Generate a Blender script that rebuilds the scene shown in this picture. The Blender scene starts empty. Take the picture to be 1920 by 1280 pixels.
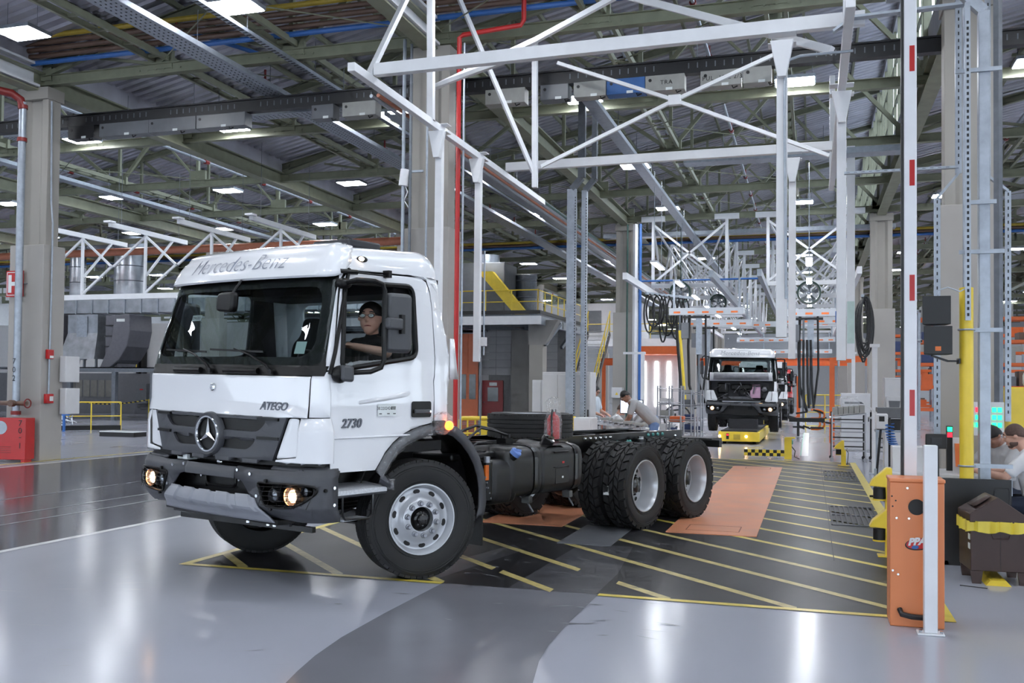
import bpy, bmesh, math, random
from math import sin, cos, tan, pi, radians, sqrt, atan2, hypot
from mathutils import Vector, Matrix, Euler
random.seed(7)
SC = bpy.context.scene
COL = SC.collection

# ------------------------------------------------------------------ camera
CAM_H, F_PX = 1.62, 1800.0
YAW, PITCH, ROLL = math.atan(560 / 1800), 0.025, 0.010
_f0 = Vector((-sin(YAW), cos(YAW), 0)); _r0 = Vector((cos(YAW), sin(YAW), 0)); _u0 = Vector((0, 0, 1))
_fw = _f0 * cos(PITCH) + _u0 * sin(PITCH); _up = _u0 * cos(PITCH) - _f0 * sin(PITCH)
_RT = _r0 * cos(ROLL) + _up * sin(ROLL); _UP = _up * cos(ROLL) - _r0 * sin(ROLL)
cd = bpy.data.cameras.new('camera'); cam = bpy.data.objects.new('camera', cd); COL.objects.link(cam)
cd.sensor_width = 36.0; cd.lens = 36.0 * F_PX / 1920; cd.shift_y = 0.02312; cd.clip_end = 400; cd.clip_start = 0.05
_b = -_fw
cam.matrix_world = Matrix(((_RT.x, _UP.x, _b.x, 0), (_RT.y, _UP.y, _b.y, 0), (_RT.z, _UP.z, _b.z, CAM_H), (0, 0, 0, 1)))
SC.camera = cam
# ------------------------------------------------------------------ world and exposure
wd = bpy.data.worlds.new('world'); SC.world = wd; wd.use_nodes = True
_bg = wd.node_tree.nodes['Background']; _bg.inputs[0].default_value = (0.86, 0.92, 1.0, 1); _bg.inputs[1].default_value = 4.4
LAMP_STRENGTH = 56.0
SC.view_settings.view_transform = 'Standard'; SC.view_settings.look = 'None'
SC.view_settings.exposure = 0.30; SC.view_settings.gamma = 1.0; SC.view_settings.use_curve_mapping = False
try:
    SC.cycles.use_denoising = True; SC.cycles.max_bounces = 6; SC.cycles.diffuse_bounces = 3; SC.cycles.glossy_bounces = 3; SC.cycles.use_adaptive_sampling = True; SC.cycles.adaptive_threshold = 0.08; SC.cycles.adaptive_min_samples = 12
    SC.cycles.transparent_max_bounces = 10; SC.cycles.sample_clamp_indirect = 6.0; SC.cycles.use_light_tree = True
    SC.cycles.caustics_reflective = False; SC.cycles.caustics_refractive = False
except Exception: pass

# ------------------------------------------------------------------ helpers
def lin(c):
    return tuple((x / 12.92 if x <= 0.04045 else ((x + 0.055) / 1.055) ** 2.4) for x in c)
MATS = {}
def mat(name, rgb, rough=0.5, metal=0.0, noise=0.08, scale=6.0, bump=0.0, rvar=0.0, emit=None, es=0.0, coat=0.0, spec=0.5, stretch=None, alpha=1.0):
    """procedural material: sRGB colour with noise variation"""
    m = bpy.data.materials.new(name); m.use_nodes = True; nt = m.node_tree; b = nt.nodes['Principled BSDF']
    c = lin(rgb); b.inputs['Roughness'].default_value = rough; b.inputs['Metallic'].default_value = metal
    b.inputs['Specular IOR Level'].default_value = spec
    if coat: b.inputs['Coat Weight'].default_value = coat; b.inputs['Coat Roughness'].default_value = 0.05
    tc = nt.nodes.new('ShaderNodeTexCoord'); nz = nt.nodes.new('ShaderNodeTexNoise'); nz.inputs['Scale'].default_value = scale
    nz.inputs['Detail'].default_value = 4.4
    src = tc.outputs['Object']
    if stretch:
        mp = nt.nodes.new('ShaderNodeMapping'); mp.inputs['Scale'].default_value = stretch
        nt.links.new(src, mp.inputs[0]); src = mp.outputs[0]
    nt.links.new(src, nz.inputs['Vector'])
    rp = nt.nodes.new('ShaderNodeValToRGB'); e = rp.color_ramp.elements
    e[0].position = 0.3; e[1].position = 0.7
    e[0].color = tuple(max(0, x * (1 - noise)) for x in c) + (1,); e[1].color = tuple(min(1, x * (1 + noise)) for x in c) + (1,)
    nt.links.new(nz.outputs['Fac'], rp.inputs[0]); nt.links.new(rp.outputs[0], b.inputs['Base Color'])
    if rvar:
        mr = nt.nodes.new('ShaderNodeMapRange'); mr.inputs['To Min'].default_value = max(0.02, rough - rvar); mr.inputs['To Max'].default_value = rough + rvar
        nt.links.new(nz.outputs['Fac'], mr.inputs['Value']); nt.links.new(mr.outputs[0], b.inputs['Roughness'])
    if bump:
        bp = nt.nodes.new('ShaderNodeBump'); bp.inputs['Strength'].default_value = bump; bp.inputs['Distance'].default_value = 0.01
        nt.links.new(nz.outputs['Fac'], bp.inputs['Height']); nt.links.new(bp.outputs[0], b.inputs['Normal'])
    if emit:
        b.inputs['Emission Color'].default_value = lin(emit) + (1,); b.inputs['Emission Strength'].default_value = es
    if alpha < 1: b.inputs['Alpha'].default_value = alpha
    MATS[name] = m; return m
def glass_mat(name, tint=(0.8, 0.85, 0.85), refl=1.0, rough=0.0):
    m = bpy.data.materials.new(name); m.use_nodes = True; nt = m.node_tree; nt.nodes.remove(nt.nodes['Principled BSDF'])
    out = nt.nodes['Material Output']; tr = nt.nodes.new('ShaderNodeBsdfTransparent'); tr.inputs[0].default_value = lin(tint) + (1,)
    gl = nt.nodes.new('ShaderNodeBsdfGlossy'); gl.inputs['Roughness'].default_value = rough
    fr = nt.nodes.new('ShaderNodeFresnel'); fr.inputs[0].default_value = 1.5
    ge = nt.nodes.new('ShaderNodeNewGeometry'); io = nt.nodes.new('ShaderNodeMapRange'); io.inputs['To Min'].default_value = 1.5; io.inputs['To Max'].default_value = 1 / 1.5   # thin pane: same index from both sides
    nt.links.new(ge.outputs['Backfacing'], io.inputs['Value']); nt.links.new(io.outputs[0], fr.inputs[0])
    mu = nt.nodes.new('ShaderNodeMath'); mu.operation = 'MULTIPLY'; mu.inputs[1].default_value = refl; mu.use_clamp = True
    mx = nt.nodes.new('ShaderNodeMixShader'); nt.links.new(fr.outputs[0], mu.inputs[0]); nt.links.new(mu.outputs[0], mx.inputs[0])
    nt.links.new(tr.outputs[0], mx.inputs[1]); nt.links.new(gl.outputs[0], mx.inputs[2]); nt.links.new(mx.outputs[0], out.inputs[0])
    MATS[name] = m; return m
def V(*a): return Vector(a)
class MB:
    """collects shapes into one mesh"""
    def __init__(s): s.v = []; s.f = []
    def add(s, vs, fs):
        n = len(s.v); s.v += [tuple(p) for p in vs]; s.f += [tuple(i + n for i in f) for f in fs]; return s
    def box(s, x0, x1, y0, y1, z0, z1, M=None):
        vs = [Vector(p) for p in ((x0, y0, z0), (x1, y0, z0), (x1, y1, z0), (x0, y1, z0), (x0, y0, z1), (x1, y0, z1), (x1, y1, z1), (x0, y1, z1))]
        if M is not None: vs = [M @ p for p in vs]
        return s.add(vs, [(3, 2, 1, 0), (4, 5, 6, 7), (0, 1, 5, 4), (1, 2, 6, 5), (2, 3, 7, 6), (3, 0, 4, 7)])
    def cbox(s, c, d, rz=0.0, M=None):
        R = Matrix.Translation(Vector(c)) @ Matrix.Rotation(rz, 4, 'Z')
        if M is not None: R = R @ M
        return s.box(-d[0] / 2, d[0] / 2, -d[1] / 2, d[1] / 2, -d[2] / 2, d[2] / 2, R)
    def bar(s, p, q, w, h=None, up=(0, 0, 1)):
        h = w if h is None else h
        p = Vector(p); q = Vector(q); d = (q - p).normalized(); u = Vector(up)
        if abs(d.dot(u)) > 0.98: u = Vector((0, 1, 0))
        a = d.cross(u).normalized() * (w / 2); b = a.cross(d).normalized() * (h / 2)
        vs = [p - a - b, p + a - b, p + a + b, p - a + b, q - a - b, q + a - b, q + a + b, q - a + b]
        return s.add(vs, [(0, 1, 2, 3), (7, 6, 5, 4), (0, 4, 5, 1), (1, 5, 6, 2), (2, 6, 7, 3), (3, 7, 4, 0)])
    def ibeam(s, p, q, w, h, t=None, up=(0, 0, 1)):
        t = t or w * 0.14
        p = Vector(p); q = Vector(q); d = (q - p).normalized(); u = Vector(up)
        if abs(d.dot(u)) > 0.98: u = Vector((0, 1, 0))
        a = d.cross(u).normalized(); b = a.cross(d).normalized()
        for o in (-(h - t) / 2, (h - t) / 2): s.bar(p + b * o, q + b * o, w, t, up)
        return s.bar(p, q, t, h - 2 * t, up)
    def cyl(s, p, q, r, r2=None, n=12, caps=True):
        r2 = r if r2 is None else r2
        p = Vector(p); q = Vector(q); d = (q - p).normalized(); u = Vector((0, 0, 1)) if abs(d.z) < 0.9 else Vector((1, 0, 0))
        a = d.cross(u).normalized(); b = d.cross(a)
        vs = []
        for c, rr in ((p, r), (q, r2)):
            vs += [c + (a * cos(2 * pi * i / n) + b * sin(2 * pi * i / n)) * rr for i in range(n)]
        fs = [(i, (i + 1) % n, n + (i + 1) % n, n + i) for i in range(n)]
        if caps: fs += [tuple(range(n))[::-1], tuple(range(n, 2 * n))]
        return s.add(vs, fs)
    def tube(s, pts, r, n=8, closed=False, caps=True):
        pts = [Vector(p) for p in pts]; m = len(pts); rings = []; pa = None
        for i, p in enumerate(pts):
            if closed: d = (pts[(i + 1) % m] - pts[i - 1])
            else: d = pts[min(i + 1, m - 1)] - pts[max(i - 1, 0)]
            d.normalize()
            if pa is None:
                u = Vector((0, 0, 1)) if abs(d.z) < 0.9 else Vector((1, 0, 0)); a = d.cross(u).normalized()
            else:
                a = (pa - d * pa.dot(d)); a = a.normalized() if a.length > 1e-6 else d.orthogonal().normalized()
            pa = a; b = d.cross(a); rr = r[i] if isinstance(r, (list, tuple)) else r
            rings.append([p + (a * cos(2 * pi * k / n) + b * sin(2 * pi * k / n)) * rr for k in range(n)])
        vs = [p for g in rings for p in g]; fs = []
        for i in range(m if closed else m - 1):
            j = (i + 1) % m
            fs += [(i * n + k, i * n + (k + 1) % n, j * n + (k + 1) % n, j * n + k) for k in range(n)]
        if not closed and caps: fs += [tuple(range(n))[::-1], tuple(range((m - 1) * n, m * n))]
        return s.add(vs, fs)
    def lathe(s, prof, n=24, M=None, a0=0.0, a1=2 * pi, cap=False):
        full = abs(a1 - a0 - 2 * pi) < 1e-6; k = n if full else n + 1; vs = []
        for (r, z) in prof:
            vs += [Vector((r * cos(a0 + (a1 - a0) * i / n), r * sin(a0 + (a1 - a0) * i / n), z)) for i in range(k)]
        if M is not None: vs = [M @ p for p in vs]
        fs = []
        for j in range(len(prof) - 1):
            for i in range(n):
                i2 = (i + 1) % k
                fs.append((j * k + i, j * k + i2, (j + 1) * k + i2, (j + 1) * k + i))
        if cap: fs += [tuple(range(k))[::-1], tuple(range((len(prof) - 1) * k, len(prof) * k))]
        return s.add(vs, fs)
    def prism(s, poly, M, d):
        """2-D polygon in local xy extruded by d along local z, then M"""
        n = len(poly); vs = [M @ Vector((p[0], p[1], 0)) for p in poly] + [M @ Vector((p[0], p[1], d)) for p in poly]
        return s.add(vs, [tuple(range(n))[::-1], tuple(range(n, 2 * n))] + [(i, (i + 1) % n, n + (i + 1) % n, n + i) for i in range(n)])
    def grid(s, fn, nu, nv, cu=False):
        vs = [fn(i / nu, j / nv) for j in range(nv + 1) for i in range(nu if cu else nu + 1)]; k = nu if cu else nu + 1
        return s.add(vs, [(j * k + i, j * k + (i + 1) % k, (j + 1) * k + (i + 1) % k, (j + 1) * k + i) for j in range(nv) for i in range(nu)])
    def ball(s, c, r, n=12, m=8):
        c = Vector(c); rr = r if isinstance(r, (tuple, list)) else (r, r, r)
        return s.grid(lambda u, v: c + Vector((rr[0] * sin(pi * v) * cos(2 * pi * u), rr[1] * sin(pi * v) * sin(2 * pi * u), -rr[2] * cos(pi * v))), n, m, True)
    def xf(s, M): s.v = [tuple(M @ Vector(p)) for p in s.v]; return s
    def mesh(s, name, m, smooth=35):
        me = bpy.data.meshes.new(name); me.from_pydata(s.v, [], s.f); me.validate()
        if m is not None: me.materials.append(MATS[m] if isinstance(m, str) else m)
        if smooth:
            for p in me.polygons: p.use_smooth = True
            try: me.set_sharp_from_angle(angle=radians(smooth))
            except Exception: pass
        return me
    def build(s, name, m, parent=None, smooth=35, bevel=0.0, solid=0.0, merge=False, label=None, recalc=True):
        me = s.mesh(name, m, smooth)
        if merge or recalc:
            bm = bmesh.new(); bm.from_mesh(me)
            if merge: bmesh.ops.remove_doubles(bm, verts=bm.verts, dist=2e-4)
            if recalc: bmesh.ops.recalc_face_normals(bm, faces=bm.faces)
            bm.to_mesh(me); bm.free()
            if smooth:
                for p in me.polygons: p.use_smooth = True
                try: me.set_sharp_from_angle(angle=radians(smooth))
                except Exception: pass
        o = bpy.data.objects.new(name, me); COL.objects.link(o)
        if parent is not None: o.parent = parent
        if solid:
            md = o.modifiers.new('solid', 'SOLIDIFY'); md.thickness = solid; md.offset = -1
        if bevel:
            md = o.modifiers.new('bevel', 'BEVEL'); md.width = bevel; md.segments = 2; md.limit_method = 'ANGLE'; md.angle_limit = radians(40)
        if label: o['label'] = label
        return o
def inst(o, parent=None, loc=None, rz=None, M=None):
    c = o.copy(); COL.objects.link(c); c.parent = parent
    if M is not None: c.matrix_local = M
    if loc is not None: c.location = loc
    if rz is not None: c.rotation_euler[2] = rz
    return c
def tag(o, label=None, cat=None, group=None, kind=None):
    if label: o['label'] = label
    if cat: o['category'] = cat
    if group: o['group'] = group
    if kind: o['kind'] = kind
    return o
def thing(name, label, cat, loc=(0, 0, 0), rz=0.0, group=None, kind=None):
    o = bpy.data.objects.new(name, None); COL.objects.link(o); o.empty_display_size = 0.1
    o.location = loc; o.rotation_euler = (0, 0, rz); return tag(o, label, cat, group, kind)
def copy_tree(o, parent=None, loc=None, rz=None, label=None, kids=True):
    c = o.copy(); COL.objects.link(c); c.parent = parent
    if loc is not None: c.location = loc
    if rz is not None: c.rotation_euler[2] = rz
    if label: c['label'] = label
    if kids:
        for ch in list(o.children): copy_tree(ch, c)
    return c
def rrect(w, h, r, n=5, cx=0.0, cy=0.0):
    """rounded rectangle outline; r may be four radii (bl, br, tr, tl)"""
    rs = r if isinstance(r, (list, tuple)) else (r,) * 4; out = []
    for (sx, sy, a0), rr in zip(((-1, -1, pi), (1, -1, 1.5 * pi), (1, 1, 0), (-1, 1, .5 * pi)), rs):
        ox, oy = cx + sx * (w / 2 - rr), cy + sy * (h / 2 - rr)
        for i in range(n + 1):
            a = a0 + .5 * pi * i / n; out.append((ox + rr * cos(a), oy + rr * sin(a)))
    return out
def roundpoly(pts, r, n=5):
    """rounds the corners of a polygon; pts (x, y) or (x, y, r)"""
    out = []; m = len(pts)
    for i in range(m):
        p = Vector(pts[i][:2]); a = Vector(pts[i - 1][:2]); b = Vector(pts[(i + 1) % m][:2]); rr = pts[i][2] if len(pts[i]) > 2 else r
        da = (a - p); db = (b - p); la = min(rr, da.length * .49); lb = min(rr, db.length * .49)
        if rr < 1e-6: out.append(tuple(p)); continue
        p0 = p + da.normalized() * la; p1 = p + db.normalized() * lb
        for k in range(n + 1):
            t = k / n; q = p0 * (1 - t) ** 2 + p * 2 * t * (1 - t) + p1 * t * t; out.append((q.x, q.y))
    return out
_fc = None
def text_geo(txt, size=1.0, shear=0.0, ext=0.0, align='CENTER', space=1.0, bold=0.0, res=3):
    """verts (Vector) and faces of a piece of lettering in its local xy plane"""
    cu = bpy.data.curves.new('letters', 'FONT'); cu.body = txt; cu.size = size; cu.shear = shear; cu.extrude = ext
    cu.align_x = align; cu.space_character = space; cu.resolution_u = res; cu.offset = bold
    o = bpy.data.objects.new('letters', cu); COL.objects.link(o)
    dg = bpy.context.evaluated_depsgraph_get(); me = bpy.data.meshes.new_from_object(o.evaluated_get(dg))
    vs = [v.co.copy() for v in me.vertices]; fs = [tuple(p.vertices) for p in me.polygons]
    bpy.data.objects.remove(o); bpy.data.curves.remove(cu); bpy.data.meshes.remove(me)
    return vs, fs
def lettering(name, txt, size, m, parent, M, **k):
    vs, fs = text_geo(txt, size, **k)
    return MB().add([M @ v for v in vs], fs).build(name, m, parent, smooth=0, recalc=False)
def face_M(loc, right, up):
    """matrix whose xy plane is spanned by right/up at loc (z = right x up, towards the viewer)"""
    r = Vector(right).normalized(); u = Vector(up).normalized(); n = r.cross(u)
    return Matrix(((r.x, u.x, n.x, loc[0]), (r.y, u.y, n.y, loc[1]), (r.z, u.z, n.z, loc[2]), (0, 0, 0, 1)))

# measured positions: where a sight line of the calibrated camera meets a plane of the hall
def _ray(px, py): return _fw + _RT * ((px - 960) / F_PX) - _UP * ((py - 684.39) / F_PX)
def gz(px, py, z=0.0): d = _ray(px, py); return Vector((0, 0, CAM_H)) + d * ((z - CAM_H) / d.z)
def onY(px, py, Y): d = _ray(px, py); return Vector((0, 0, CAM_H)) + d * (Y / d.y)
def onX(px, py, X): d = _ray(px, py); return Vector((0, 0, CAM_H)) + d * (X / d.x)
def zat(py, px, X, Y):
    """height of a point above (X, Y) seen at pixel row py"""
    d = _ray(px, py); return CAM_H + d.z * Y / d.y
# ------------------------------------------------------------------ materials of the hall
mat('floor_light', (.63, .64, .685), .17, noise=.06, scale=.5, rvar=.05, stretch=(1, .25, 1), spec=.22)
mat('floor_dark', (.31, .31, .335), .13, noise=.06, scale=.6, rvar=.04, spec=.35)
mat('floor_path', (.45, .455, .485), .22, noise=.06, scale=1.2, rvar=.06)
mat('floor_black', (.14, .14, .152), .38, noise=.30, scale=1.1, rvar=.10, stretch=(1, .5, 1), spec=.3)
mat('floor_worn', (.26, .262, .28), .32, noise=.25, scale=3)
mat('paint_white', (.86, .87, .88), .25, noise=.04)
mat('paint_yellow', (.86, .78, .35), .3, noise=.10, scale=9)
mat('paint_yellow_worn', (.72, .66, .42), .35, noise=.22, scale=12)
mat('paint_green', (.35, .62, .55), .3)
mat('paint_pale', (.56, .565, .59), .2)
mat('plate_orange', (.82, .55, .41), .38, noise=.13, scale=2.2, rvar=.1)
mat('plate_line', (.50, .27, .18), .5)
mat('steel_grey', (.40, .41, .43), .35, noise=.12, scale=3, rvar=.1)
mat('grate', (.17, .17, .18), .5)
mat('concrete_beige', (.60, .585, .56), .55, noise=.05, scale=1.5)
mat('concrete_sleeve', (.635, .62, .60), .55, noise=.05, scale=1.2)
mat('truss_green', (.52, .53, .45), .5, noise=.10, scale=4)
mat('roof_sheet', (.72, .72, .76), .36, noise=.16, scale=1.5, metal=.45, rvar=.1)
mat('galv', (.63, .66, .70), .38, metal=.55, noise=.12, scale=10)
mat('galv_dark', (.44, .46, .49), .45, metal=.4, noise=.12, scale=10)
mat('white_steel', (.88, .885, .90), .35, noise=.03)
mat('white_wall', (.83, .83, .84), .6, noise=.03)
mat('grey_wall', (.44, .44, .46), .6, noise=.05)
mat('dark_roofing', (.2, .2, .22), .6)
mat('black_metal', (.085, .085, .095), .42, noise=.1)
mat('bus_black', (.13, .13, .145), .45)
mat('box_grey', (.60, .60, .585), .5, noise=.08)
mat('box_blue', (.20, .38, .62), .5)
mat('blue_pipe', (.22, .42, .70), .4)
mat('brown_pipe', (.42, .33, .28), .45)
mat('orange_pipe', (.68, .42, .32), .5)
mat('yellow_pipe', (.72, .62, .22), .45)
mat('red_pipe', (.75, .16, .16), .35)
mat('red_fitting', (.50, .14, .13), .45)
mat('red_box', (.72, .10, .11), .3, noise=.06)
mat('green_pipe', (.16, .30, .27), .45)
mat('yellow_steel', (.92, .80, .24), .35, noise=.06)
mat('orange_steel', (.86, .40, .18), .4, noise=.06)
mat('orange_bright', (.92, .47, .22), .35)
mat('tape', (.86, .87, .88), .4)
mat('dark_green', (.07, .20, .17), .35)
mat('lamp_emit', (.95, .96, 1.0), .4, emit=(.96, .975, 1.0), es=LAMP_STRENGTH)
mat('print_black', (.08, .08, .09), .5)
mat('rubber_hose', (.10, .10, .11), .4)
mat('alu', (.78, .79, .81), .28, metal=.7, noise=.05)
mat('cabinet_white', (.82, .82, .83), .42, noise=.03)
mat('plastic_grey', (.42, .43, .45), .5)
mat('orange_box_paint', (.87, .53, .34), .35, noise=.04, scale=2)
glass_mat('clear_glass', (.85, .9, .9), 1.0)
glass_mat('roof_glazing', (.93, .96, .98), .6)

# ------------------------------------------------------------------ floor and its markings
HX0, HX1, HY0, HY1 = -62.0, 18.0, -14.0, 118.0
floor = MB().add([(HX0, HY0, 0), (HX1, HY0, 0), (HX1, HY1, 0), (HX0, HY1, 0)], [(0, 1, 2, 3)]).build('floor', 'floor_light', smooth=0)
tag(floor, 'glossy light grey epoxy floor of the factory hall', None, None, 'structure')
def flat(name, pts, m, z=.002, label=None):
    return MB().add([(x, y, z) for x, y in pts], [tuple(range(len(pts)))]).build(name, m, floor, smooth=0, label=label)
def rect(name, x0, x1, y0, y1, m, z=.002): return flat(name, [(x0, y0), (x1, y0), (x1, y1), (x0, y1)], m, z)
rect('driving_lane', -14.95, -7.5, -12, 47, 'floor_dark', .0015)
for x, w in ((-7.47, .10), (-14.98, .09)): rect('lane_line', x - w / 2, x + w / 2, -12, 47, 'paint_white', .003)
for x in (-8.87, -9.48, -10.8): rect('lane_scratch', x - .025, x + .025, 2, 40, 'paint_pale', .003)
rect('aisle_line', -15.55, -15.45, 13.5, 24, 'paint_yellow', .003)
rect('hatched_area', -5.44, .97, 7.5, 23.5, 'floor_black', .0025)
path = [(-2.92, 7.5), (-1.6, 7.5), (-1.6, 6.5), (-1.58, 5.92), (-1.54, 5.55), (-1.46, 5.14), (-1.3, 4.6), (-1.05, 4.0), (-.6, 3.3), (0.1, 2.6), (1.5, 1.8), (1.5, .6), (-.4, 1.3), (-1.4, 2.2), (-2.1, 3.1), (-2.5, 4.0), (-2.74, 4.7), (-2.79, 4.91), (-2.85, 5.22), (-2.9, 5.66), (-2.92, 6.36)]
flat('turning_path', path, 'floor_path', .003)
def seg_stripe(c, xa, xb):
    w = .062
    flat('hatch_stripe', [(xa, c - xa - w), (xa, c - xa + w), (xb, c - xb + w), (xb, c - xb - w)], 'paint_yellow' if c > 10 else 'paint_yellow_worn', .004)
k = 0
while True:
    c = 2.70 + .945 * k; k += 1
    if c > 24: break
    x0, x1 = max(-5.42, c - 23.45), min(.95, c - 7.52)
    if x1 - x0 < .1: continue
    cuts = []
    if 5.2 < c < 5.8: cuts = [(-2.72, -2.62)]
    if 6.1 < c < 6.8: cuts = [(-1.98, -1.55)]
    xs = x0
    for a, b in cuts:
        seg_stripe(c, xs, a); xs = b
    seg_stripe(c, xs, x1)
flat('hatch_border', [(-5.44, 7.46), (-2.92, 7.46), (-2.92, 7.54), (-5.44, 7.54)], 'paint_yellow', .005)
flat('hatch_border', [(-1.6, 7.46), (.98, 7.46), (.98, 7.54), (-1.6, 7.54)], 'paint_yellow', .005)
flat('hatch_border', [(.86, 7.46), (.99, 7.46), (.99, 23.5), (.86, 23.5)], 'paint_yellow', .0055)
flat('hatch_border', [(-5.47, 7.46), (-5.38, 7.46), (-5.38, 23.5), (-5.47, 23.5)], 'paint_yellow', .0055)
flat('hatch_border', [(-5.4, 23.44), (.99, 23.44), (.99, 23.52), (-5.4, 23.52)], 'paint_yellow', .0045)
flat('guide_line', [(-.22, 25.5), (-.05, 25.5), (-.05, 40), (-.22, 40)], 'paint_white', .003)
flat('guide_line', [(-.26, 25.5), (-.22, 25.5), (-.22, 40), (-.26, 40)], 'paint_green', .003)
# worn tyre tracks rubbed through the black paint
for pts in ([(-2.35, 7.5), (-1.62, 7.5), (-1.62, 8.4), (-1.75, 9.9), (-2.3, 9.9)], [(-3.3, 8.0), (-3.05, 7.55), (-2.75, 9.3), (-2.95, 9.6)]):
    flat('worn_track', pts, 'floor_worn', .0033)
_rw = random.Random(3); _wear = MB()
for i in range(90):
    x = _rw.uniform(-3.4, -.6); y = _rw.uniform(7.6, 10.6) if _rw.random() < .8 else _rw.uniform(6.2, 7.4); l = _rw.uniform(.02, .12); w = _rw.uniform(.004, .018); a = _rw.uniform(-.5, .5)
    d = V(cos(a), sin(a), 0) * l; e = V(-sin(a), cos(a), 0) * w
    _wear.add([V(x, y, .0045) - d, V(x, y, .0045) - e, V(x, y, .0045) + d * .8, V(x, y, .0045) + e], [(0, 1, 2, 3)])
tag(_wear.build('paint_chips', 'paint_pale', floor, smooth=0), None, None, None, 'stuff')
# scuffs on the light floor
_sc = MB(); mat('scuff', (.42, .42, .44), .4)
for i in range(60):
    x = _rw.uniform(-6.5, -1.5); y = _rw.uniform(3.6, 7.2); l = _rw.uniform(.02, .22); w = _rw.uniform(.0015, .005); a = radians(90 + _rw.uniform(-25, 5) - 60)
    d = V(cos(a), sin(a), 0) * l; e = V(-sin(a), cos(a), 0) * w
    _sc.add([V(x, y, .002) - d, V(x, y, .002) - e, V(x, y, .002) + d, V(x, y, .002) + e], [(0, 1, 2, 3)])
tag(_sc.build('scuff_marks', 'scuff', floor, smooth=0), None, None, None, 'stuff')
def plate(x0, x1, y0, y1, hatch):
    o = MB().box(x0, x1, y0, y1, .0005, .011).build('steel_plate', 'plate_orange', floor, smooth=0, label='orange painted steel floor plate')
    for (a, b, c, d) in hatch:
        m = MB()
        for (p, q) in (((a, c), (b, c)), ((b, c), (b, d)), ((b, d), (a, d)), ((a, d), (a, c))): m.bar((p[0], p[1], .0113), (q[0], q[1], .0113), .012, .0015)
        m.build('hatch_joint', 'plate_line', o, smooth=0)
    m = MB()
    for i in range(22):
        m.cyl((_rw.uniform(x0 + .05, x1 - .05), _rw.uniform(y0, y1), .011), (0, 0, 0), .001, n=3) if False else None
    return o
plate(-1.58, -.57, 11.05, 21.35, [(-1.38, -.78, 11.3, 11.75), (-1.3, -.8, 20.7, 21.1)])
plate(-3.83, -2.80, 11.05, 21.35, [(-3.6, -3.0, 20.6, 21.0)])
MB().box(-2.55, -1.98, 9.84, 11.3, .0005, .009).build('steel_plate', 'steel_grey', floor, smooth=0, label='grey steel floor plate')
for x in (.22,): MB().box(x - .004, x + .004, 9.8, 21.8, .003, .0045).build('floor_joint', 'grate', floor, smooth=0)
def grate(x0, x1, y0, y1):
    o = MB().box(x0, x1, y0, y1, .0005, .004).build('drain_grate', 'print_black', floor, smooth=0)
    n = 9
    for i in range(n + 1):
        x = x0 + (x1 - x0) * i / n; MB().box(x - .012, x + .012, y0, y1, .004, .014).build('grate_bar', 'grate', o, smooth=0)
    for y in (y0, (y0 + y1) / 2, y1): MB().box(x0, x1, y - .02, y + .02, .004, .015).build('grate_bar', 'steel_grey', o, smooth=0)
grate(.26, .84, 18.6, 20.7); grate(.26, .82, 12.4, 14.4)

# ------------------------------------------------------------------ walls
def wall(name, x0, x1, y0, y1, z1, m='white_wall', z0=0):
    return tag(MB().box(x0, x1, y0, y1, z0, z1).build(name, m, smooth=0), None, None, None, 'structure')
wall('wall_left', HX0 - .3, HX0, HY0, HY1, 13.5)
wall('wall_right', HX1, HX1 + .3, HY0, HY1, .9)
wall('wall_right', HX1, HX1 + .3, HY0, HY1, 13.5, z0=2.9)
wr = tag(MB().box(HX1 + .1, HX1 + .16, HY0, HY1, 1.9, 1.96).build('fill_window_2', 'white_steel', smooth=0), None, None, None, 'structure')  # unseen window band, added to bring fill daylight in from the right
y = HY0
while y <= HY1: MB().box(HX1 + .05, HX1 + .2, y - .08, y + .08, .9, 2.9).build('fill_window_post', 'white_steel', wr, smooth=0); y += 4.0
MB().add([(HX1 + .14, HY0, .9), (HX1 + .14, HY1, .9), (HX1 + .14, HY1, 2.9), (HX1 + .14, HY0, 2.9)], [(0, 1, 2, 3)]).build('fill_window_pane', 'roof_glazing', wr, smooth=0)
wall('wall_front', HX0, HX1, HY0 - .3, HY0, .9)
wall('wall_front', HX0, HX1, HY0 - .3, HY0, 13.5, z0=4.2)
wf = tag(MB().box(HX0, HX1, HY0 - .16, HY0 - .12, 2.7, 2.8).build('fill_window_1', 'white_steel', smooth=0), None, None, None, 'structure')  # added glazing behind the camera, out of view; brightens the truck with sky light
x = HX0
while x <= HX1: MB().box(x - .08, x + .08, HY0 - .2, HY0 - .05, .9, 4.2).build('fill_window_post', 'white_steel', wf, smooth=0); x += 4.0
MB().add([(HX0, HY0 - .14, .9), (HX1, HY0 - .14, .9), (HX1, HY0 - .14, 4.2), (HX0, HY0 - .14, 4.2)], [(0, 1, 2, 3)]).build('fill_window_pane', 'roof_glazing', wf, smooth=0)
wall('wall_back', HX0, HX1, HY1, HY1 + .3, 13.5)

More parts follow.
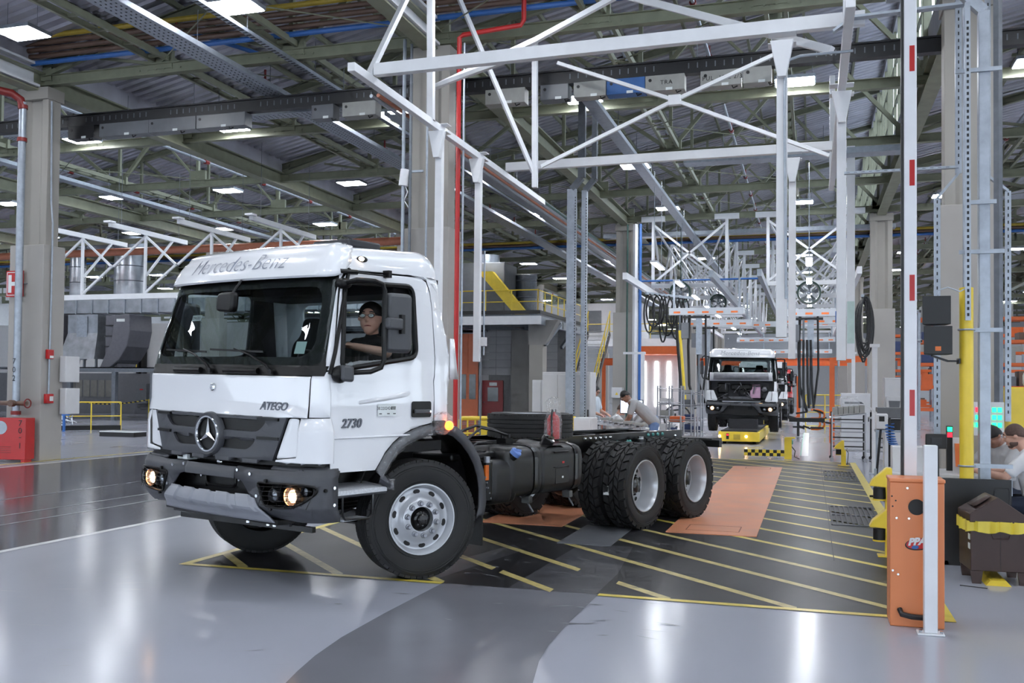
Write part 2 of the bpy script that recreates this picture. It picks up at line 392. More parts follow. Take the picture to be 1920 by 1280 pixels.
# ------------------------------------------------------------------ saw-tooth roof
BAYS = (-71.2, -52.8, -34.4, -16.0, 2.4, 20.8); BW = 18.4; RZ0, RZ1 = 8.75, 12.7
ceiling = thing('ceiling', 'saw-tooth roof of grey corrugated sheets on olive steel trusses', None, (0, 0, 0), kind='structure')
PITCHR = .30; NR = int((HY1 - HY0) / PITCHR)
def roof_bay(xb):
    m = MB(); prof = []
    for i in range(NR + 1):
        y = HY0 + i * PITCHR
        prof += [(y, 0), (y + PITCHR * .5, 0), (y + PITCHR * .62, .055), (y + PITCHR * .88, .055)]
    n = len(prof)
    vs = [(xb, y, RZ0 + h) for y, h in prof] + [(xb + BW, y, RZ1 + h) for y, h in prof]
    m.add(vs, [(i, i + 1, n + i + 1, n + i) for i in range(n - 1)])
    return m.build('roof_sheeting', 'roof_sheet', ceiling, smooth=0, recalc=False)
for xb in BAYS: roof_bay(xb)
# glazing of each saw-tooth step
for xb in BAYS[1:]:
    w = ceiling
    MB().box(xb - .06, xb + .06, HY0, HY1, RZ0 - .35, RZ0 + .55).build('glazing_sill', 'roof_sheet', w, smooth=0)
    MB().box(xb - .06, xb + .06, HY0, HY1, RZ1 - .3, RZ1 + .08).build('glazing_head', 'roof_sheet', w, smooth=0)
    fr = MB()
    y = HY0
    while y < HY1: fr.box(xb - .04, xb + .04, y - .035, y + .035, RZ0 + .5, RZ1 - .25); y += 1.2375
    for z in (10.2, 11.4): fr.box(xb - .03, xb + .03, HY0, HY1, z - .03, z + .03)
    fr.build('glazing_bars', 'truss_green', w, smooth=0)
    MB().add([(xb, HY0, RZ0 + .5), (xb, HY1, RZ0 + .5), (xb, HY1, RZ1 - .25), (xb, HY0, RZ1 - .25)], [(0, 1, 2, 3)]).build('glazing_pane', 'roof_glazing', w, smooth=0)
# trusses
TY = [16.75 + 4.95 * k for k in range(-5, 20)]
NP = 6; dx = BW / NP
def top_z(x): return RZ0 - .22 + (RZ1 - RZ0) * x / BW
def member_list():
    out = [('bottom_chord', (0, 0, 8.2), (BW, 0, 8.2), .16, .22), ('top_chord', (0, 0, top_z(0)), (BW, 0, top_z(BW)), .16, .2)]
    for i in range(1, NP + 1): out.append(('post', (i * dx - (.1 if i == NP else 0), 0, 8.3), (i * dx - (.1 if i == NP else 0), 0, top_z(i * dx)), .09, .09))
    for i in range(NP):
        if i % 2 == 0: out.append(('diagonal', (i * dx, 0, 8.3), ((i + 1) * dx, 0, top_z((i + 1) * dx)), .10, .10))
        else: out.append(('diagonal', (i * dx, 0, top_z(i * dx)), ((i + 1) * dx, 0, 8.3), .10, .10))
    # secondary braces
    for i in (1, 3, 5): out.append(('brace', (i * dx, 0, 8.3), ((i - .5) * dx, 0, (top_z((i - .5) * dx) + 8.2) / 2 + .05), .06, .06))
    return out
MEM = member_list(); MEM_ME = []
def mem_mesh(e):
    m = MB()
    if e[0] == 'bottom_chord':
        m.bar((0, 0, 8.2), (BW, 0, 8.2), .05, .22); m.bar((0, 0, 8.305), (BW, 0, 8.305), .17, .014); m.bar((0, 0, 8.095), (BW, 0, 8.095), .17, .014)
        for i in range(NP + 1):   # gusset plates with bolts
            m.box(i * dx - .3, i * dx + .3, -.045, .045, 8.2, 8.62)
            for b in range(6): m.cyl((i * dx - .5 + .2 * b, -.045, 8.2), (i * dx - .5 + .2 * b, -.035, 8.2), .022, n=6)
    elif e[0] == 'top_chord': m.ibeam(e[1], e[2], .15, .2)
    else: m.bar(e[1], e[2], e[3], e[4], up=(0, 1, 0))
    return m
for e in MEM: MEM_ME.append(mem_mesh(e).mesh(e[0], 'truss_green', 0))
ALLM = MB()
for e in MEM:
    g = mem_mesh(e) if e[0] == 'bottom_chord' else MB().bar(e[1], e[2], e[3], e[4], up=(0, 1, 0)); ALLM.add(g.v, g.f)
ALL_ME = ALLM.mesh('roof_truss', 'truss_green', 0)
for xb in BAYS[:-1]:
    for k, ty in enumerate(TY):
        near = 15 < ty < 50 and -35 < xb < 3
        t = bpy.data.objects.new('roof_truss', MEM_ME[0] if near else ALL_ME); COL.objects.link(t); t.parent = ceiling; t.location = (xb, ty, 0)
        if near:
            for me in MEM_ME[1:]:
                o = bpy.data.objects.new(me.name.split('.')[0], me); COL.objects.link(o); o.parent = t
# purlins along Y under the sheets, and rods
for xb in BAYS[:-1]:
    for i in range(1, 12):
        x = xb + BW * (i + .3) / 12; z = RZ0 + (RZ1 - RZ0) * (x - xb) / BW - .07
        MB().box(x - .035, x + .035, HY0, HY1, z - .06, z + .06).build('purlin', 'truss_green', ceiling, smooth=0)
# lattice girders along Y at bottom-chord level
def lattice(x, z, y0, y1, w=.34, m='truss_green', step=.75):
    o = MB().bar((x - w / 2, y0, z), (x - w / 2, y1, z), .07, .12).build('lattice_girder', m, ceiling, smooth=0)
    MB().bar((x + w / 2, y0, z), (x + w / 2, y1, z), .07, .12).build('rail', m, o, smooth=0)
    r = MB(); y = y0
    while y < y1: r.bar((x - w / 2, y, z), (x + w / 2, y, z), .06, .05); y += step
    tag(r.build('rungs', m, o, smooth=0), None, None, None, 'stuff')
for x in (-28.3, -22.1, -12.9, -9.9, -3.7, -.6, 5.5): lattice(x, 8.4, 6, 100)
for x in (-34.4, -25.2, -16.0, -6.8, 2.4, 11.6):   # eaves beams between column heads
    MB().ibeam((x, 2, 8.15), (x, 110, 8.15), .3, .42, .035).build('eaves_beam', 'truss_green', ceiling, smooth=0)
# wind bracing rods between trusses, under the roof
for xb in (-34.4, -16.0, 2.4):
    for k in range(4, 12):
        a, b = TY[k], TY[k + 1]
        for (xa, xc) in ((xb + dx, xb + 3 * dx), (xb + 3 * dx, xb + 5 * dx)):
            MB().cyl((xa, a, 8.35), (xc, b, 8.35), .014, n=5).build('bracing_rod', 'truss_green', ceiling, smooth=0)
            MB().cyl((xc, a, 8.35), (xa, b, 8.35), .014, n=5).build('bracing_rod', 'truss_green', ceiling, smooth=0)

# ------------------------------------------------------------------ ceiling lights
def make_light():
    r = thing('ceiling_light', 'bright white high-bay panel light hung in a row under the roof', 'light', group='high-bay ceiling lights')
    MB().box(-.42, .42, -.30, .30, .0, .07).build('housing', 'galv', r, smooth=0)
    for s in (-1, 1): MB().box(-.39, .39, s * .15 - .135, s * .15 + .135, -.012, -.002).build('diffuser', 'lamp_emit', r, smooth=0)
    for sx in (-.35, .35): MB().cyl((sx, 0, .07), (sx, 0, .62), .006, n=4).build('hanger', 'galv_dark', r, smooth=0)
    return r
LIGHT0 = make_light(); _first = True
for k in range(-3, 14):
    for i in range(-8, 5):
        x, y = -4.95 + 4.62 * i, 14.35 + 6.8 * k
        if abs(y - 14.35) < .1 and i == 0: pass
        if _first: LIGHT0.location = (x, y, 8.22); _first = False
        else: copy_tree(LIGHT0, None, (x, y, 8.22))

# ------------------------------------------------------------------ columns
def h_section(w, d, t):
    return [(-w/2, -d/2), (-w/2 + t, -d/2), (-w/2 + t * 1.5, -d/2 + d * .22), (w/2 - t * 1.5, -d/2 + d * .22), (w/2 - t, -d/2), (w/2, -d/2), (w/2, d/2), (w/2 - t, d/2), (w/2 - t * 1.5, d/2 - d * .22), (-w/2 + t * 1.5, d/2 - d * .22), (-w/2 + t, d/2), (-w/2, d/2)]
def column(x, y, label):
    c = thing('column', label, None, (x, y, 0), kind='structure')
    MB().prism(h_section(.74, .36, .16), Matrix.Translation((0, 0, 4.6)), 3.42).build('shaft', 'concrete_beige', c, smooth=0, bevel=.012)
    MB().box(-.45, .45, -.31, .31, 0, 4.6).build('sleeve', 'concrete_sleeve', c, smooth=0, bevel=.015)
    MB().box(-.4, .4, -.24, .24, 7.75, 8.0).build('head', 'concrete_beige', c, smooth=0)
    return c
COLS = {}
for j, y in enumerate((16.75, 36.6, 56.4, 76.2)):
    for i, x in enumerate((-25.2, -16.0, -6.8, 2.4, 11.6)):
        if (x, y) == (-25.2, 16.75): continue
        COLS[(i, j)] = column(x, y, {(1, 0): 'near left beige concrete column behind the red hydrant cabinet', (2, 0): 'beige concrete column right behind the truck cab', (3, 0): 'beige concrete column behind the yellow post on the right', (2, 1): 'beige column with blue pipe left of the assembly line', (3, 1): 'beige column right of the assembly line'}.get((i, j), 'farther beige concrete column with thicker lower sleeve holding the roof'))
# ================================================================== the truck
mat('truck_white', (.90, .905, .92), .22, noise=.0, coat=.8)
mat('truck_grey', (.275, .28, .30), .42, noise=.05, scale=20, bump=.03)
mat('skid_silver', (.56, .57, .60), .35, noise=.04)
mat('cab_black', (.03, .03, .036), .38, noise=.1, spec=.35)
mat('cab_lining', (.10, .10, .11), .7)
mat('chassis_black', (.06, .06, .065), .28, noise=.12, coat=.3)
mat('tank_black', (.10, .10, .108), .38, noise=.12, scale=8, bump=.02)
mat('tyre', (.125, .125, .13), .62, noise=.10, scale=14)
mat('tyre_side', (.15, .15, .16), .5, noise=.14, scale=5)
mat('rim_silver', (.77, .78, .80), .30, metal=.35, noise=.04)
mat('nut_grey', (.60, .61, .64), .35, metal=.5)
mat('chrome', (.88, .89, .90), .10, metal=1.0, noise=.02)
mat('badge', (.36, .37, .40), .30, metal=.5)
mat('letter_grey', (.50, .52, .57), .35)
mat('headlight_on', (1, .93, .82), .2, emit=(1, .80, .58), es=12)
mat('reflector', (.80, .66, .55), .15, metal=.7)
mat('reflector_off', (.55, .57, .6), .15, metal=.7)
mat('amber_on', (1, .5, .15), .3, emit=(1, .42, .10), es=9)
mat('amber', (.85, .42, .12), .35)
mat('lamp_warm', (1, .9, .8), .3, emit=(1, .85, .7), es=18)
mat('seat_black', (.08, .08, .09), .8)
mat('mirror_grey', (.27, .275, .29), .45)
mat('sticker_white', (.86, .88, .88), .5)
mat('sticker_green', (.72, .80, .78), .5)
mat('blue_cap', (.45, .58, .85), .4)
mat('teal_paint', (.35, .62, .60), .4)
mat('alu_tread', (.80, .81, .83), .35, metal=.3, noise=.15, scale=60)
mat('red_print', (.78, .22, .24), .4)
mat('steel_dark', (.20, .20, .215), .45, metal=.3)
glass_mat('windshield_glass', (.80, .84, .84), .9)
glass_mat('side_glass', (.80, .84, .84), 1.0)
def film_mat(name):
    m = bpy.data.materials.new(name); m.use_nodes = True; nt = m.node_tree; nt.nodes.remove(nt.nodes['Principled BSDF']); out = nt.nodes['Material Output']
    tr = nt.nodes.new('ShaderNodeBsdfTransparent'); gl = nt.nodes.new('ShaderNodeBsdfGlossy'); gl.inputs['Roughness'].default_value = .12
    df = nt.nodes.new('ShaderNodeBsdfDiffuse'); df.inputs[0].default_value = (.75, .77, .8, 1)
    nz = nt.nodes.new('ShaderNodeTexNoise'); nz.inputs['Scale'].default_value = 22; nz.inputs['Detail'].default_value = 3
    bp = nt.nodes.new('ShaderNodeBump'); bp.inputs['Strength'].default_value = .9; bp.inputs['Distance'].default_value = .03
    rp = nt.nodes.new('ShaderNodeMapRange'); rp.inputs['From Min'].default_value = .45; rp.inputs['From Max'].default_value = .75; rp.inputs['To Min'].default_value = .08; rp.inputs['To Max'].default_value = .55
    ad = nt.nodes.new('ShaderNodeMixShader'); ad.inputs[0].default_value = .45; mx = nt.nodes.new('ShaderNodeMixShader')
    L = nt.links.new; L(nz.outputs[0], bp.inputs['Height']); L(bp.outputs[0], gl.inputs['Normal']); L(nz.outputs[0], rp.inputs['Value'])
    L(gl.outputs[0], ad.inputs[1]); L(df.outputs[0], ad.inputs[2]); L(rp.outputs[0], mx.inputs[0]); L(tr.outputs[0], mx.inputs[1]); L(ad.outputs[0], mx.inputs[2]); L(mx.outputs[0], out.inputs[0])
    MATS[name] = m
film_mat('plastic_film')
# grille mesh: fine perforation, far below 10 px, so a procedural pattern
def perforated(name):
    m = bpy.data.materials.new(name); m.use_nodes = True; nt = m.node_tree; b = nt.nodes['Principled BSDF']; b.inputs['Roughness'].default_value = .5
    tc = nt.nodes.new('ShaderNodeTexCoord'); mp = nt.nodes.new('ShaderNodeMapping'); mp.inputs['Rotation'].default_value = (0, pi / 2, pi / 2)
    br = nt.nodes.new('ShaderNodeTexBrick'); br.inputs['Scale'].default_value = 26; br.inputs['Mortar Size'].default_value = .045; br.inputs['Color1'].default_value = br.inputs['Color2'].default_value = (.003, .003, .003, 1); br.inputs['Mortar'].default_value = (.012, .012, .013, 1)
    nt.links.new(tc.outputs['Object'], mp.inputs[0]); nt.links.new(mp.outputs[0], br.inputs['Vector']); nt.links.new(br.outputs[0], b.inputs['Base Color']); MATS[name] = m
perforated('grille_mesh')

TH = radians(20.05)
TRUCK_LOC = (-3.150 - cos(TH) * 1.15, 7.604 + sin(TH) * 1.15, 0)
truck = thing('truck', 'large white truck with bare black chassis and lit headlights turning on the hatched floor', 'truck', TRUCK_LOC, atan2(-cos(TH), -sin(TH)))
LEAN = Matrix(((1, 0, 0, 0), (0, 1, 0, 0), (0, -.016, 1, 0), (0, 0, 0, 1)))   # cab leans in the turn
# ---- cab surface: s runs round the cab from the centre of the front to the rear of a side
def lerp(a, b, t): return a + (b - a) * max(0., min(1., t))
def xf(z): return 1.285 if z < 1.70 else (lerp(1.285, 1.03, (z - 1.70) / .85) if z < 2.55 else lerp(1.03, .93, (z - 2.55) / .25))
def cw(z): return 1.14 if z < 1.9 else lerp(1.14, 1.06, (z - 1.9) / .7)
def xr(z): return -.385 if z < 1.95 else (lerp(-.385, -.33, (z - 1.95) / .4) if z < 2.35 else lerp(-.33, -.285, (z - 2.35) / .4))
YC, LC = .92, .30
def roof_inset(z):
    if z <= 2.60: return 0.
    t = min(1., (z - 2.60) / .17); return .17 * (1 - sqrt(max(0., 1 - t * t)))
def xs_(z): return xf(z) - .24
def ss(x, z): return YC + LC + (xs_(z) - x)      # side coordinate of a point given by its x
def PC(s, z, off=0.0):
    a = abs(s); sg = 1 if s >= 0 else -1; ins = roof_inset(z); w = cw(z) - ins; xa = xf(z) - ins * .5
    if a <= YC:
        x, y = xa - .07 * (a / YC) ** 2, a; nx, ny = 1, .15 * a / YC
    elif a <= YC + LC:
        t = (a - YC) / LC * pi / 2; x = xa - .07 - .17 * (1 - cos(t)) ; y = YC + (w - YC) * sin(t); nx, ny = cos(t), sin(t)
        k = hypot(nx, ny); nx /= k; ny /= k
    else:
        x, y = xa - .24 - (a - YC - LC), w; nx, ny = 0, 1
        e = .10; xe = xr(z) + ins * .45
        if x < xe + e:     # rounded rear corner
            t = min(1., (xe + e - x) / e); y = w - e * (1 - sqrt(max(0, 1 - t * t))) * .6; nx, ny = -t * .6, 1
    return Vector((x + nx * off, sg * (y + ny * off), z))
from mathutils.geometry import tessellate_polygon
def clip_poly(poly, axis, v, keep_less):
    out = []; n = len(poly)
    for i in range(n):
        a, b = poly[i - 1], poly[i]; da, db = a[axis] - v, b[axis] - v
        if keep_less: da, db = -da, -db
        if da >= 0: out.append(a)
        if (da > 0 and db < 0) or (da < 0 and db > 0):
            t = da / (da - db); out.append((a[0] + (b[0] - a[0]) * t, a[1] + (b[1] - a[1]) * t))
    return out
def strips(poly, axis, cuts):
    res = []; rest = poly
    for c in cuts:
        if not rest: break
        lo, hi = min(p[axis] for p in rest), max(p[axis] for p in rest)
        if c <= lo + 1e-6: continue
        if c >= hi - 1e-6: break
        part = clip_poly(rest, axis, c, True); rest = clip_poly(rest, axis, c, False)
        if len(part) >= 3: res.append(part)
    if len(rest) >= 3: res.append(rest)
    return res
_sc_ = [YC + LC * i / 8 for i in range(9)]; SCUT = sorted([0, .3, -.3, .6, -.6] + _sc_ + [-v for v in _sc_] + [1.5, 1.8, 2.1, 2.4, 2.5, 2.55, 2.58, -1.5, -1.8, -2.1, -2.4, -2.5, -2.55, -2.58])
ZCUT = [.7, .9, 1.1, 1.3, 1.5, 1.70, 1.9, 2.1, 2.35, 2.55, 2.60, 2.64, 2.68, 2.71, 2.735, 2.755, 2.765]
def skin_panel(outline, holes=(), fn=PC, off=0.0, scut=SCUT, zcut=ZCUT):
    loops = [[Vector((p[0], p[1], 0)) for p in outline]] + [[Vector((p[0], p[1], 0)) for p in h] for h in holes]
    flat_ = [p for l in loops for p in l]; m = MB()
    for tri in tessellate_polygon(loops):
        for a in strips([(flat_[i].x, flat_[i].y) for i in tri], 0, scut):
            for b in strips(a, 1, zcut):
                m.add([fn(p[0], p[1], off(p[0], p[1]) if callable(off) else off) for p in b], [tuple(range(len(b)))])
    return m
def outward(o):
    """flip so that solidify grows inwards: faces point away from the cab centre"""
    me = o.data; bm = bmesh.new(); bm.from_mesh(me); bmesh.ops.recalc_face_normals(bm, faces=bm.faces)
    c = Vector((.3, 0, 1.6)); s = sum(f.normal.dot(f.calc_center_median() - c) * f.calc_area() for f in bm.faces)
    if s < 0: bmesh.ops.reverse_faces(bm, faces=bm.faces)
    bm.to_mesh(me); bm.free(); return o
def cpanel(name, outline, m, parent, holes=(), off=0.0, solid=.012, fn=PC, mirror=False, label=None, smooth=30, lean=True):
    res = []
    for sg in ((1, -1) if mirror else (1,)):
        g = skin_panel([(p[0] * sg, p[1]) for p in outline], [[(p[0] * sg, p[1]) for p in h] for h in holes], fn, off)
        if lean: g.xf(LEAN)
        o = g.build(name, m, parent, smooth=smooth, merge=True, label=label); outward(o)
        if solid:
            md = o.modifiers.new('solid', 'SOLIDIFY'); md.thickness = solid; md.offset = -1
        md = o.modifiers.new('normals', 'WEIGHTED_NORMAL'); md.keep_sharp = True
        res.append(o)
    return res if mirror else res[0]
def cbuild(mb, *a, **k): return mb.xf(LEAN).build(*a, **k)
def dens(pts, step=.12, close=True):
    out = []; n = len(pts)
    for i in range(n if close else n - 1):
        a, b = pts[i], pts[(i + 1) % n]; k = max(1, int(hypot(a[0] - b[0], a[1] - b[1]) / step))
        out += [(a[0] + (b[0] - a[0]) * j / k, a[1] + (b[1] - a[1]) * j / k) for j in range(k)]
    return out
def sxz(pts, step=.12): return [(ss(x, z), z) for x, z in dens(pts, step)]
WIN = roundpoly([(.945, 1.775), (.09, 1.90), (.075, 2.505), (.86, 2.47)], .09)
ARCH = [(.56, .975), (.505, 1.04), (.448, 1.115), (.36, 1.19), (.26, 1.25), (.15, 1.29), (.03, 1.32), (-.13, 1.345)]
DOOR = [(1.035, .98)] + ARCH + [(-.138, 1.75), (-.15, 2.31), (-.135, 2.47), (-.10, 2.555), (-.03, 2.59), (.4, 2.575), (.74, 2.555), (.83, 2.535), (.895, 2.47), (.985, 2.0), (1.03, 1.76), (1.04, 1.6)]
# ---- shell behind the panels (dark, shows in the joints)
cpanel('cab_frame', [(-ss(-.24, 1.36), 1.36)] + [(-ss(-.13, 1.345), 1.345), (-ss(.56, 1.0), 1.0), (-ss(1.0, 1.0), 1.0)] + [(s, 1.05) for s in (-.9, -.4, 0, .4, .9)] + [(ss(1.0, 1.0), 1.0), (ss(.56, 1.0), 1.0), (ss(-.13, 1.345), 1.345), (ss(-.24, 1.36), 1.36), (ss(-.24, 1.9), 1.9), (ss(-.12, 2.57), 2.57), (0, 2.58), (-ss(-.12, 2.57), 2.57), (-ss(-.24, 1.9), 1.9)],
       'cab_lining', truck, holes=[sxz([(x * .99 + .005, z) for x, z in WIN]), [(-s, z) for s, z in sxz(WIN)], roundpoly([(-1.12, 1.80), (1.12, 1.80), (1.10, 2.50), (-1.10, 2.50)], .12), [(-1.0, 1.12), (1.0, 1.12), (1.0, 1.70), (-1.0, 1.70)]], off=-.022, solid=.015)
# ---- doors
for sg in (1, -1):
    d = cpanel('door', [(s * sg, z) for s, z in sxz(DOOR, .15)], 'truck_white', truck, holes=[[(s * sg, z) for s, z in sxz(WIN)]], off=lambda s, z: .008 * max(0, 1 - abs(z - 1.53) / .05) if z > 1.3 else 0.)
    ring = [PC(s * sg, z, .004) for s, z in sxz(WIN)]
    cbuild(MB().tube(ring, .021, 6, closed=True), 'window_seal', 'cab_black', d)
    wg = skin_panel([(s * sg, z) for s, z in sxz([(x, z) for x, z in WIN if z < 1.97 or True])], fn=PC, off=-.006) if sg < 0 else skin_panel([(s, z) for s, z in sxz([(.94, 1.79), (.10, 1.91), (.08, 2.0), (.93, 2.0)])], fn=PC, off=-.006)
    cbuild(wg, 'window_glass', 'side_glass', d, merge=True, smooth=30)
    if sg > 0: DOOR_L = d
    # raised swage line over the door
    sw = MB().grid(lambda u, v: PC(sg * ss(1.02 - 1.14 * u, 1.4), 1.235 + .0 * u + .02 * v + .20 * 0, .001 + .012 * sin(pi * v)), 10, 4)
    cbuild(sw, 'swage_line', 'truck_white', d)
    sw = MB().grid(lambda u, v: PC(sg * ss(.75 - .72 * u, 1.5), 1.50 + .075 * u + (.035 + .03 * u) * v, .001 + .014 * sin(pi * v) * sin(pi * min(1, .15 + u))), 12, 5)
    cbuild(sw, 'swage_line', 'truck_white', d)
    hd = PC(sg * ss(.03, 1.46), 1.46, .004)
    M = Matrix.Translation(hd) @ Matrix.Rotation(0 if sg > 0 else pi, 4, 'Z')
    h = cbuild(MB().prism([(x, z) for x, z in rrect(.235, .135, .02)], M @ Matrix.Rotation(pi / 2, 4, 'X') @ Matrix.Scale(-1, 4, (0, 0, 1)), .012), 'handle_recess', 'cab_black', d)
    cbuild(MB().box(-.10, .10, .014, .034, -.035, .0, M), 'handle', 'truck_grey', d, bevel=.008)
    cbuild(MB().cyl(M @ V(-.085, .03, -.018), M @ V(-.085, .037, -.018), .011, n=10), 'lock', 'chrome', d)
# hand-built white frame for the rear quarter, roof side and roof
QUART = [(-.138 - .012, 1.345), (-.385, 1.34), (-.385, 1.95), (-.36, 2.12), (-.33, 2.35), (-.317, 2.47), (-.302, 2.60)] + [(x, 2.60) for x in (-.1, .1, .4, .7)] + [(.84, 2.60), (.845, 2.555), (.74, 2.575), (.4, 2.59), (-.03, 2.605), (-.115, 2.57), (-.15, 2.48), (-.163, 2.31), (-.152, 1.75)]
cpanel('quarter_panel', sxz(QUART, .15), 'truck_white', truck, mirror=True)
# roof: edge rounding then crowned top
def roof_pt(u, v):
    # u around half outline, v from side to centre
    return None
rf = MB(); zs = [2.60, 2.63, 2.66, 2.69, 2.715, 2.738, 2.755, 2.765, 2.77]
srow = [i / 10 * YC for i in range(10)] + [YC + LC * i / 6 for i in range(7)]
def outline_at(z):
    ins = roof_inset(z); top = [PC(s, z) for s in srow]
    xe = xr(z) + ins * .45; x0 = top[-1].x
    top += [PC(ss(0, z) * 0 + (YC + LC) + (x0 - x), z) for x in [x0 + (xe - x0) * i / 8 for i in range(1, 9)]]
    rear = [Vector((xe, top[-1].y * (1 - i / 6), z)) for i in range(1, 7)]
    half = top + rear; return half + [Vector((p.x, -p.y, p.z)) for p in half[-2:0:-1]]
rings = [outline_at(z) for z in zs]; n_ = len(rings[0])
cen = Vector((.34, 0, 2.80))
for f in (.66, .33): rings.append([Vector((cen.x + (p.x - cen.x) * f, p.y * f, 2.77 + .03 * (1 - f * f))) for p in rings[len(zs) - 1]])
rf.add([p for r in rings for p in r] + [cen], [(j * n_ + i, j * n_ + (i + 1) % n_, (j + 1) * n_ + (i + 1) % n_, (j + 1) * n_ + i) for j in range(len(rings) - 1) for i in range(n_)] + [((len(rings) - 1) * n_ + i, (len(rings) - 1) * n_ + (i + 1) % n_, len(rings) * n_) for i in range(n_)])
rf.v = [(p[0], p[1], p[2] + .07 * min(1., max(0., (.85 - p[0]) / 1.05)) * min(1., max(0., (p[2] - 2.60) / .16))) for p in rf.v]   # roof rises to the rear
cbuild(rf, 'roof_panel', 'truck_white', truck, smooth=50)
# rear wall with window
def rear_pt(y, z, off=0): return Vector((xr(z) + .012 - off, y, z))
rw_out = [(-1.05, 1.33), (1.05, 1.33), (1.05, 2.0), (.99, 2.6), (-.99, 2.6), (-1.05, 2.0)]
o = skin_panel(rw_out, [roundpoly([(-.78, 1.88), (.78, 1.88), (.78, 2.42), (-.78, 2.42)], .1)], fn=rear_pt, scut=[0], zcut=ZCUT)
cbuild(o, 'rear_wall', 'truck_white', truck, merge=True, solid=.03)
o = skin_panel(roundpoly([(-.8, 1.86), (.8, 1.86), (.8, 2.44), (-.8, 2.44)], .1), fn=rear_pt, scut=[0], zcut=ZCUT); cbuild(o, 'rear_window', 'side_glass', truck, merge=True)
for sg in (1, -1):   # side air flaps behind the cab
    cbuild(MB().grid(lambda u, v: V(-.375 - .02 * u - (.05 + .06 * (1 - v)) * u, sg * (1.12 - .02 * u), 1.72 + .36 * v), 2, 3), 'air_flap', 'truck_white', truck, solid=.01)
# ---- windshield and black surround
WS = roundpoly([(-1.13, 1.80), (1.13, 1.80), (1.11, 2.53), (-1.11, 2.53)], .13)
ws = cpanel('windshield', dens(WS, .15), 'windshield_glass', truck, off=.004, solid=0)
inner = roundpoly([(-1.03, 1.865), (1.03, 1.865), (1.0, 2.43), (-1.0, 2.43)], .16)
cpanel('windshield_surround', dens([(-1.175, 1.77), (1.175, 1.77), (1.14, 2.56), (-1.14, 2.56)], .15), 'cab_black', truck, holes=[dens(inner, .15)], off=-.004, solid=.006)
for sg in (1, -1):   # black gutter strips up the A pillars
    g = MB().tube([PC(sg * (1.19 + .0 * t), 1.74 + .84 * t, .012) for t in [i / 10 for i in range(11)]] , .016, 6)
    cbuild(g, 'pillar_strip', 'cab_black', truck)
    cpanel('pillar', [(sg * 1.145, 1.77), (sg * ss(1.045, 1.77), 1.77), (sg * ss(1.0, 2.0), 2.0), (sg * ss(.915, 2.47), 2.47), (sg * ss(.85, 2.55), 2.56), (sg * 1.12, 2.56)], 'truck_white', truck, off=.0, solid=.012)
# cowl below the windshield
cpanel('cowl_panel', dens([(-1.15, 1.722), (1.15, 1.722), (1.17, 1.80), (-1.17, 1.80)], .2), 'cab_black', truck, off=.004)
for y0, sgn in ((-.30, 1), (.42, 1)):   # wipers: motor housing on the cowl, arm and blade on the glass
    piv = PC(y0 + .27, 1.748, .03); tip = PC(y0 - .30, 1.955, .03)
    w = cbuild(MB().tube([piv, PC(y0 + .22, 1.80, .05), PC(y0 - .02, 1.885, .04), PC(y0 - .22, 1.93, .03)], [.013, .011, .008, .006], 6), 'wiper', 'cab_black', truck)
    cbuild(MB().cyl(piv - V(.03, 0, 0), piv + V(.015, 0, 0), .022, n=10), 'pivot', 'cab_black', w)
    cbuild(MB().bar(PC(y0 - .55, 1.925, .016), PC(y0 + .12, 1.905, .016), .010, .016), 'blade', 'cab_black', w)
    cbuild(MB().tube([PC(y0 - .28 + .1 * i, 1.752, .02) for i in range(5)], .024, 8), 'spray_housing', 'cab_black', w)
# sun visor over the windshield
def vis(u, v):
    s = -1.20 + 2.40 * u; e = abs(s) / 1.20; end = max(0., (e - .80) / .20); k = 1 - end ** 2
    pr = [(.0, 2.515), (.05, 2.50), (.068, 2.515), (.066, 2.58), (.055, 2.66), (.04, 2.72), (.012, 2.765), (-.06, 2.80), (-.20, 2.812)]
    t = v * (len(pr) - 1); i = min(int(t), len(pr) - 2); f = t - i
    o_ = lerp(pr[i][0], pr[i + 1][0], f); z_ = lerp(pr[i][1], pr[i + 1][1], f)
    z_ = z_ + .10 * end ** 3 * (1 - v) - .02 * end * v
    p = PC(s, min(z_, 2.72), o_ * (k if o_ > 0 else 1)); p.z = z_; return p
cbuild(MB().grid(vis, 40, 16), 'sun_visor', 'truck_white', truck, smooth=60, solid=.012)
vs, fs = text_geo('Mercedes-Benz', .205, shear=.22, space=1.02, bold=-.0035)
g = MB().add([PC(v.x * .98 - .06, 2.605 + v.y - .02, .071 - .12 * max(0, v.y - .05) * 1.0) for v in vs], fs)
cbuild(g, 'lettering', 'letter_grey', truck, smooth=0, recalc=False, label='grey lettering reading Mercedes-Benz')
cbuild(MB().box(.25, .62, .42, .86, 2.80, 2.865), 'roof_hatch', 'steel_dark', truck, bevel=.015)
for sg in (1, -1):
    q = PC(sg * ss(.66, 2.66), 2.675, .006)
    mk = cbuild(MB().ball(q, (.06, .022, .026), 12, 8), 'marker_lamp', 'cab_black', truck)
    cbuild(MB().ball(q + V(.02, sg * .012, 0), (.03, .016, .018), 10, 6), 'bulb', 'lamp_warm', mk)
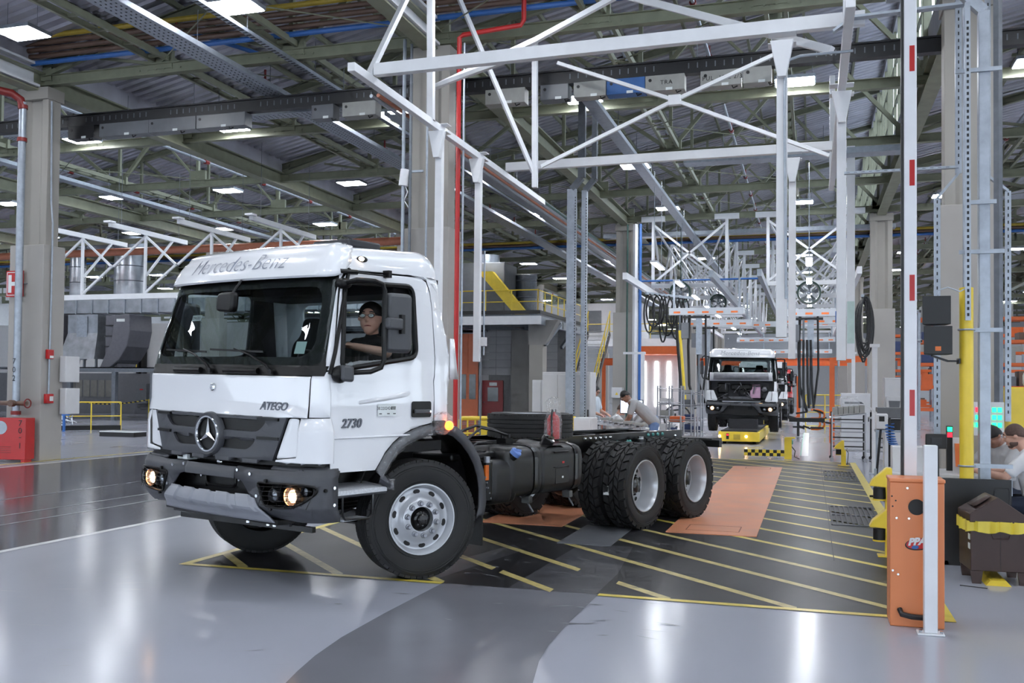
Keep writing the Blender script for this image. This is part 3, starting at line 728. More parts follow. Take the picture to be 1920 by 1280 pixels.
# ---- bonnet panel, corner panels
cpanel('bonnet', dens([(-1.035, 1.40), (1.035, 1.40), (1.05, 1.716), (-1.05, 1.716)], .2), 'truck_white', truck, off=lambda s, z: .004 + .022 * max(0, 1 - abs(z - 1.415) / .07))
cpanel('corner_panel', dens([(1.045, 1.405), (1.225, 1.405), (ss(1.045, 1.7), 1.70), (ss(1.048, 1.76), 1.765), (1.058, 1.72)], .15), 'truck_white', truck, mirror=True)
cpanel('corner_panel', dens([(.985, 1.395), (1.235, 1.40), (1.235, 1.055), (.77, 1.055), (.775, 1.07), (.968, 1.095)], .1), 'truck_white', truck, mirror=True, off=lambda s, z: .034 * min(1, (1.40 - z) / .05))
cpanel('lamp_cover', roundpoly([(.89, 1.392), (.975, 1.392), (.96, 1.10), (.76, 1.075)], .02), 'truck_white', truck, mirror=True, off=.012)
# front joint fillers
cpanel('inner_front', dens([(-1.2, 1.02), (1.2, 1.02), (1.2, 1.76), (-1.2, 1.76)], .2), 'cab_black', truck, off=-.02, solid=.01)
o = cbuild(MB().lathe([(.0, .0), (.024, .0), (.032, -.002), (.034, -.012)], 20, Matrix.Translation(PC(0, 1.615, .018)) @ Matrix.Rotation(pi / 2, 4, 'Y')), 'bonnet_badge', 'chrome', truck)
lm = face_M(PC(.72, 1.452, .008), PC(.80, 1.452) - PC(.64, 1.452), (0, 0, 1))
o = lettering('lettering', 'ATEGO', .088, 'badge', truck, LEAN @ lm, shear=.28, ext=.006, bold=.002, space=.95); o['label'] = 'chrome badge reading ATEGO'
lm = face_M(PC(ss(.83, 1.35), 1.325, .006), (-1, 0, 0), (0, 0, 1))
o = lettering('lettering', '2730', .10, 'badge', truck, LEAN @ lm, shear=.25, ext=.005, bold=.002, space=1.05); o['label'] = 'chrome badge reading 2730'
q = face_M(PC(ss(.44, 1.46), 1.46, .009), (-1, 0, 0), (0, 0, 1))
st = cbuild(MB().prism([(-.105, -.05), (.105, -.05), (.105, .05), (-.105, .05)], q, .001), 'paper_label', 'sticker_white', truck)
o = lettering('lettering', '38.2202424', .036, 'print_black', st, LEAN @ q @ Matrix.Translation((-.03, .0, .0015)))
br = MB()
for i in range(16): br.prism([(.045 + .0035 * i, -.0), (.045 + .0035 * i + random.choice((.001, .002)), -.0), (.045 + .0035 * i + .0018, .028), (.045 + .0035 * i, .028)], q @ Matrix.Translation((0, 0, .0012)), .0005)
for i, x in enumerate((-.09, .0, .07)): br.prism([(x, -.035), (x + .03, -.035), (x + .03, -.028), (x, -.028)], q @ Matrix.Translation((0, 0, .0012)), .0005)
cbuild(br, 'print', 'print_black', st, smooth=0)
# ---- grille
gm = cpanel('grille', dens([(-.87, 1.393), (.87, 1.393), (.735, 1.06), (-.735, 1.06)], .15), 'grille_mesh', truck, off=.006, solid=.008)
up_h = roundpoly([(-.68, 1.372), (.68, 1.372), (.58, 1.275), (-.58, 1.275)], .06); lo_h = roundpoly([(-.57, 1.225), (.57, 1.225), (.47, 1.13), (-.47, 1.13)], .06)
gf = skin_panel(dens([(-.87, 1.393), (.87, 1.393), (.735, 1.06), (-.735, 1.06)], .15), [dens(up_h, .1), dens(lo_h, .1)], off=.03).xf(LEAN)
o = gf.build('grille_frame', 'truck_grey', gm, merge=True); outward(o); md = o.modifiers.new('s', 'SOLIDIFY'); md.thickness = .03; md.offset = -1; md = o.modifiers.new('b', 'BEVEL'); md.width = .01; md.segments = 2; md.limit_method = 'ANGLE'
for z in (1.385, 1.236):
    cbuild(MB().bar(PC(-.80, z - .006, .036), PC(-.58, z - .006, .038), .02, .022), 'grille_slot', 'cab_black', gm); cbuild(MB().bar(PC(.58, z - .006, .038), PC(.80, z - .006, .036), .02, .022), 'grille_slot', 'cab_black', gm)
EM = Matrix.Translation(PC(0, 1.235, .045)) @ Matrix.Rotation(pi / 2, 4, 'Y')
em = cbuild(MB().lathe([(.0, -.02), (.145, -.01), (.150, .012), (.168, .016), (.178, -.004), (.180, -.035)], 40, EM), 'emblem', 'truck_grey', truck)
cbuild(MB().lathe([(.0, .0), (.13, .0)], 32, EM @ Matrix.Translation((0, 0, -.004))), 'emblem_field', 'cab_black', em)
cbuild(MB().lathe([(.130, .012), (.134, .022), (.146, .022), (.150, .012), (.130, .012)], 40, EM), 'emblem_ring', 'chrome', em)
stp = MB()
for k in range(3):
    a = radians(120 * k); d = V(0, sin(a), cos(a)); e = V(0, cos(a), -sin(a)); c = PC(0, 1.235, .05)
    t_, l_, r_ = c + d * .132, c + (e * .86 + d * .5) * .026, c + (-e * .86 + d * .5) * .026
    stp.add([t_, l_, c + V(.018, 0, 0), r_, c - V(.004, 0, 0)], [(0, 1, 2), (0, 2, 3), (0, 4, 1), (0, 3, 4)])
cbuild(stp, 'emblem_star', 'chrome', em, smooth=0)

# ---- bumper
def PBm(s, z, off=0.0):
    a = abs(s); sg = 1 if s >= 0 else -1; tuck = .10 * max(0, (.72 - z) / .13) ** 1.5 + .05 * max(0, (z - .94) / .1)
    xa = 1.325 - tuck; w = 1.175 - tuck * .25; yc = .95; lc = .34
    if a <= yc: x, y, nx, ny = xa - .065 * (a / yc) ** 2, a, 1, .15 * a / yc
    elif a <= yc + lc:
        t = (a - yc) / lc * pi / 2; x = xa - .065 - .20 * (1 - cos(t)); y = yc + (w - yc) * sin(t); nx, ny = cos(t), sin(t)
    else: x, y, nx, ny = xa - .265 - (a - yc - lc), w, 0, 1
    return Vector((x + nx * off, sg * (y + ny * off), z))
def bs(x): return .95 + .34 + (1.06 - x)
BCUT = sorted([0, .3, -.3, .6, -.6] + [.95 + .34 * i / 8 for i in range(9)] + [-.95 - .34 * i / 8 for i in range(9)])
BZ = [.60, .62, .64, .66, .68, .70, .72, .8, .9, .94, .96, .98, 1.0, 1.02]
def bpanel(name, outline, m, parent, holes=(), off=0., solid=.015, mirror=False, bevel=0.):
    res = []
    for sg in ((1, -1) if mirror else (1,)):
        g = skin_panel([(p[0] * sg, p[1]) for p in outline], [[(p[0] * sg, p[1]) for p in h] for h in holes], PBm, off, BCUT, BZ).xf(LEAN)
        o = outward(g.build(name, m, parent, merge=True)); res.append(o)
        if solid: md = o.modifiers.new('solid', 'SOLIDIFY'); md.thickness = solid; md.offset = -1
        if bevel: md = o.modifiers.new('b', 'BEVEL'); md.width = bevel; md.segments = 2; md.limit_method = 'ANGLE'; md.angle_limit = radians(50)
    return res
bumper = cbuild(MB().box(.98, 1.10, -1.05, 1.05, .64, .98), 'bumper', 'cab_black', truck)
HL = roundpoly([(.60, .885, .03), (1.10, .90, .12), (1.20, .86, .10), (1.0, .715, .12), (.685, .70, .05)], .05)
END = [(.335, 1.0), (.335, .90, ), (.42, .885), (.50, .80), (.56, .70), (.70, .615), (.95, .598), (bs(1.02), .60), (bs(.985), .66), (bs(.985), 1.0), (1.0, 1.0), (.62, .985)]
bpanel('bumper_end', roundpoly([(x, z, .02) for x, z in END], .02, 3), 'truck_grey', bumper, holes=[HL], mirror=True)
bpanel('bumper_bar', [(-.33, .895), (.33, .895), (.33, .99), (-.33, .99)], 'truck_grey', bumper, off=.004, solid=.06, bevel=.008)
for sg in (1, -1):
    # raised corner on top of the bumper
    cbuild(MB().grid(lambda u, v: PBm(sg * (.70 + .0 * v + (bs(.99) - .70) * u), 1.0 - .004 + .055 * v, -.01 - .05 * v), 12, 3), 'bumper_shoulder', 'truck_grey', bumper, solid=.015)
    for (s_, z_) in ((.52, .945), (.60, .78), (bs(1.03), .87), (bs(1.03), .74), (.36, .965)):
        p = PBm(sg * s_, z_, .002); q = PBm(sg * s_, z_, .012); cbuild(MB().cyl(p, q, .013, n=8), 'bolt', 'chrome', bumper)
    hl = bpanel('headlight', [(s_ * sg, z_) for s_, z_ in HL], 'cab_black', bumper, off=-.06, solid=.01)[0]
    hl.parent = truck
    rim = [PBm(sg * s_, z_, .004) for s_, z_ in HL]; cbuild(MB().tube(rim, .010, 5, closed=True), 'headlight_rim', 'cab_black', hl)
    rim2 = [[PBm(sg * s_, z_, o_) for s_, z_ in HL] for o_ in (.0, -.06)]; n2 = len(HL)
    cbuild(MB().add(rim2[0] + rim2[1], [(i, (i + 1) % n2, n2 + (i + 1) % n2, n2 + i) for i in range(n2)]), 'headlight_well', 'cab_black', hl)
    for (s_, z_, r_, mm, mr) in ((.945, .80, .078, 'headlight_on', 'reflector'), (.765, .795, .058, 'reflector_off', 'steel_dark'), (1.10, .845, .042, 'reflector_off', 'cab_black')):
        c = PBm(sg * s_, z_, -.055); M = Matrix.Translation(c) @ Matrix.Rotation(pi / 2, 4, 'Y')
        cbuild(MB().lathe([(r_, .0), (r_, .045), (r_ * .93, .05), (r_ * .9, .03)], 24, M), 'lamp_barrel', mr, hl)
        k_ = .62 if mm == 'headlight_on' else .9
        cbuild(MB().lathe([(0, .042), (r_ * .5 * k_, .038), (r_ * k_, .026)], 20, M), 'lamp_lens', mm, hl)
        if mm == 'headlight_on': cbuild(MB().lathe([(r_ * k_, .026), (r_ * .92, .04)], 24, M), 'lamp_reflector', mr, hl)
    gd = MB()   # wire guard over the lamp
    for i in range(6):
        s0 = .64 + .09 * i; gd.tube([PBm(sg * (s0 + .06), .885 - .01 * abs(i - 2), .022), PBm(sg * (s0 + .035), .80, .03), PBm(sg * (s0 - .0), .715, .022)], .0028, 4)
    for i in range(5):
        z0 = .73 + .035 * i; gd.tube([PBm(sg * (.66 - .012 * i), z0 - .012, .02), PBm(sg * .88, z0, .03), PBm(sg * (1.06 + .022 * min(i, 3)), z0 + .012, .022)], .0028, 4)
    tag(cbuild(gd, 'lamp_guard', 'cab_black', hl, smooth=0), None, None, None, 'stuff')
    for (s_, z_) in ((.70, .905), (.74, .69), (1.235, .855)):
        cbuild(MB().cyl(PBm(sg * s_, z_, .0), PBm(sg * s_, z_, .02), .014, n=8), 'guard_clip', 'cab_black', hl)
# dark opening with tow frame, silver skid plate
cbuild(MB().box(1.02, 1.16, -.55, .55, .60, .91), 'bumper_cavity', 'print_black', bumper)
tw = MB(); fr_ = roundpoly([(-.17, .80), (.16, .80), (.20, .83), (.20, .885), (-.20, .885), (-.20, .83)], .02)
tw.tube([V(1.20, y, z) for y, z in fr_], .012, 6, closed=True)
cbuild(tw, 'tow_frame', 'cab_black', bumper)
for y in (-.36, -.27, .24, .30): cbuild(MB().cyl((1.19, y, .87), (1.205, y, .87), .013, n=8), 'bolt', 'chrome', bumper)
for sgy in (-1, 1): cbuild(MB().box(1.10, 1.19, sgy * .30 - .08, sgy * .30 + .08, .78, .90), 'tow_bracket', 'cab_black', bumper)
cbuild(MB().lathe([(.0, .02), (.02, .02), (.026, .012), (.034, .012), (.036, 0)], 16, Matrix.Translation((1.22, .02, 1.0)) @ Matrix.Rotation(pi / 2, 4, 'Y')), 'tow_eye', 'chrome', bumper)
def skid(u, v):
    y = -.56 + 1.12 * u; z = .775 - .20 * v; yy = y + (.30 * v - .0) * (1 if y > 0 else -1) * .55 * (abs(y) / .56); n5 = u * 5; fr5 = n5 - int(n5)
    rib = .014 * (1 if .12 < fr5 < .78 else 0) if v < .6 else 0.
    z2 = z + (.012 if (.12 < fr5 < .80 and v < .02) else 0)
    return V(1.345 - .05 * (y / .56) ** 2 + .02 * sin(pi * min(1, v * 1.3)) - .12 * max(0, v - .45) + rib, yy, z2)
cbuild(MB().grid(skid, 60, 12), 'skid_plate', 'skid_silver', bumper, solid=.015, smooth=25)
cbuild(MB().box(1.04, 1.22, -.75, .75, .555, .60), 'lower_lip', 'cab_black', bumper, bevel=.01)
cbuild(MB().box(1.10, 1.28, -.42, -.36, 1.0, 1.04).box(1.12, 1.2, -.62, -.45, .985, 1.035), 'wrapped_connector', 'sticker_white', bumper)
# ---- steps beside the wheel
stp = cbuild(MB().box(.40, .985, .80, 1.12, .775, .80), 'step', 'truck_grey', truck, bevel=.008)
cbuild(MB().prism([(.88, .86), (1.135, .842), (1.15, .835), (1.15, .80), (.88, .80)], face_M((.43, 0, 0), (0, 1, 0), (0, 0, 1)), .535), 'step_tread', 'alu_tread', stp)
cbuild(MB().box(.42, 1.0, .80, .86, .835, .99), 'step_back', 'cab_black', stp); cbuild(MB().box(.965, 1.0, .85, 1.15, .74, .965), 'step_side', 'truck_grey', stp, bevel=.01)
sl = cbuild(MB().tube([V(.88, 1.11, .80), V(.88, 1.11, .64), V(.85, 1.11, .605), V(.60, 1.11, .59), V(.56, 1.11, .62), V(.55, 1.11, .80)], .011, 6), 'lower_step', 'chassis_black', truck)
cbuild(MB().box(.60, .86, .98, 1.10, .585, .60), 'step_tread', 'alu_tread', sl)
# ---- wheel-arch trim, mudguard
def trim_pt(u, v, y0=1.13, y1=1.165):
    pts = [(.43, .81), (.44, .90)] + [(x - .012, z - .01) for x, z in ARCH] + [(-.30, 1.345), (-.385, 1.335)]
    t = u * (len(pts) - 1); i = min(int(t), len(pts) - 2); f = t - i; x, z = lerp(pts[i][0], pts[i + 1][0], f), lerp(pts[i][1], pts[i + 1][1], f)
    d = Vector((pts[i + 1][0] - pts[i][0], pts[i + 1][1] - pts[i][1])).normalized(); nx, nz = d.y, -d.x
    k = .10 * v; return V(x - abs(nx) * k if True else x, y0 + (y1 - y0) * sin(pi * v), z - abs(nz) * k)
tr_ = cbuild(MB().grid(trim_pt, 40, 5), 'arch_trim', 'truck_grey', truck, solid=.02, smooth=50)
cbuild(MB().grid(lambda u, v: trim_pt(u, v * 1.12 - .06) + V(.006 * sin(u * 60), .014 + .006 * sin(u * 83 + v * 9), .006 * sin(u * 47 + v * 7)), 90, 8), 'protective_film', 'plastic_film', tr_, smooth=40)
mg = [(-.30, 1.335), (-.42, 1.30), (-.55, 1.22), (-.66, 1.12), (-.74, 1.02), (-.80, .90), (-.835, .78), (-.845, .60), (-.82, .49)]
def mud(u, v):
    t = u * (len(mg) - 1); i = min(int(t), len(mg) - 2); f = t - i
    return V(lerp(mg[i][0], mg[i + 1][0], f), 1.155 - .42 * v, lerp(mg[i][1], mg[i + 1][1], f))
gd_ = MB().grid(mud, 24, 3)
mo = cbuild(gd_, 'mudguard', 'cab_black', truck, solid=.02, smooth=50)
def mlip(u, v):
    t = u * (len(mg) - 1); i = min(int(t), len(mg) - 2); f = t - i; x, z = lerp(mg[i][0], mg[i + 1][0], f), lerp(mg[i][1], mg[i + 1][1], f)
    wdt = .085 + .05 * u; return V(x + (wdt * .8 * v) * (.5 + .5 * u), 1.165 - .01 * v, z - wdt * v * (1 - .75 * u))
cbuild(MB().grid(mlip, 24, 2), 'mudguard_lip', 'truck_grey', mo, solid=.012, smooth=50)
cbuild(MB().box(-.83, -.81, .72, 1.14, .20, .56), 'mud_flap', 'rubber_hose', truck)
ml = cbuild(MB().ball((-.30, 1.175, 1.315), (.05, .03, .04), 12, 8), 'side_indicator', 'amber_on', truck)
cbuild(MB().box(-.27, -.12, 1.13, 1.17, 1.27, 1.36), 'indicator_housing', 'cab_black', truck, bevel=.01)
_r5 = random.Random(5)
def crumple(c, r, n, jit, name, parent, seed=1):
    rr = random.Random(seed); m = MB().ball(c, r, n, n // 2 + 1); m.v = [tuple(Vector(p) + Vector((rr.uniform(-jit, jit), rr.uniform(-jit, jit), rr.uniform(-jit, jit)))) for p in m.v]
    return m.build(name, 'plastic_film', parent, smooth=20)
crumple((-.22, 1.17, 1.32), (.14, .06, .09), 16, .014, 'plastic_wrap', truck)
# inner wheel house
cbuild(MB().grid(lambda u, v: V(.0 + .60 * cos(pi * (.10 + .62 * u)) * 1.0, .62 + .34 * v, .62 + .62 * sin(pi * (.10 + .62 * u))), 16, 1), 'wheel_house', 'cab_black', truck, solid=.02)
# ---- mirrors
mir = cbuild(MB().prism(roundpoly([(-.115, -.235), (.115, -.235), (.115, .235), (-.115, .235)], .045), face_M((.585, 1.43, 2.155), (-1, .25, 0), (0, 0, 1)), -.12), 'mirror', 'mirror_grey', truck, bevel=.03)
cbuild(MB().tube([PC(ss(.88, 2.45), 2.455, .03), V(.90, 1.26, 2.475), V(.80, 1.36, 2.47), V(.74, 1.38, 2.45), V(.715, 1.38, 2.40), V(.715, 1.38, 1.86), V(.735, 1.37, 1.80), V(.80, 1.32, 1.765), V(.9, 1.22, 1.755), PC(ss(.93, 1.77), 1.775, .02)], .020, 8), 'mirror_arm', 'cab_black', mir)
cbuild(MB().box(.59, .745, 1.41, 1.47, 2.10, 2.19), 'mirror_clamp', 'mirror_grey', mir, bevel=.015)
cbuild(MB().box(.56, .60, 1.40, 1.455, 2.07, 2.22), 'clamp_slot', 'cab_black', mir)
for z, x in ((1.74, .98), (2.455, .885)): cbuild(MB().ball(PC(ss(x, z), z, .03), (.075, .055, .07 if z < 2 else .045), 12, 8), 'mirror_foot', 'cab_black', mir)
km = cbuild(MB().prism(roundpoly([(-.05, -.055), (.05, -.065), (.05, .06), (-.05, .07)], .03), face_M((.985, 1.27, 1.745), (-1, .5, 0), (0, 0, 1)), -.09), 'kerb_mirror', 'mirror_grey', truck, bevel=.02)
# far-side mirror
mir2 = cbuild(MB().prism(roundpoly([(-.13, -.235), (.13, -.235), (.13, .235), (-.13, .235)], .045), face_M((.62, -1.30, 2.155), (-1, -.2, 0), (0, 0, 1)), -.10), 'mirror', 'mirror_grey', truck, bevel=.03)
cbuild(MB().tube([PC(-ss(.865, 2.5), 2.515, .03), V(.80, -1.26, 2.545), V(.68, -1.32, 2.51), V(.66, -1.34, 2.45), V(.66, -1.34, 1.86), V(.72, -1.30, 1.79), PC(-ss(.93, 1.77), 1.775, .02)], .020, 8), 'mirror_arm', 'cab_black', mir2)
cbuild(MB().prism(roundpoly([(-.15, -.075), (.12, -.095), (.14, .075), (-.12, .075)], .05), face_M((1.20, .10, 2.315), (.15, 1, 0), (0, 0, 1)), .07), 'front_mirror', 'cab_black', truck, bevel=.02)
cbuild(MB().tube([PC(.10, 2.5, .06), V(1.205, .10, 2.37)], .012, 6), 'mirror_arm', 'cab_black', truck)
# radio-aerial bar over the door
ab = cbuild(MB().tube([PC(ss(.86, 2.555), 2.555, .03), PC(ss(.40, 2.56), 2.56, .035)], .008, 6), 'mirror_stay', 'cab_black', truck)
cbuild(MB().tube([PC(ss(.90, 2.55), 2.553, .03), PC(ss(.74, 2.56), 2.557, .03)], .020, 8), 'stay_grip', 'cab_black', ab); cbuild(MB().box(.385, .42, 1.06, 1.13, 2.545, 2.605), 'stay_clip', 'cab_black', ab)
# stickers inside the windshield
for (s_, z_, w_, h_, mm, tx) in ((-.50, 2.20, .15, .05, 'sticker_white', '094381'), (.90, 1.94, .105, .10, 'sticker_green', None)):
    q = face_M(PC(s_, z_, -.002), PC(s_ + .05, z_) - PC(s_ - .05, z_), PC(s_, z_ + .05) - PC(s_, z_ - .05))
    o = cbuild(MB().prism([(-w_ / 2, -h_ / 2), (w_ / 2, -h_ / 2), (w_ / 2, h_ / 2), (-w_ / 2, h_ / 2)], q, -.001), 'windshield_sticker', mm, truck)
    if tx: lettering('lettering', tx, .045, 'print_black', o, LEAN @ q @ Matrix.Translation((0, -.016, .002)), space=1.0)
# ---- interior
cbuild(MB().grid(lambda u, v: V(1.16 - .34 * v, -1.02 + 2.04 * u, 1.80 - .03 * v + .035 * sin(pi * v)), 20, 6), 'dashboard', 'cab_lining', truck, solid=.05)
cbuild(MB().box(.62, .86, -1.02, 1.02, 1.30, 1.74), 'dashboard_front', 'cab_lining', truck)
cbuild(MB().box(-.34, 1.0, -1.05, 1.05, 1.10, 1.18), 'cab_floor', 'cab_lining', truck)
cbuild(MB().box(-.33, .95, -1.0, 1.0, 2.56, 2.60), 'headliner', 'cab_lining', truck); cbuild(MB().box(-.30, .2, -.98, .98, 2.44, 2.56), 'rear_shelf', 'cab_lining', truck, bevel=.03)
for y in (.52, -.55):
    s_ = cbuild(MB().box(-.12, .38, y - .25, y + .25, 1.40, 1.56), 'seat', 'seat_black', truck, bevel=.05)
    cbuild(MB().prism(roundpoly([(-.25, 0), (.25, 0), (.23, .55), (.13, .62), (.12, .80), (-.12, .80), (-.13, .62), (-.23, .55)], .06), face_M((-.08, y, 1.50), (0, 1, 0), (-.16, 0, 1)), -.12), 'backrest', 'seat_black', s_, bevel=.03)
    cbuild(MB().box(-.05, .3, y - .15, y + .15, 1.15, 1.42), 'seat_base', 'cab_lining', s_)
SW_C = V(.62, .54, 1.80); SWM = Matrix.Translation(SW_C) @ Matrix.Rotation(radians(-35), 4, 'Y')
sw = cbuild(MB().tube([SWM @ V(.225 * cos(a), .225 * sin(a), 0) for a in [2 * pi * i / 28 for i in range(28)]], .016, 8, closed=True), 'steering_wheel', 'cab_lining', truck)
cbuild(MB().lathe([(0, .02), (.06, .02), (.07, -.03)], 16, SWM), 'hub', 'cab_lining', sw)
for a in (.3, pi - .3, -pi / 2): cbuild(MB().bar(SWM @ V(0, 0, 0), SWM @ V(.22 * cos(a), .22 * sin(a), 0), .04, .012), 'spoke', 'cab_lining', sw)
cbuild(MB().cyl(SWM @ V(0, 0, -.02), SWM @ V(0.05, 0, -.32), .04, n=10), 'column_cover', 'cab_lining', sw)

# ---- wheels
def wheel_parts(kind):
    """meshes of one wheel, axis along +y (outwards), centre at the origin"""
    R = Matrix.Rotation(-pi / 2, 4, 'X'); out = []
    side = [(.292, .105), (.30, .125), (.345, .138), (.40, .146), (.445, .143), (.475, .136), (.487, .130)]
    if kind == 'front':
        crown = [(.497, .122)]
        for k in range(5):
            a = .118 - k * .048; crown += [(.506, a - .002), (.506, a - .040), (.492, a - .041), (.492, a - .047)] if k < 4 else [(.506, a - .002), (.506, -.118)]
        prof = side + crown + [(.497, -.122)]
    else:
        prof = side[:-1] + [(.478, .125), (.482, .118), (.483, .0), (.482, -.118), (.478, -.125)]
    prof += [(r, -w) for r, w in (side if kind == 'front' else side[:-1])[::-1]]
    out.append(('tyre', MB().lathe(prof, 64, R).mesh('tyre', 'tyre', 40)))
    tr = MB(); n = 56 if kind == 'front' else 28
    def blk(a0, a1, w0, w1, r0, r1, sk0=0., sk1=0.):
        P = []
        for r, sh in ((r0, 0), (r1, .06)):
            for (a, w, sk) in ((a0, w0, sk0), (a1, w0, sk0), (a1, w1, sk1), (a0, w1, sk1)):
                am = (a0 + a1) / 2; wm = (w0 + w1) / 2; aa = a + (am - a) * sh + sk; ww = w + (wm - w) * sh
                P.append(V(r * cos(aa), ww, r * sin(aa)))
        tr.add(P, [(4, 5, 6, 7), (0, 1, 5, 4), (1, 2, 6, 5), (2, 3, 7, 6), (3, 0, 4, 7)])
    for i in range(n):
        a = 2 * pi * i / n; da = 2 * pi / n
        if kind == 'front':
            for s in (1, -1): blk(a, a + da * .86, s * .112, s * .134, .482, .504)
        else:
            for s in (1, -1):
                o_ = da * .5 if s < 0 else 0
                blk(a + o_, a + o_ + da * .80, s * .066, s * .138, .478, .507, -da * .28, 0.)
                blk(a + o_ + da * .05, a + o_ + da * .83, s * .006, s * .060, .480, .508, da * .42, -da * .22)
    out.append(('tread', tr.mesh('tread', 'tyre', 0)))
    sw_ = MB()
    for r_ in (.455, .435, .33): sw_.lathe([(r_ - .003, .1435 if r_ > .34 else .134), (r_, .1465 if r_ > .34 else .138), (r_ + .003, .1425 if r_ > .34 else .136)], 48, R)
    out.append(('sidewall_rib', sw_.mesh('sidewall_rib', 'tyre_side', 40)))
    if kind == 'front':
        out.append(('rim', MB().lathe([(.282, .10), (.296, .128), (.304, .130), (.302, .136), (.292, .136), (.284, .122), (.272, .10), (.262, .066), (.225, .062), (.195, .082), (.172, .118), (.162, .126), (.105, .126), (.104, .06)], 56, R).mesh('rim', 'rim_silver', 40)))
        hm_ = MB().add([V(.232 + .020 * sin(t), .0675, .032 * cos(t)) for t in [2 * pi * j / 14 for j in range(14)]], [tuple(range(14))]).mesh('vent_hole', 'print_black', 0)
        for i in range(10): out.append(('vent_hole', hm_, (0, 0, 0), -2 * pi * (i + .5) / 10))
        nutm = MB().lathe([(0, .042), (.014, .042), (.017, .038), (.018, .018), (.024, .016), (.026, .004), (.026, 0)], 12, R).mesh('wheel_nut', 'nut_grey', 40)
        for i in range(10):
            a = 2 * pi * i / 10 + pi / 2; out.append(('wheel_nut', nutm, (.137 * cos(a), .126, .137 * sin(a))))
        out.append(('hub', MB().lathe([(.105, .05), (.10, .068), (.074, .085), (.070, .11), (.062, .118), (.046, .12), (.044, .148), (.036, .156), (0, .158)], 28, R).mesh('hub', 'chassis_black', 40)))
        hb = MB()
        for i in range(8): a = 2 * pi * i / 8; hb.cyl((.056 * cos(a), .116, .056 * sin(a)), (.056 * cos(a), .126, .056 * sin(a)), .007, n=6)
        out.append(('hub_bolts', hb.mesh('hub_bolts', 'chassis_black', 0)))
    elif kind == 'rear':
        out.append(('rim', MB().lathe([(.282, .10), (.296, .128), (.304, .130), (.302, .138), (.293, .138), (.285, .122), (.272, .10), (.266, .06), (.258, .02), (.252, -.02), (.244, -.05), (.215, -.058), (.13, -.075), (.10, -.075)], 56, R).mesh('rim', 'rim_silver', 40)))
        hm_ = MB().add([V(.205 + .023 * sin(t), -.055, .030 * cos(t)) for t in [2 * pi * j / 14 for j in range(14)]], [tuple(range(14))]).mesh('vent_hole', 'print_black', 0)
        for i in range(10): out.append(('vent_hole', hm_, (0, 0, 0), -2 * pi * (i + .5) / 10))
        nutm = MB().lathe([(0, .04), (.011, .04), (.013, .018), (.02, .016), (.021, 0)], 10, R).mesh('wheel_nut', 'chassis_black', 40)
        for i in range(10):
            a = 2 * pi * i / 10 + pi / 2; out.append(('wheel_nut', nutm, (.137 * cos(a), -.074, .137 * sin(a))))
        out.append(('hub', MB().lathe([(.112, -.08), (.11, -.04), (.10, .0), (.085, .02), (.05, .028), (0, .03)], 24, R).mesh('hub', 'chassis_black', 40)))
    else:
        out.append(('rim', MB().lathe([(.29, .11), (.27, .09), (.26, -.09), (.29, -.11)], 40, R).mesh('rim', 'rim_silver', 40)))
    return out
WH = {k: wheel_parts(k) for k in ('front', 'rear', 'plain')}
def put_wheel(kind, parent, loc, steer=0.0, flip=False, roll=0.0, name='wheel', keep=None):
    w = bpy.data.objects.new(name, None); COL.objects.link(w); w.parent = parent; w.empty_display_size = .1
    w.matrix_local = Matrix.Translation(loc) @ Matrix.Rotation(steer + (pi if flip else 0), 4, 'Z') @ Matrix.Rotation(roll, 4, 'Y')
    for e in WH[kind]:
        if keep and e[0] not in keep: continue
        o = bpy.data.objects.new(e[0], e[1]); COL.objects.link(o); o.parent = w
        if len(e) > 2: o.location = e[2]
        if len(e) > 3: o.rotation_euler[1] = e[3]
        if e[0] in ('tread', 'sidewall_rib', 'hub_bolts'): o['kind'] = 'stuff'
    return w
HZ = .507
ST = radians(-23.8)
put_wheel('front', truck, (-.05, 1.03, HZ), ST, roll=.12)
put_wheel('front', truck, (.0, -1.02, HZ), ST, True)
for x in (-3.83, -5.13):
    put_wheel('rear', truck, (x, 1.012, HZ), 0, roll=x); put_wheel('plain', truck, (x, .675, HZ), 0, roll=x * 2)
    put_wheel('rear', truck, (x, -1.012, HZ), 0, True, roll=x); put_wheel('plain', truck, (x, -.675, HZ), 0, roll=x * 2)
    MB().cyl((x, -.9, HZ), (x, .9, HZ), .085, n=16).ball((x, 0, HZ + .02), (.2, .24, .22), 16, 10).build('rear_axle', 'chassis_black', truck)
MB().bar((0, -.9, .46), (0, .9, .46), .10, .12).build('front_axle', 'chassis_black', truck)
sp = put_wheel('front', truck, (-3.08, .02, 1.2), 0, name='spare_wheel', keep=('tyre', 'tread', 'sidewall_rib', 'rim')); sp.matrix_local = Matrix.Translation((-3.08, .02, 1.2)) @ Matrix.Rotation(pi / 2, 4, 'X')
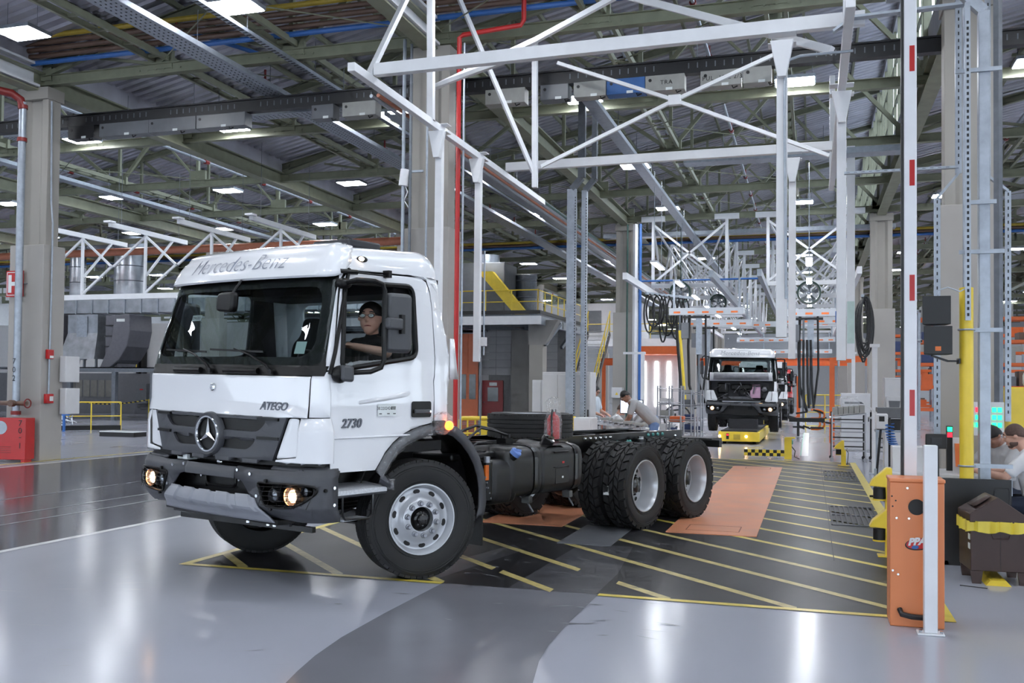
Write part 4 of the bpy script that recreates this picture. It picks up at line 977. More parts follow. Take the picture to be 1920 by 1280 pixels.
# ---- chassis
def cch(x0, x1, sy, z0=.875, z1=1.075, t=.012):
    m = MB(); y = sy * .43; m.box(x0, x1, y - t / 2, y + t / 2, z0, z1)
    for z in (z0, z1 - .012): m.box(x0, x1, min(y, y - sy * .085), max(y, y - sy * .085), z, z + .012)
    return m
for sy in (1, -1): cch(-6.12, .9, sy).build('frame_rail', 'chassis_black', truck, smooth=0)
for x in (-1.3, -2.3, -3.55, -4.48, -5.5, -6.08): MB().box(x - .04, x + .04, -.42, .42, .90, 1.05).build('cross_member', 'chassis_black', truck)
bp_ = []
for (x, z, mm) in [(-3.62 - .115 * i, 1.035, 'chrome') for i in range(6)] + [(-5.15 - .13 * i, 1.035, 'teal_paint') for i in range(4)] + [(-4.36, .965, 'teal_paint'), (-4.62, .965, 'teal_paint'), (-4.68, .965, 'teal_paint'), (-2.55, .98, 'teal_paint'), (-5.9, 1.0, 'chrome'), (-2.42, 1.02, 'chrome')]:
    MB().lathe([(0, .022), (.016, .020), (.022, .008), (.024, 0)], 10, Matrix.Translation((x, .437, z)) @ Matrix.Rotation(-pi / 2, 4, 'X')).build('frame_bolt', mm, truck)
for x in (-3.05, -4.78):   # rubber mounts beside the rails
    b = MB().cyl((x, .54, .945), (x, .54, 1.0), .085, n=16).build('bump_stop', 'chassis_black', truck); MB().cyl((x, .54, 1.0), (x, .54, 1.03), .04, n=8).build('bolt', 'chrome', b)
# rear under-run bar and tail bracket
MB().box(-6.10, -6.02, -1.05, 1.05, .86, .955).build('underrun_bar', 'chassis_black', truck)
for sy in (1, -1): MB().box(-6.2, -5.2, sy * .43 - .03, sy * .43 + .03, .78, .90).build('tail_bracket', 'chassis_black', truck)
MB().box(-6.42, -6.1, -.95, .9, .90, .97).build('tail_beam', 'chassis_black', truck)
MB().bar((-6.15, .35, .93), (-6.3, .0, 1.0), .03).build('tail_strut', 'chassis_black', truck)
# suspension and driveline (dark, under the frame)
for sy in (1, -1):
    for i in range(4): MB().box(-5.2 + .08 * i, -3.75 - .08 * i, sy * .56 - .045, sy * .56 + .045, .60 + .03 * i, .625 + .03 * i).build('leaf_spring', 'chassis_black', truck)
    for i in range(3): MB().box(-.75 + .07 * i, .75 - .07 * i, sy * .43 - .04, sy * .43 + .04, .56 + .03 * i, .585 + .03 * i).build('leaf_spring', 'chassis_black', truck)
MB().cyl((-.6, 0, .70), (-3.6, 0, .60), .055, n=12).build('drive_shaft', 'chassis_black', truck)
MB().box(-.45, .85, -.38, .38, .62, 1.30).box(-1.4, -.45, -.26, .26, .60, 1.0).build('engine', 'print_black', truck, bevel=.04)
MB().bar((1.06, -.85, .55), (.98, .62, .53), .03, .06).build('link_bar', 'steel_dark', truck); MB().bar((.95, -.9, .47), (.85, .75, .47), .04, .045).build('steering_rod', 'chassis_black', truck)
for y in (.18, .44, .52): MB().cyl((1.06, y, .50), (1.06, y, .56), .016, n=8).build('drop_bolt', 'chrome', truck)
MB().tube([V(.95, .9, .72), V(.80, .85, .55), V(.4, .75, .5), V(-.2, .5, .6)], .016, 6).build('brake_hose', 'rubber_hose', truck)
MB().tube([V(.9, .95, .70), V(.70, .88, .60), V(.3, .6, .58)], .012, 6).build('brake_hose', 'rubber_hose', truck)
# ---- fuel tank: ribbed rounded plastic body
def tank_fn(x0, x1, y0, y1, z0, z1, ribs, r=.10, rib=.016):
    def f(u, v):
        x = x0 + (x1 - x0) * u; e = min(u, 1 - u) * abs(x1 - x0); k = 1.0
        ins = .0 if e > r else r * (1 - sqrt(max(0, 1 - ((r - e) / r) ** 2)))
        for c, w in ribs:
            if abs(x - c) < w: ins += rib * cos((x - c) / w * pi / 2) ** .5
        a = v * 2 * pi; hy, hz = (y1 - y0) / 2 - ins, (z1 - z0) / 2 - ins; n = 5.0
        cy, sy_ = cos(a), sin(a); q = (abs(cy) ** n + abs(sy_) ** n) ** (-1 / n)
        return V(x, (y0 + y1) / 2 + hy * cy * q, (z0 + z1) / 2 + hz * sy_ * q)
    return f
def tank_mesh(*a, nu=60, nv=48, **k):
    f = tank_fn(*a, **k); m = MB(); us = [i / nu for i in range(nu + 1)]
    us = sorted(set([0, .004, .012, .025, .045] + us + [.955, .975, .988, .996, 1]))
    vs = [f(u, j / nv) for u in us for j in range(nv)]; k_ = len(us)
    m.add(vs, [(i * nv + j, i * nv + (j + 1) % nv, (i + 1) * nv + (j + 1) % nv, (i + 1) * nv + j) for i in range(k_ - 1) for j in range(nv)] + [tuple(range(nv)), tuple(range((k_ - 1) * nv, k_ * nv))])
    return m
tank = tank_mesh(-1.22, -2.56, .50, 1.135, .56, 1.06, [(-1.66, .03), (-1.78, .02), (-2.38, .03)]).build('fuel_tank', 'tank_black', truck, smooth=50)
for x in (-1.665, -2.385):
    pts = []
    for j in range(25):
        a = -pi * .62 + j / 24 * pi * 1.25; cy, sy_ = cos(a), sin(a); q = (abs(cy) ** 5 + abs(sy_) ** 5) ** (-.2); pts.append(V(x, .8175 + .318 * cy * q, .81 + .252 * sy_ * q))
    g = MB()
    for p, q in zip(pts, pts[1:]): g.bar(p, q, .05, .008, up=(q - p).cross(V(1, 0, 0)))
    g.build('tank_strap', 'chassis_black', tank, smooth=0)
    MB().cyl((x, 1.03, .50), (x - .03, 1.08, .40), .011, n=6).build('strap_bolt', 'steel_grey', tank); MB().box(x - .03, x + .03, .98, 1.07, .49, .56).build('strap_bracket', 'chassis_black', tank)
# raised filler block, recess and cap
MB().grid(lambda u, v: V(-1.86 - .36 * u, .70 + .40 * v, 1.02 + .085 * (sin(pi * min(1, max(0, u * 1.15 - .05))) ** .35) * (1 - .65 * v)), 14, 8).build('filler_block', 'tank_black', tank, smooth=60)
cpM = Matrix.Translation((-2.0, 1.0, 1.06)) @ Matrix.Rotation(radians(-38), 4, 'X') @ Matrix.Rotation(radians(-8), 4, 'Y')
MB().lathe([(.05, -.05), (.05, .03), (.068, .032), (.070, .075), (.062, .085), (.0, .087)], 24, cpM).build('tank_cap', 'chassis_black', tank)
MB().bar(cpM @ V(-.06, 0, .092), cpM @ V(.06, 0, .092), .03, .02).build('cap_grip', 'chassis_black', tank)
for (x, z, w, h) in ((-2.11, .985, .26, .014), (-2.11, .83, .28, .012)): MB().box(x - w / 2, x + w / 2, 1.118, 1.141, z - h / 2, z + h / 2).build('tank_ridge', 'tank_black', tank, bevel=.005)
MB().box(-2.25, -2.0, 1.126, 1.138, .66, .82).build('tank_pad', 'tank_black', tank, bevel=.005)
MB().box(-2.16, -2.12, 1.136, 1.1385, .865, .885).build('tank_sticker', 'red_print', tank); MB().box(-2.145, -2.115, 1.138, 1.1395, .715, .735).build('tank_sticker', 'sticker_white', tank)
# valve block and hoses on top of the tank
vb = MB().box(-1.80, -1.68, .62, .74, 1.06, 1.12).cyl((-1.72, .66, 1.12), (-1.72, .66, 1.17), .02, n=8).cyl((-1.78, .70, 1.12), (-1.78, .70, 1.16), .018, n=8).build('tank_sender', 'cab_black', tank)
MB().tube([V(-1.75, .68, 1.15), V(-1.5, .70, 1.22), V(-1.2, .74, 1.26), V(-.95, .78, 1.22), V(-.7, .80, 1.16)], .013, 6).build('fuel_hose', 'rubber_hose', tank)
MB().tube([V(-1.76, .70, 1.15), V(-1.5, .74, 1.20), V(-1.2, .80, 1.24), V(-1.0, .86, 1.18), V(-.8, .88, 1.08)], .011, 6).build('fuel_hose', 'rubber_hose', tank)
MB().tube([V(-1.45, .74, 1.08), V(-1.25, .80, 1.10), V(-1.1, .84, 1.10), V(-.95, .86, 1.05)], .010, 6).build('fuel_hose', 'rubber_hose', tank)
# additive tank with blue cap
dt = tank_mesh(-1.0, -1.40, .72, 1.12, .52, .95, [(-1.31, .02)], r=.06, nu=24, nv=40).build('additive_tank', 'tank_black', truck, smooth=50)
bM = Matrix.Translation((-1.31, 1.09, .95)) @ Matrix.Rotation(radians(-38), 4, 'X') @ Matrix.Rotation(radians(-12), 4, 'Y')
MB().lathe([(.045, -.04), (.045, .03), (.05, .03), (.05, .05)], 20, bM).build('filler_neck', 'cab_black', dt)
MB().lathe([(.052, .05), (.055, .092), (.046, .104), (0, .105)], 20, bM).build('blue_cap', 'blue_cap', dt, label='light blue filler cap')
MB().bar(bM @ V(-.05, 0, .108), bM @ V(.05, 0, .108), .028, .022).build('cap_grip', 'blue_cap', dt)
MB().box(-1.375, -1.335, 1.117, 1.1225, .70, .79).build('tank_label', 'sticker_white', dt)
# filter canister with orange label
fc = MB().cyl((-.98, 1.06, .58), (-.98, 1.06, .93), .05, n=16).box(-1.01, -.93, .98, 1.05, .56, .95).build('filter_canister', 'cab_black', truck)
MB().cyl((-.98, 1.06, .93), (-.98, 1.06, .985), .030, n=12).build('canister_top', 'nut_grey', fc); MB().box(-.955, -.905, 1.085, 1.105, .77, .91).build('canister_label', 'amber', fc)
for i in range(5): MB().cyl((-.98 + .02 * i, 1.085, .60 + .05 * i), (-.98 + .02 * i, 1.115, .60 + .05 * i), .008, n=6).build('fitting', 'nut_grey', fc)
MB().box(-.95, -.70, .5, .95, .58, .98).build('battery_box', 'print_black', truck)
MB().lathe([(.075, 0), (.075, .03), (.085, .03), (.085, .05), (0, .055)], 16, Matrix.Translation((-1.08, .86, .98))).build('reservoir_cap', 'cab_black', truck)
MB().box(-1.25, -.6, .45, .95, .95, 1.02).build('cover_plate', 'tank_black', truck, bevel=.02)
# wheel tyre labels
for x in (-3.83, -5.13):
    MB().grid(lambda u, v: V(x + .5085 * cos(.10 + .16 * v), .885 + .075 * u, HZ - .02 + .5085 * sin(-.12 + .2 * v)), 2, 4).build('tyre_label', 'sticker_white', truck, smooth=0)
# ---- bagged extinguisher set on the frame
MB().box(-2.75, -2.57, .40, .78, 1.05, 1.072).build('bracket_plate', 'chassis_black', truck)
fe = thing('fire_extinguisher', 'red fire extinguisher wrapped in a clear plastic bag on the chassis by the spare tyre', 'extinguisher', (0, 0, 0))
fe.parent = None
_tm = Matrix.Translation(TRUCK_LOC) @ Matrix.Rotation(atan2(-cos(TH), -sin(TH)), 4, 'Z')
fe.matrix_world = _tm @ Matrix.Translation((-2.64, .66, 1.076))
MB().lathe([(0, 0), (.065, 0), (.07, .02), (.07, .22), (.05, .26), (.02, .28), (.02, .30), (0, .30)], 20).build('cylinder_body', 'red_box', fe)
MB().tube([V(0, 0, .30), V(.05, .02, .32), V(.08, .03, .25), V(.085, .04, .02)], .012, 6).build('hose', 'rubber_hose', fe)
_r7 = random.Random(9); bg = MB().lathe([(.085, 0), (.095, .08), (.09, .2), (.08, .28), (.07, .34), (.085, .40), (.06, .44), (.02, .46)], 22)
bg.v = [tuple(Vector(p) + Vector((_r7.uniform(-.014, .014), _r7.uniform(-.014, .014), _r7.uniform(-.01, .01)))) for p in bg.v]; bg.build('plastic_bag', 'plastic_film', fe, smooth=20)
# ================================================================== white steel frame hung from the roof
fr = thing('overhead_frame', 'white steel tool-rail frame hung from the roof above the hatched area', 'frame', (-2.8, 16, 6))
FB = (-2.8, 16.0, 6.0)
def fb(m): return m.xf(Matrix.Translation((-FB[0], -FB[1], -FB[2])))
def fpart(m, name): return fb(m).build(name, 'white_steel', fr, smooth=0, bevel=.006)
ZB = 6.0
fpart(MB().bar((-6.0, 11.75, ZB), (-6.0, 21.6, ZB), .11, .12), 'long_beam'); fpart(MB().bar((.42, 11.3, ZB), (.42, 21.6, ZB), .11, .12), 'long_beam')
fpart(MB().bar((-5.95, 12.4, ZB + .15), (.62, 12.25, ZB + .15), .12, .17), 'cross_beam'); fpart(MB().bar((-5.95, 18.6, ZB + .15), (.62, 18.5, ZB + .15), .12, .17), 'cross_beam')
for (x, y, zb, w) in ((-6.0, 15.05, .0, .12), (-6.0, 17.05, 2.13, .12), (-.345, 12.3, 2.29, .13), (-.33, 18.5, 2.23, .13), (.42, 14.6, 2.08, .13)):
    p = fpart(MB().box(x - w / 2, x + w / 2, y - w / 2, y + w / 2, zb, ZB - .06), 'hanging_post')
    fpart(MB().prism([(-.05, -.45), (.05, -.45), (.14, .0), (-.14, .0)], face_M((x, y - .06, ZB - .06), (1, 0, 0), (0, 0, 1)), .12), 'post_gusset')
    fpart(MB().box(x - .17, x + .17, y - .10, y + .10, ZB - .075, ZB - .06).box(x - .17, x + .17, y - .10, y + .10, ZB + .06, ZB + .075), 'clamp_plate')
for (p, q, w) in ((onX(808, 228, -6.0), onX(808, -20, -6.0), .11), (onY(1003, 352, 16.95), onY(1003, 50, 16.95), .10), (V(.42, 12.0, ZB), V(.42, 12.0, 8.2), .12), (V(.42, 20.9, ZB), V(.42, 20.9, 8.2), .11),
                  (onX(690, 145, -6.0), onX(765, -10, -6.0), .08), (onY(858, -10, 16.0), onY(1000, 322, 16.95), .075)):
    fpart(MB().bar(p, q, w), 'hanger')
YB = 16.95
for (a, b) in (((1015, 312), (1265, 188)), ((1265, 188), (1468, 95)), ((1045, 118), (1265, 188)), ((1265, 188), (1555, 292))):
    fpart(MB().bar(onY(*a, YB), onY(*b, YB), .065), 'brace')
c = onY(1265, 188, YB); fpart(MB().cbox(c, (.22, .1, .18)), 'brace_plate')
for (a, b) in (((812, 165), (1005, 75)), ((1005, 75), (1180, -20))): fpart(MB().bar(onY(*a, 15.05), onY(*b, 15.05), .085), 'brace')
fpart(MB().bar(onY(812, 163, 15.05), onY(945, 115, 13.2), .07), 'brace')
for (a, b) in (((1130, -20), (1560, 95)),): fpart(MB().bar(onY(*a, 14.2), onY(*b, 12.6), .10), 'brace')
# conduit running along the frame
cn = thing('frame_conduit', 'thin grey conduit with bend clipped to the white hanging post', 'conduit', (-.2, 12.2, 6))
MB().tube([Vector(p) - V(-.2, 12.2, 6) for p in (onY(1600, 95, 12.2), onY(1500, 105, 12.2), onY(1480, 112, 12.2), onY(1472, 128, 12.2), onY(1471, 200, 12.2), onY(1474, 560, 12.2))], .018, 8).build('conduit_pipe', 'galv', cn)
cn = thing('frame_conduit', 'thin grey conduit with small junction box beside the shorter white hanging post', 'conduit', (-5.8, 17, 2))
MB().tube([V(-.02, -.08, 2.2), V(-.02, -.08, .25)], .016, 6).build('conduit_pipe', 'galv', cn); MB().box(-.07, .03, -.14, -.04, .42, .58).build('junction_box', 'cabinet_white', cn)
MB().tube([V(-.07, -.08, .2), V(-.07, -.08, -2)], .012, 6).build('conduit_pipe', 'galv_dark', cn)
# ================================================================== busbar track with tap-off boxes
bus = thing('ceiling_busbar', 'long black busbar track hung across the hall under the trusses', 'busbar', (-14, 17.7, 7.45))
MB().box(-28, 26, -.05, .05, .0, .26).box(-28, 26, -.09, .09, .24, .27).box(-28, 26, -.09, .09, -.01, .02).build('track', 'bus_black', bus, smooth=0)
sl = MB()
for i in range(300):
    x = -24 + i * .16
    if i % 14 < 11: sl.box(x, x + .02, -.056, -.05, .09, .19)
tag(sl.build('ventilation_slots', 'galv_dark', bus, smooth=0), None, None, None, 'stuff')
for i in range(14): MB().cyl((-24 + i * 3.6, 0, .26), (-24 + i * 3.6, 0, .75), .008, n=5).build('hanger_rod', 'galv_dark', bus, smooth=0)
BX = [(160, 'bus_black', .7, 'black', None), (240, 'steel_grey', 1.3, 'grey', None), (330, 'steel_grey', 1.2, 'grey', None), (420, 'steel_grey', 1.2, 'grey', None), (610, 'steel_grey', .5, 'dark grey', None), (678, 'box_grey', .75, 'beige', None), (810, 'steel_grey', .9, 'grey', None), (950, 'box_grey', .8, 'beige', None), (1042, 'steel_grey', .55, 'grey', None), (1108, 'box_grey', .62, 'pale grey', None), (1175, 'box_blue', .72, 'blue', None), (1248, 'box_grey', .72, 'grey', 'TRA'), (1352, 'box_grey', .72, 'grey', 'PUL  12 L 2/3'), (1420, 'box_grey', .5, 'grey', None)]
for i, (px, mm, w, cn_, tx) in enumerate(BX):
    p = onY(px, 150, 17.65)
    if px < 150: continue
    nm = {None: ''}.get(tx, ' marked ' + str(tx)) if tx else ''
    b = thing('tap_off_box', '%s tap-off box%s on the busbar, %s in the row' % (cn_, nm, ['first', 'second', 'third', 'fourth', 'fifth', 'sixth', 'seventh', 'eighth', 'ninth', 'tenth', 'eleventh', 'twelfth', 'thirteenth', 'last'][i]), 'box', (p.x, 17.68, 7.14), group='tap-off boxes on the busbar')
    MB().box(-w / 2, w / 2, -.14, .14, .0, .29).build('housing', mm, b, smooth=0, bevel=.008)
    MB().cyl((-w / 2 + .09, -.14, .2), (-w / 2 + .09, -.146, .2), .03, n=12).build('knockout', 'print_black', b)
    MB().box(.02, .14, -.1455, -.14, -.06 + .06, .05).build('rating_plate', 'sticker_white', b); MB().tube([V(.2, -.1, .0), V(.22, -.1, -.05), V(.3, -.1, -.02)], .012, 5).build('latch', 'print_black', b)
    if tx: lettering('lettering', tx, .11, 'print_black', b, face_M((.03, -.147, .11), (1, 0, 0), (0, 0, 1)), space=1.15)
# ================================================================== pipes, trays and conduits under the roof
def pipe_run(name, label, pts, r, m, fittings=None, n=8):
    base = Vector(pts[0]); t = thing(name, label, 'pipe', base); loc = [Vector(p) - base for p in pts]
    MB().tube(loc, r, n).build('pipe_run', m, t)
    if fittings:
        step, fm, axis = fittings; d = (loc[-1] - loc[0]); L = d.length; d.normalize(); s = step * .5
        while s < L and s < 70:
            c = loc[0] + d * s; MB().cyl(c - d * .09, c + d * .09, r * 1.6, n=8).cyl(c, c + V(0, 0, .28), r * .6, n=6).build('coupling', fm, t); s += step
    return t
zp = 8.62
for i, (dz, dy, m_, w) in enumerate(((.34, 0, 'yellow_pipe', 'yellow'), (.22, 0, 'brown_pipe', 'upper brown'), (.10, 0, 'brown_pipe', 'middle brown'), (-.02, 0, 'brown_pipe', 'lower brown'), (-.14, 0, 'blue_pipe', 'blue'))):
    pipe_run('ceiling_pipe', '%s pipe of the bundle crossing the roof above the near trusses' % w, [(-40, 16.2 + .05 * i, zp + dz), (14, 16.2 + .05 * i, zp + dz)], .055, m_)
for i, (dz, m_, w) in enumerate(((.2, 'yellow_pipe', 'yellow'), (.08, 'brown_pipe', 'brown'), (-.04, 'blue_pipe', 'blue'))):
    pipe_run('ceiling_pipe', '%s pipe crossing below the roof far down the hall' % w, [(-45, 41.2, 8.0 + dz), (20, 41.2, 8.0 + dz)], .06, m_)
pipe_run('ceiling_pipe', 'thick orange-brown pipe over the ventilation ducts', [(-45, 34, 7.3), (-13, 34, 7.3)], .16, 'orange_pipe', n=12)
for i, (x, w) in enumerate(((-28.0, 'outermost'), (-23.7, 'second'), (-18.4, 'third'), (-12.2, 'fourth'), (-4.2, 'fifth'), (-2.3, 'sixth'), (5.2, 'last'))):
    pipe_run('ceiling_sprinkler_pipe', 'galvanised sprinkler pipe with red couplings along the roof, %s from the ducts side' % w, [(x, 8, 8.75 if x not in (-4.2, -2.3) else 9.5), (x, 100, 8.75 if x not in (-4.2, -2.3) else 9.5)], .045, 'galv', (3.3, 'red_fitting', 0))
pipe_run('ceiling_pipe', 'slim blue pipe dropping diagonally under the roof at the top', [(-15, 14.5, 9.6), (-11.8, 19.5, 9.2)], .05, 'blue_pipe')
def tray(label, x0, y0, x1, y1, z, w=.45, h=.09, m='galv', perf=True):
    p, q = V(x0, y0, z), V(x1, y1, z); d = (q - p); L = d.length; d.normalize(); a = V(-d.y, d.x, 0) * (w / 2)
    t = thing('ceiling_cable_tray', label, 'tray', p); o = V(0, 0, 0)
    MB().bar(o, d * L, w, .008).build('tray_floor', m, t, smooth=0)
    for s in (-1, 1): MB().bar(a * s + V(0, 0, h / 2), a * s + d * L + V(0, 0, h / 2), .008, h).build('tray_side', m, t, smooth=0)
    if perf:
        g = MB(); k = int(min(L, 26) / .12)
        for i in range(k):
            for s in (-.6, -.2, .2, .6): g.cbox(d * (i * .12 + .06) + a * s + V(0, 0, -.006), (.035, .02, .004), atan2(d.y, d.x))
        tag(g.build('perforation', 'print_black', t, smooth=0), None, None, None, 'stuff')
    k = int(L / 2.5)
    for i in range(min(k, 12)): MB().cyl(d * (i * 2.5 + 1), d * (i * 2.5 + 1) + V(0, 0, .8), .008, n=4).build('tray_rod', 'galv_dark', t, smooth=0)
    return t
tray('wide perforated cable tray running deep into the hall, over the truck cab', -10.8, 9, -10.8, 70, 7.75, .5)
tray('narrow perforated cable tray beside the wide one', -9.75, 9, -9.75, 60, 8.0, .12, .06)
tray('perforated cable tray branching across behind the busbar', -19, 18.9, -9.6, 18.9, 7.7, .35, .1)
tray('wide tray with pale cover running beside the mid column', -8.3, 18.5, -8.3, 70, 7.4, .7, .12, perf=False)
tray('galvanised tray over the twin grey posts', -4.4, 19, -4.4, 60, 7.6, .28, .1, perf=False)
tray('dense cable tray crossing the hall near the fans', -8, 38.2, 3, 38.2, 7.75, .5, .15, perf=False)
tray('mesh cable tray turning towards the roof windows', -3.2, 25.5, 2.2, 25.5, 7.6, .5, .15, perf=False)
tray('galvanised tray high on the ducts side', -22, 20, -22, 60, 7.9, .35, .1, perf=False)
# service lines with red and green pipes beside the mid column
for i, (dx_, m_, w) in enumerate(((0, 'galv', 'grey'), (.14, 'orange_pipe', 'orange'), (.28, 'galv', 'second grey'), (.42, 'green_pipe', 'green'))):
    pipe_run('ceiling_pipe', '%s pipe of the group running deep beside the mid column' % w, [(-7.75 + dx_, 16, 7.0), (-7.75 + dx_, 55, 7.0)], .035, m_)
red = pipe_run('riser_pipe', 'red sprinkler riser pipe at the mid column', [(-6.12, 16.25, 0), (-6.12, 16.25, 8.0), (-6.05, 16.25, 8.05), (-4.95, 16.25, 8.12), (-4.9, 16.25, 8.2), (-4.9, 16.25, 8.7)], .045, 'red_pipe')
for i, (x, y, z1, r, m_, w) in enumerate(((-7.22, 16.3, 8.1, .035, 'galv', 'thick'), (-7.08, 16.3, 8.0, .028, 'galv_dark', 'dark'), (-6.75, 16.3, 7.9, .022, 'galv', 'middle'), (-6.02, 16.25, 7.9, .02, 'galv', 'slim'))):
    pipe_run('column_conduit', '%s grey conduit climbing the mid column' % w, [(x, y, 0), (x, y, z1)], r, m_)
sb = thing('siren', 'white loudspeaker horn with cable on the mid column', 'siren', tuple(onY(760, 330, 16.3)))
MB().cyl((.0, 0, .12), (-.04, 0, -.18), .09, n=14).build('horn', 'white_steel', sb); MB().tube([V(0, 0, -.18), V(.05, 0, -.3), V(-.02, 0, -.45), V(.08, 0, -.6)], .012, 5).build('cable', 'white_steel', sb); MB().box(-.02, .35, .0, .04, .06, .1).build('bracket', 'galv', sb)
wb = MB().ibeam((-16.0, 6, 8.25), (-16.0, 16.5, 8.25), .4, .5, .05).build('eaves_beam', 'white_steel', ceiling, smooth=0); MB().ibeam((-6.8, 6, 8.25), (-6.8, 16.5, 8.25), .4, .5, .05).build('eaves_beam', 'white_steel', ceiling, smooth=0)
# ================================================================== hydrant column on the near left
hc = thing('hydrant_cabinet', 'red fire hose cabinet marked 702-1 standing against the column', 'cabinet', (onY(28, 820, 16.12).x, 16.12, 0), radians(14))
MB().box(-.50, .36, -.22, .12, .06, .92).build('cabinet_body', 'red_box', hc, bevel=.01)
MB().prism([(.14 * cos(a) - .18, .14 * sin(a) + .72) for a in [2 * pi * i / 20 for i in range(20)]], face_M((0, -.222, 0), (1, 0, 0), (0, 0, 1)), .004).build('porthole', 'reflector_off', hc)
for i, ch in enumerate('70-1'): lettering('lettering', ch, .17, 'print_black', hc, face_M((.24, -.226, .76 - .155 * i + (.03 if ch == '-' else 0)), (1, 0, 0), (0, 0, 1)))
for i in range(4): MB().box(-.2, .05, -.226, -.22, .2 + .04 * i, .21 + .04 * i).build('louver', 'red_fitting', hc)
for x in (-.42, .28): MB().box(x - .04, x + .04, -.18, .08, 0, .06).build('foot', 'red_box', hc)
hp = thing('hydrant_pipe', 'galvanised riser pipe with red valve wheel and painted number at the column', 'pipe', (onY(36, 500, 16.22).x, 16.22, 0))
MB().tube([V(0, 0, .95), V(0, 0, 7.6)], .075, 16).build('riser', 'galv', hp); MB().tube([V(0, 0, 7.45), V(-.03, -.03, 7.65), V(-.15, -.15, 7.76), V(-.5, -.6, 7.80)], .085, 12).build('elbow', 'red_fitting', hp)
for z in (1.02, 6.8, 7.5): MB().cyl((0, 0, z - .04), (0, 0, z + .04), .10, n=16).build('flange', 'red_fitting', hp)
MB().cyl((-.45, -.02, 1.22), (.30, -.02, 1.22), .05, n=12).cyl((.0, -.16, 1.22), (.0, .02, 1.22), .07, n=14).build('valve', 'brown_pipe', hp)
MB().tube([V(.30, .09 * cos(a), 1.22 + .09 * sin(a)) for a in [2 * pi * i / 16 for i in range(16)]], .014, 6, closed=True).build('hand_wheel', 'red_fitting', hp)
for i, ch in enumerate('702'): lettering('lettering', ch, .17, 'print_black', hp, face_M((0.0, -.079, 2.05 - .18 * i), (1, 0, 0), (0, 0, 1)))
sg = thing('hydrant_sign', 'red sign with white letter H on the column', 'sign', tuple(onY(28, 532, 16.40)))
MB().box(-.22, .22, -.012, .012, -.28, .28).build('sign_plate', 'red_box', sg); lettering('lettering', 'H', .5, 'paint_white', sg, face_M((0.0, -.016, -.17), (1, 0, 0), (0, 0, 1)), bold=.02)
rm = MB()
for (a, b, c, d_) in ((-.2, .2, .235, .25), (-.2, .2, -.25, -.235), (-.205, -.19, -.25, .25), (.19, .205, -.25, .25)): rm.box(a, b, -.0145, -.012, c, d_)
rm.build('sign_border', 'paint_white', sg)
MB().bar((-.2, .02, .0), (.3, .02, .0), .02).build('bracket', 'galv_dark', sg)
fa = thing('fire_alarm', 'upper red alarm sounder on the near column conduit', 'alarm', tuple(onX(92, 664, -15.52))); MB().box(-.02, .06, -.08, .08, -.1, .1).build('sounder_body', 'red_box', fa, bevel=.01); MB().box(.06, .065, -.04, .06, -.08, -.03).build('strobe', 'sticker_white', fa)
fa = thing('fire_alarm', 'lower red manual call point on the near column conduit', 'alarm', tuple(onX(90, 747, -15.52))); MB().box(-.02, .06, -.1, .1, -.1, .1).build('call_point_body', 'red_box', fa, bevel=.01); MB().box(.06, .064, -.02, .08, -.05, .05).build('call_point_label', 'sticker_white', fa)
pipe_run('column_conduit', 'thin white conduit bending down the near left column', [tuple(onX(97, 190, -15.58)), tuple(onX(96, 380, -15.58)), tuple(onX(99, 420, -15.52)), tuple(onX(96, 560, -15.52)), tuple(onX(91, 740, -15.52))], .02, 'galv')
for py, w in ((690, 'upper'), (750, 'lower')):
    b = thing('wall_box', '%s white electrical box on the far side of the near left column' % w, 'box', tuple(onX(113, py, -15.5))); MB().box(-.02, .14, .0, .42, -.30, .26).build('box_body', 'cabinet_white', b, bevel=.01); MB().box(-.04, -.02, .1, .3, -.1, .1).build('mount', 'galv', b)
# ================================================================== right-hand column: posts, channels, speakers
def zz(z): return 1.62 + (z - 1.62) * .853
yp = thing('bollard_post', 'tall yellow round steel post before the right column', 'post', (1.45, 10.24, 0))
MB().cyl((0, 0, 0), (0, 0, zz(2.83)), .064, n=20).cyl((0, 0, zz(2.83)), (0, 0, zz(2.835)), .05, n=20).build('post_tube', 'yellow_steel', yp)
lettering('lettering', 'EXIT', .03, 'print_black', yp, face_M((0, -.0655, .78), (1, 0, 0), (0, 0, 1)))
MB().box(-.015, .015, -.067, -.063, .70, .75).build('stencil_mark', 'print_black', yp)
for z in (zz(2.35), zz(.80)): MB().tube([V(.072 * cos(a), .072 * sin(a), z) for a in [2 * pi * i / 16 for i in range(16)]], .010, 6, closed=True).build('u_clamp', 'galv', yp)
gp_ = thing('galvanised_post', 'tall square galvanised post beside the yellow post', 'post', (1.625, 10.36, 0))
MB().box(-.051, .051, -.051, .051, 0, zz(6.05)).build('post_tube', 'galv', gp_, smooth=0, bevel=.008)
MB().bar((0, 0, zz(6.05)), (-.24, 0, zz(6.36)), .09, .10).bar((-.24, 0, zz(6.36)), (-.9, 0, zz(6.33)), .10, .08).build('top_arm', 'galv', gp_, smooth=0)
for z, x0, x1 in ((5.35, -.42, .18), (3.82, -.30, .12), (3.25, -.38, .20), (2.35, -.30, .18), (.80, -.32, .28)):
    MB().box(x0 * .85 + .09, x1 * .85, -.085, -.052, zz(z) - .02, zz(z) + .02).build('slotted_bar', 'galv', gp_, smooth=0)
sc_ = thing('slotted_conduit', 'slim galvanised slotted rail hanging in front of the yellow post', 'rail', (1.45, 10.15, zz(2.45))); MB().box(-.025, .025, -.025, .0, 0, 3.1).build('rail_profile', 'galv', sc_, smooth=0)
g = MB()
for i in range(50): g.box(-.010, .010, -.027, -.025, .04 + i * .058, .07 + i * .058)
tag(g.build('slots', 'print_black', sc_, smooth=0), None, None, None, 'stuff')
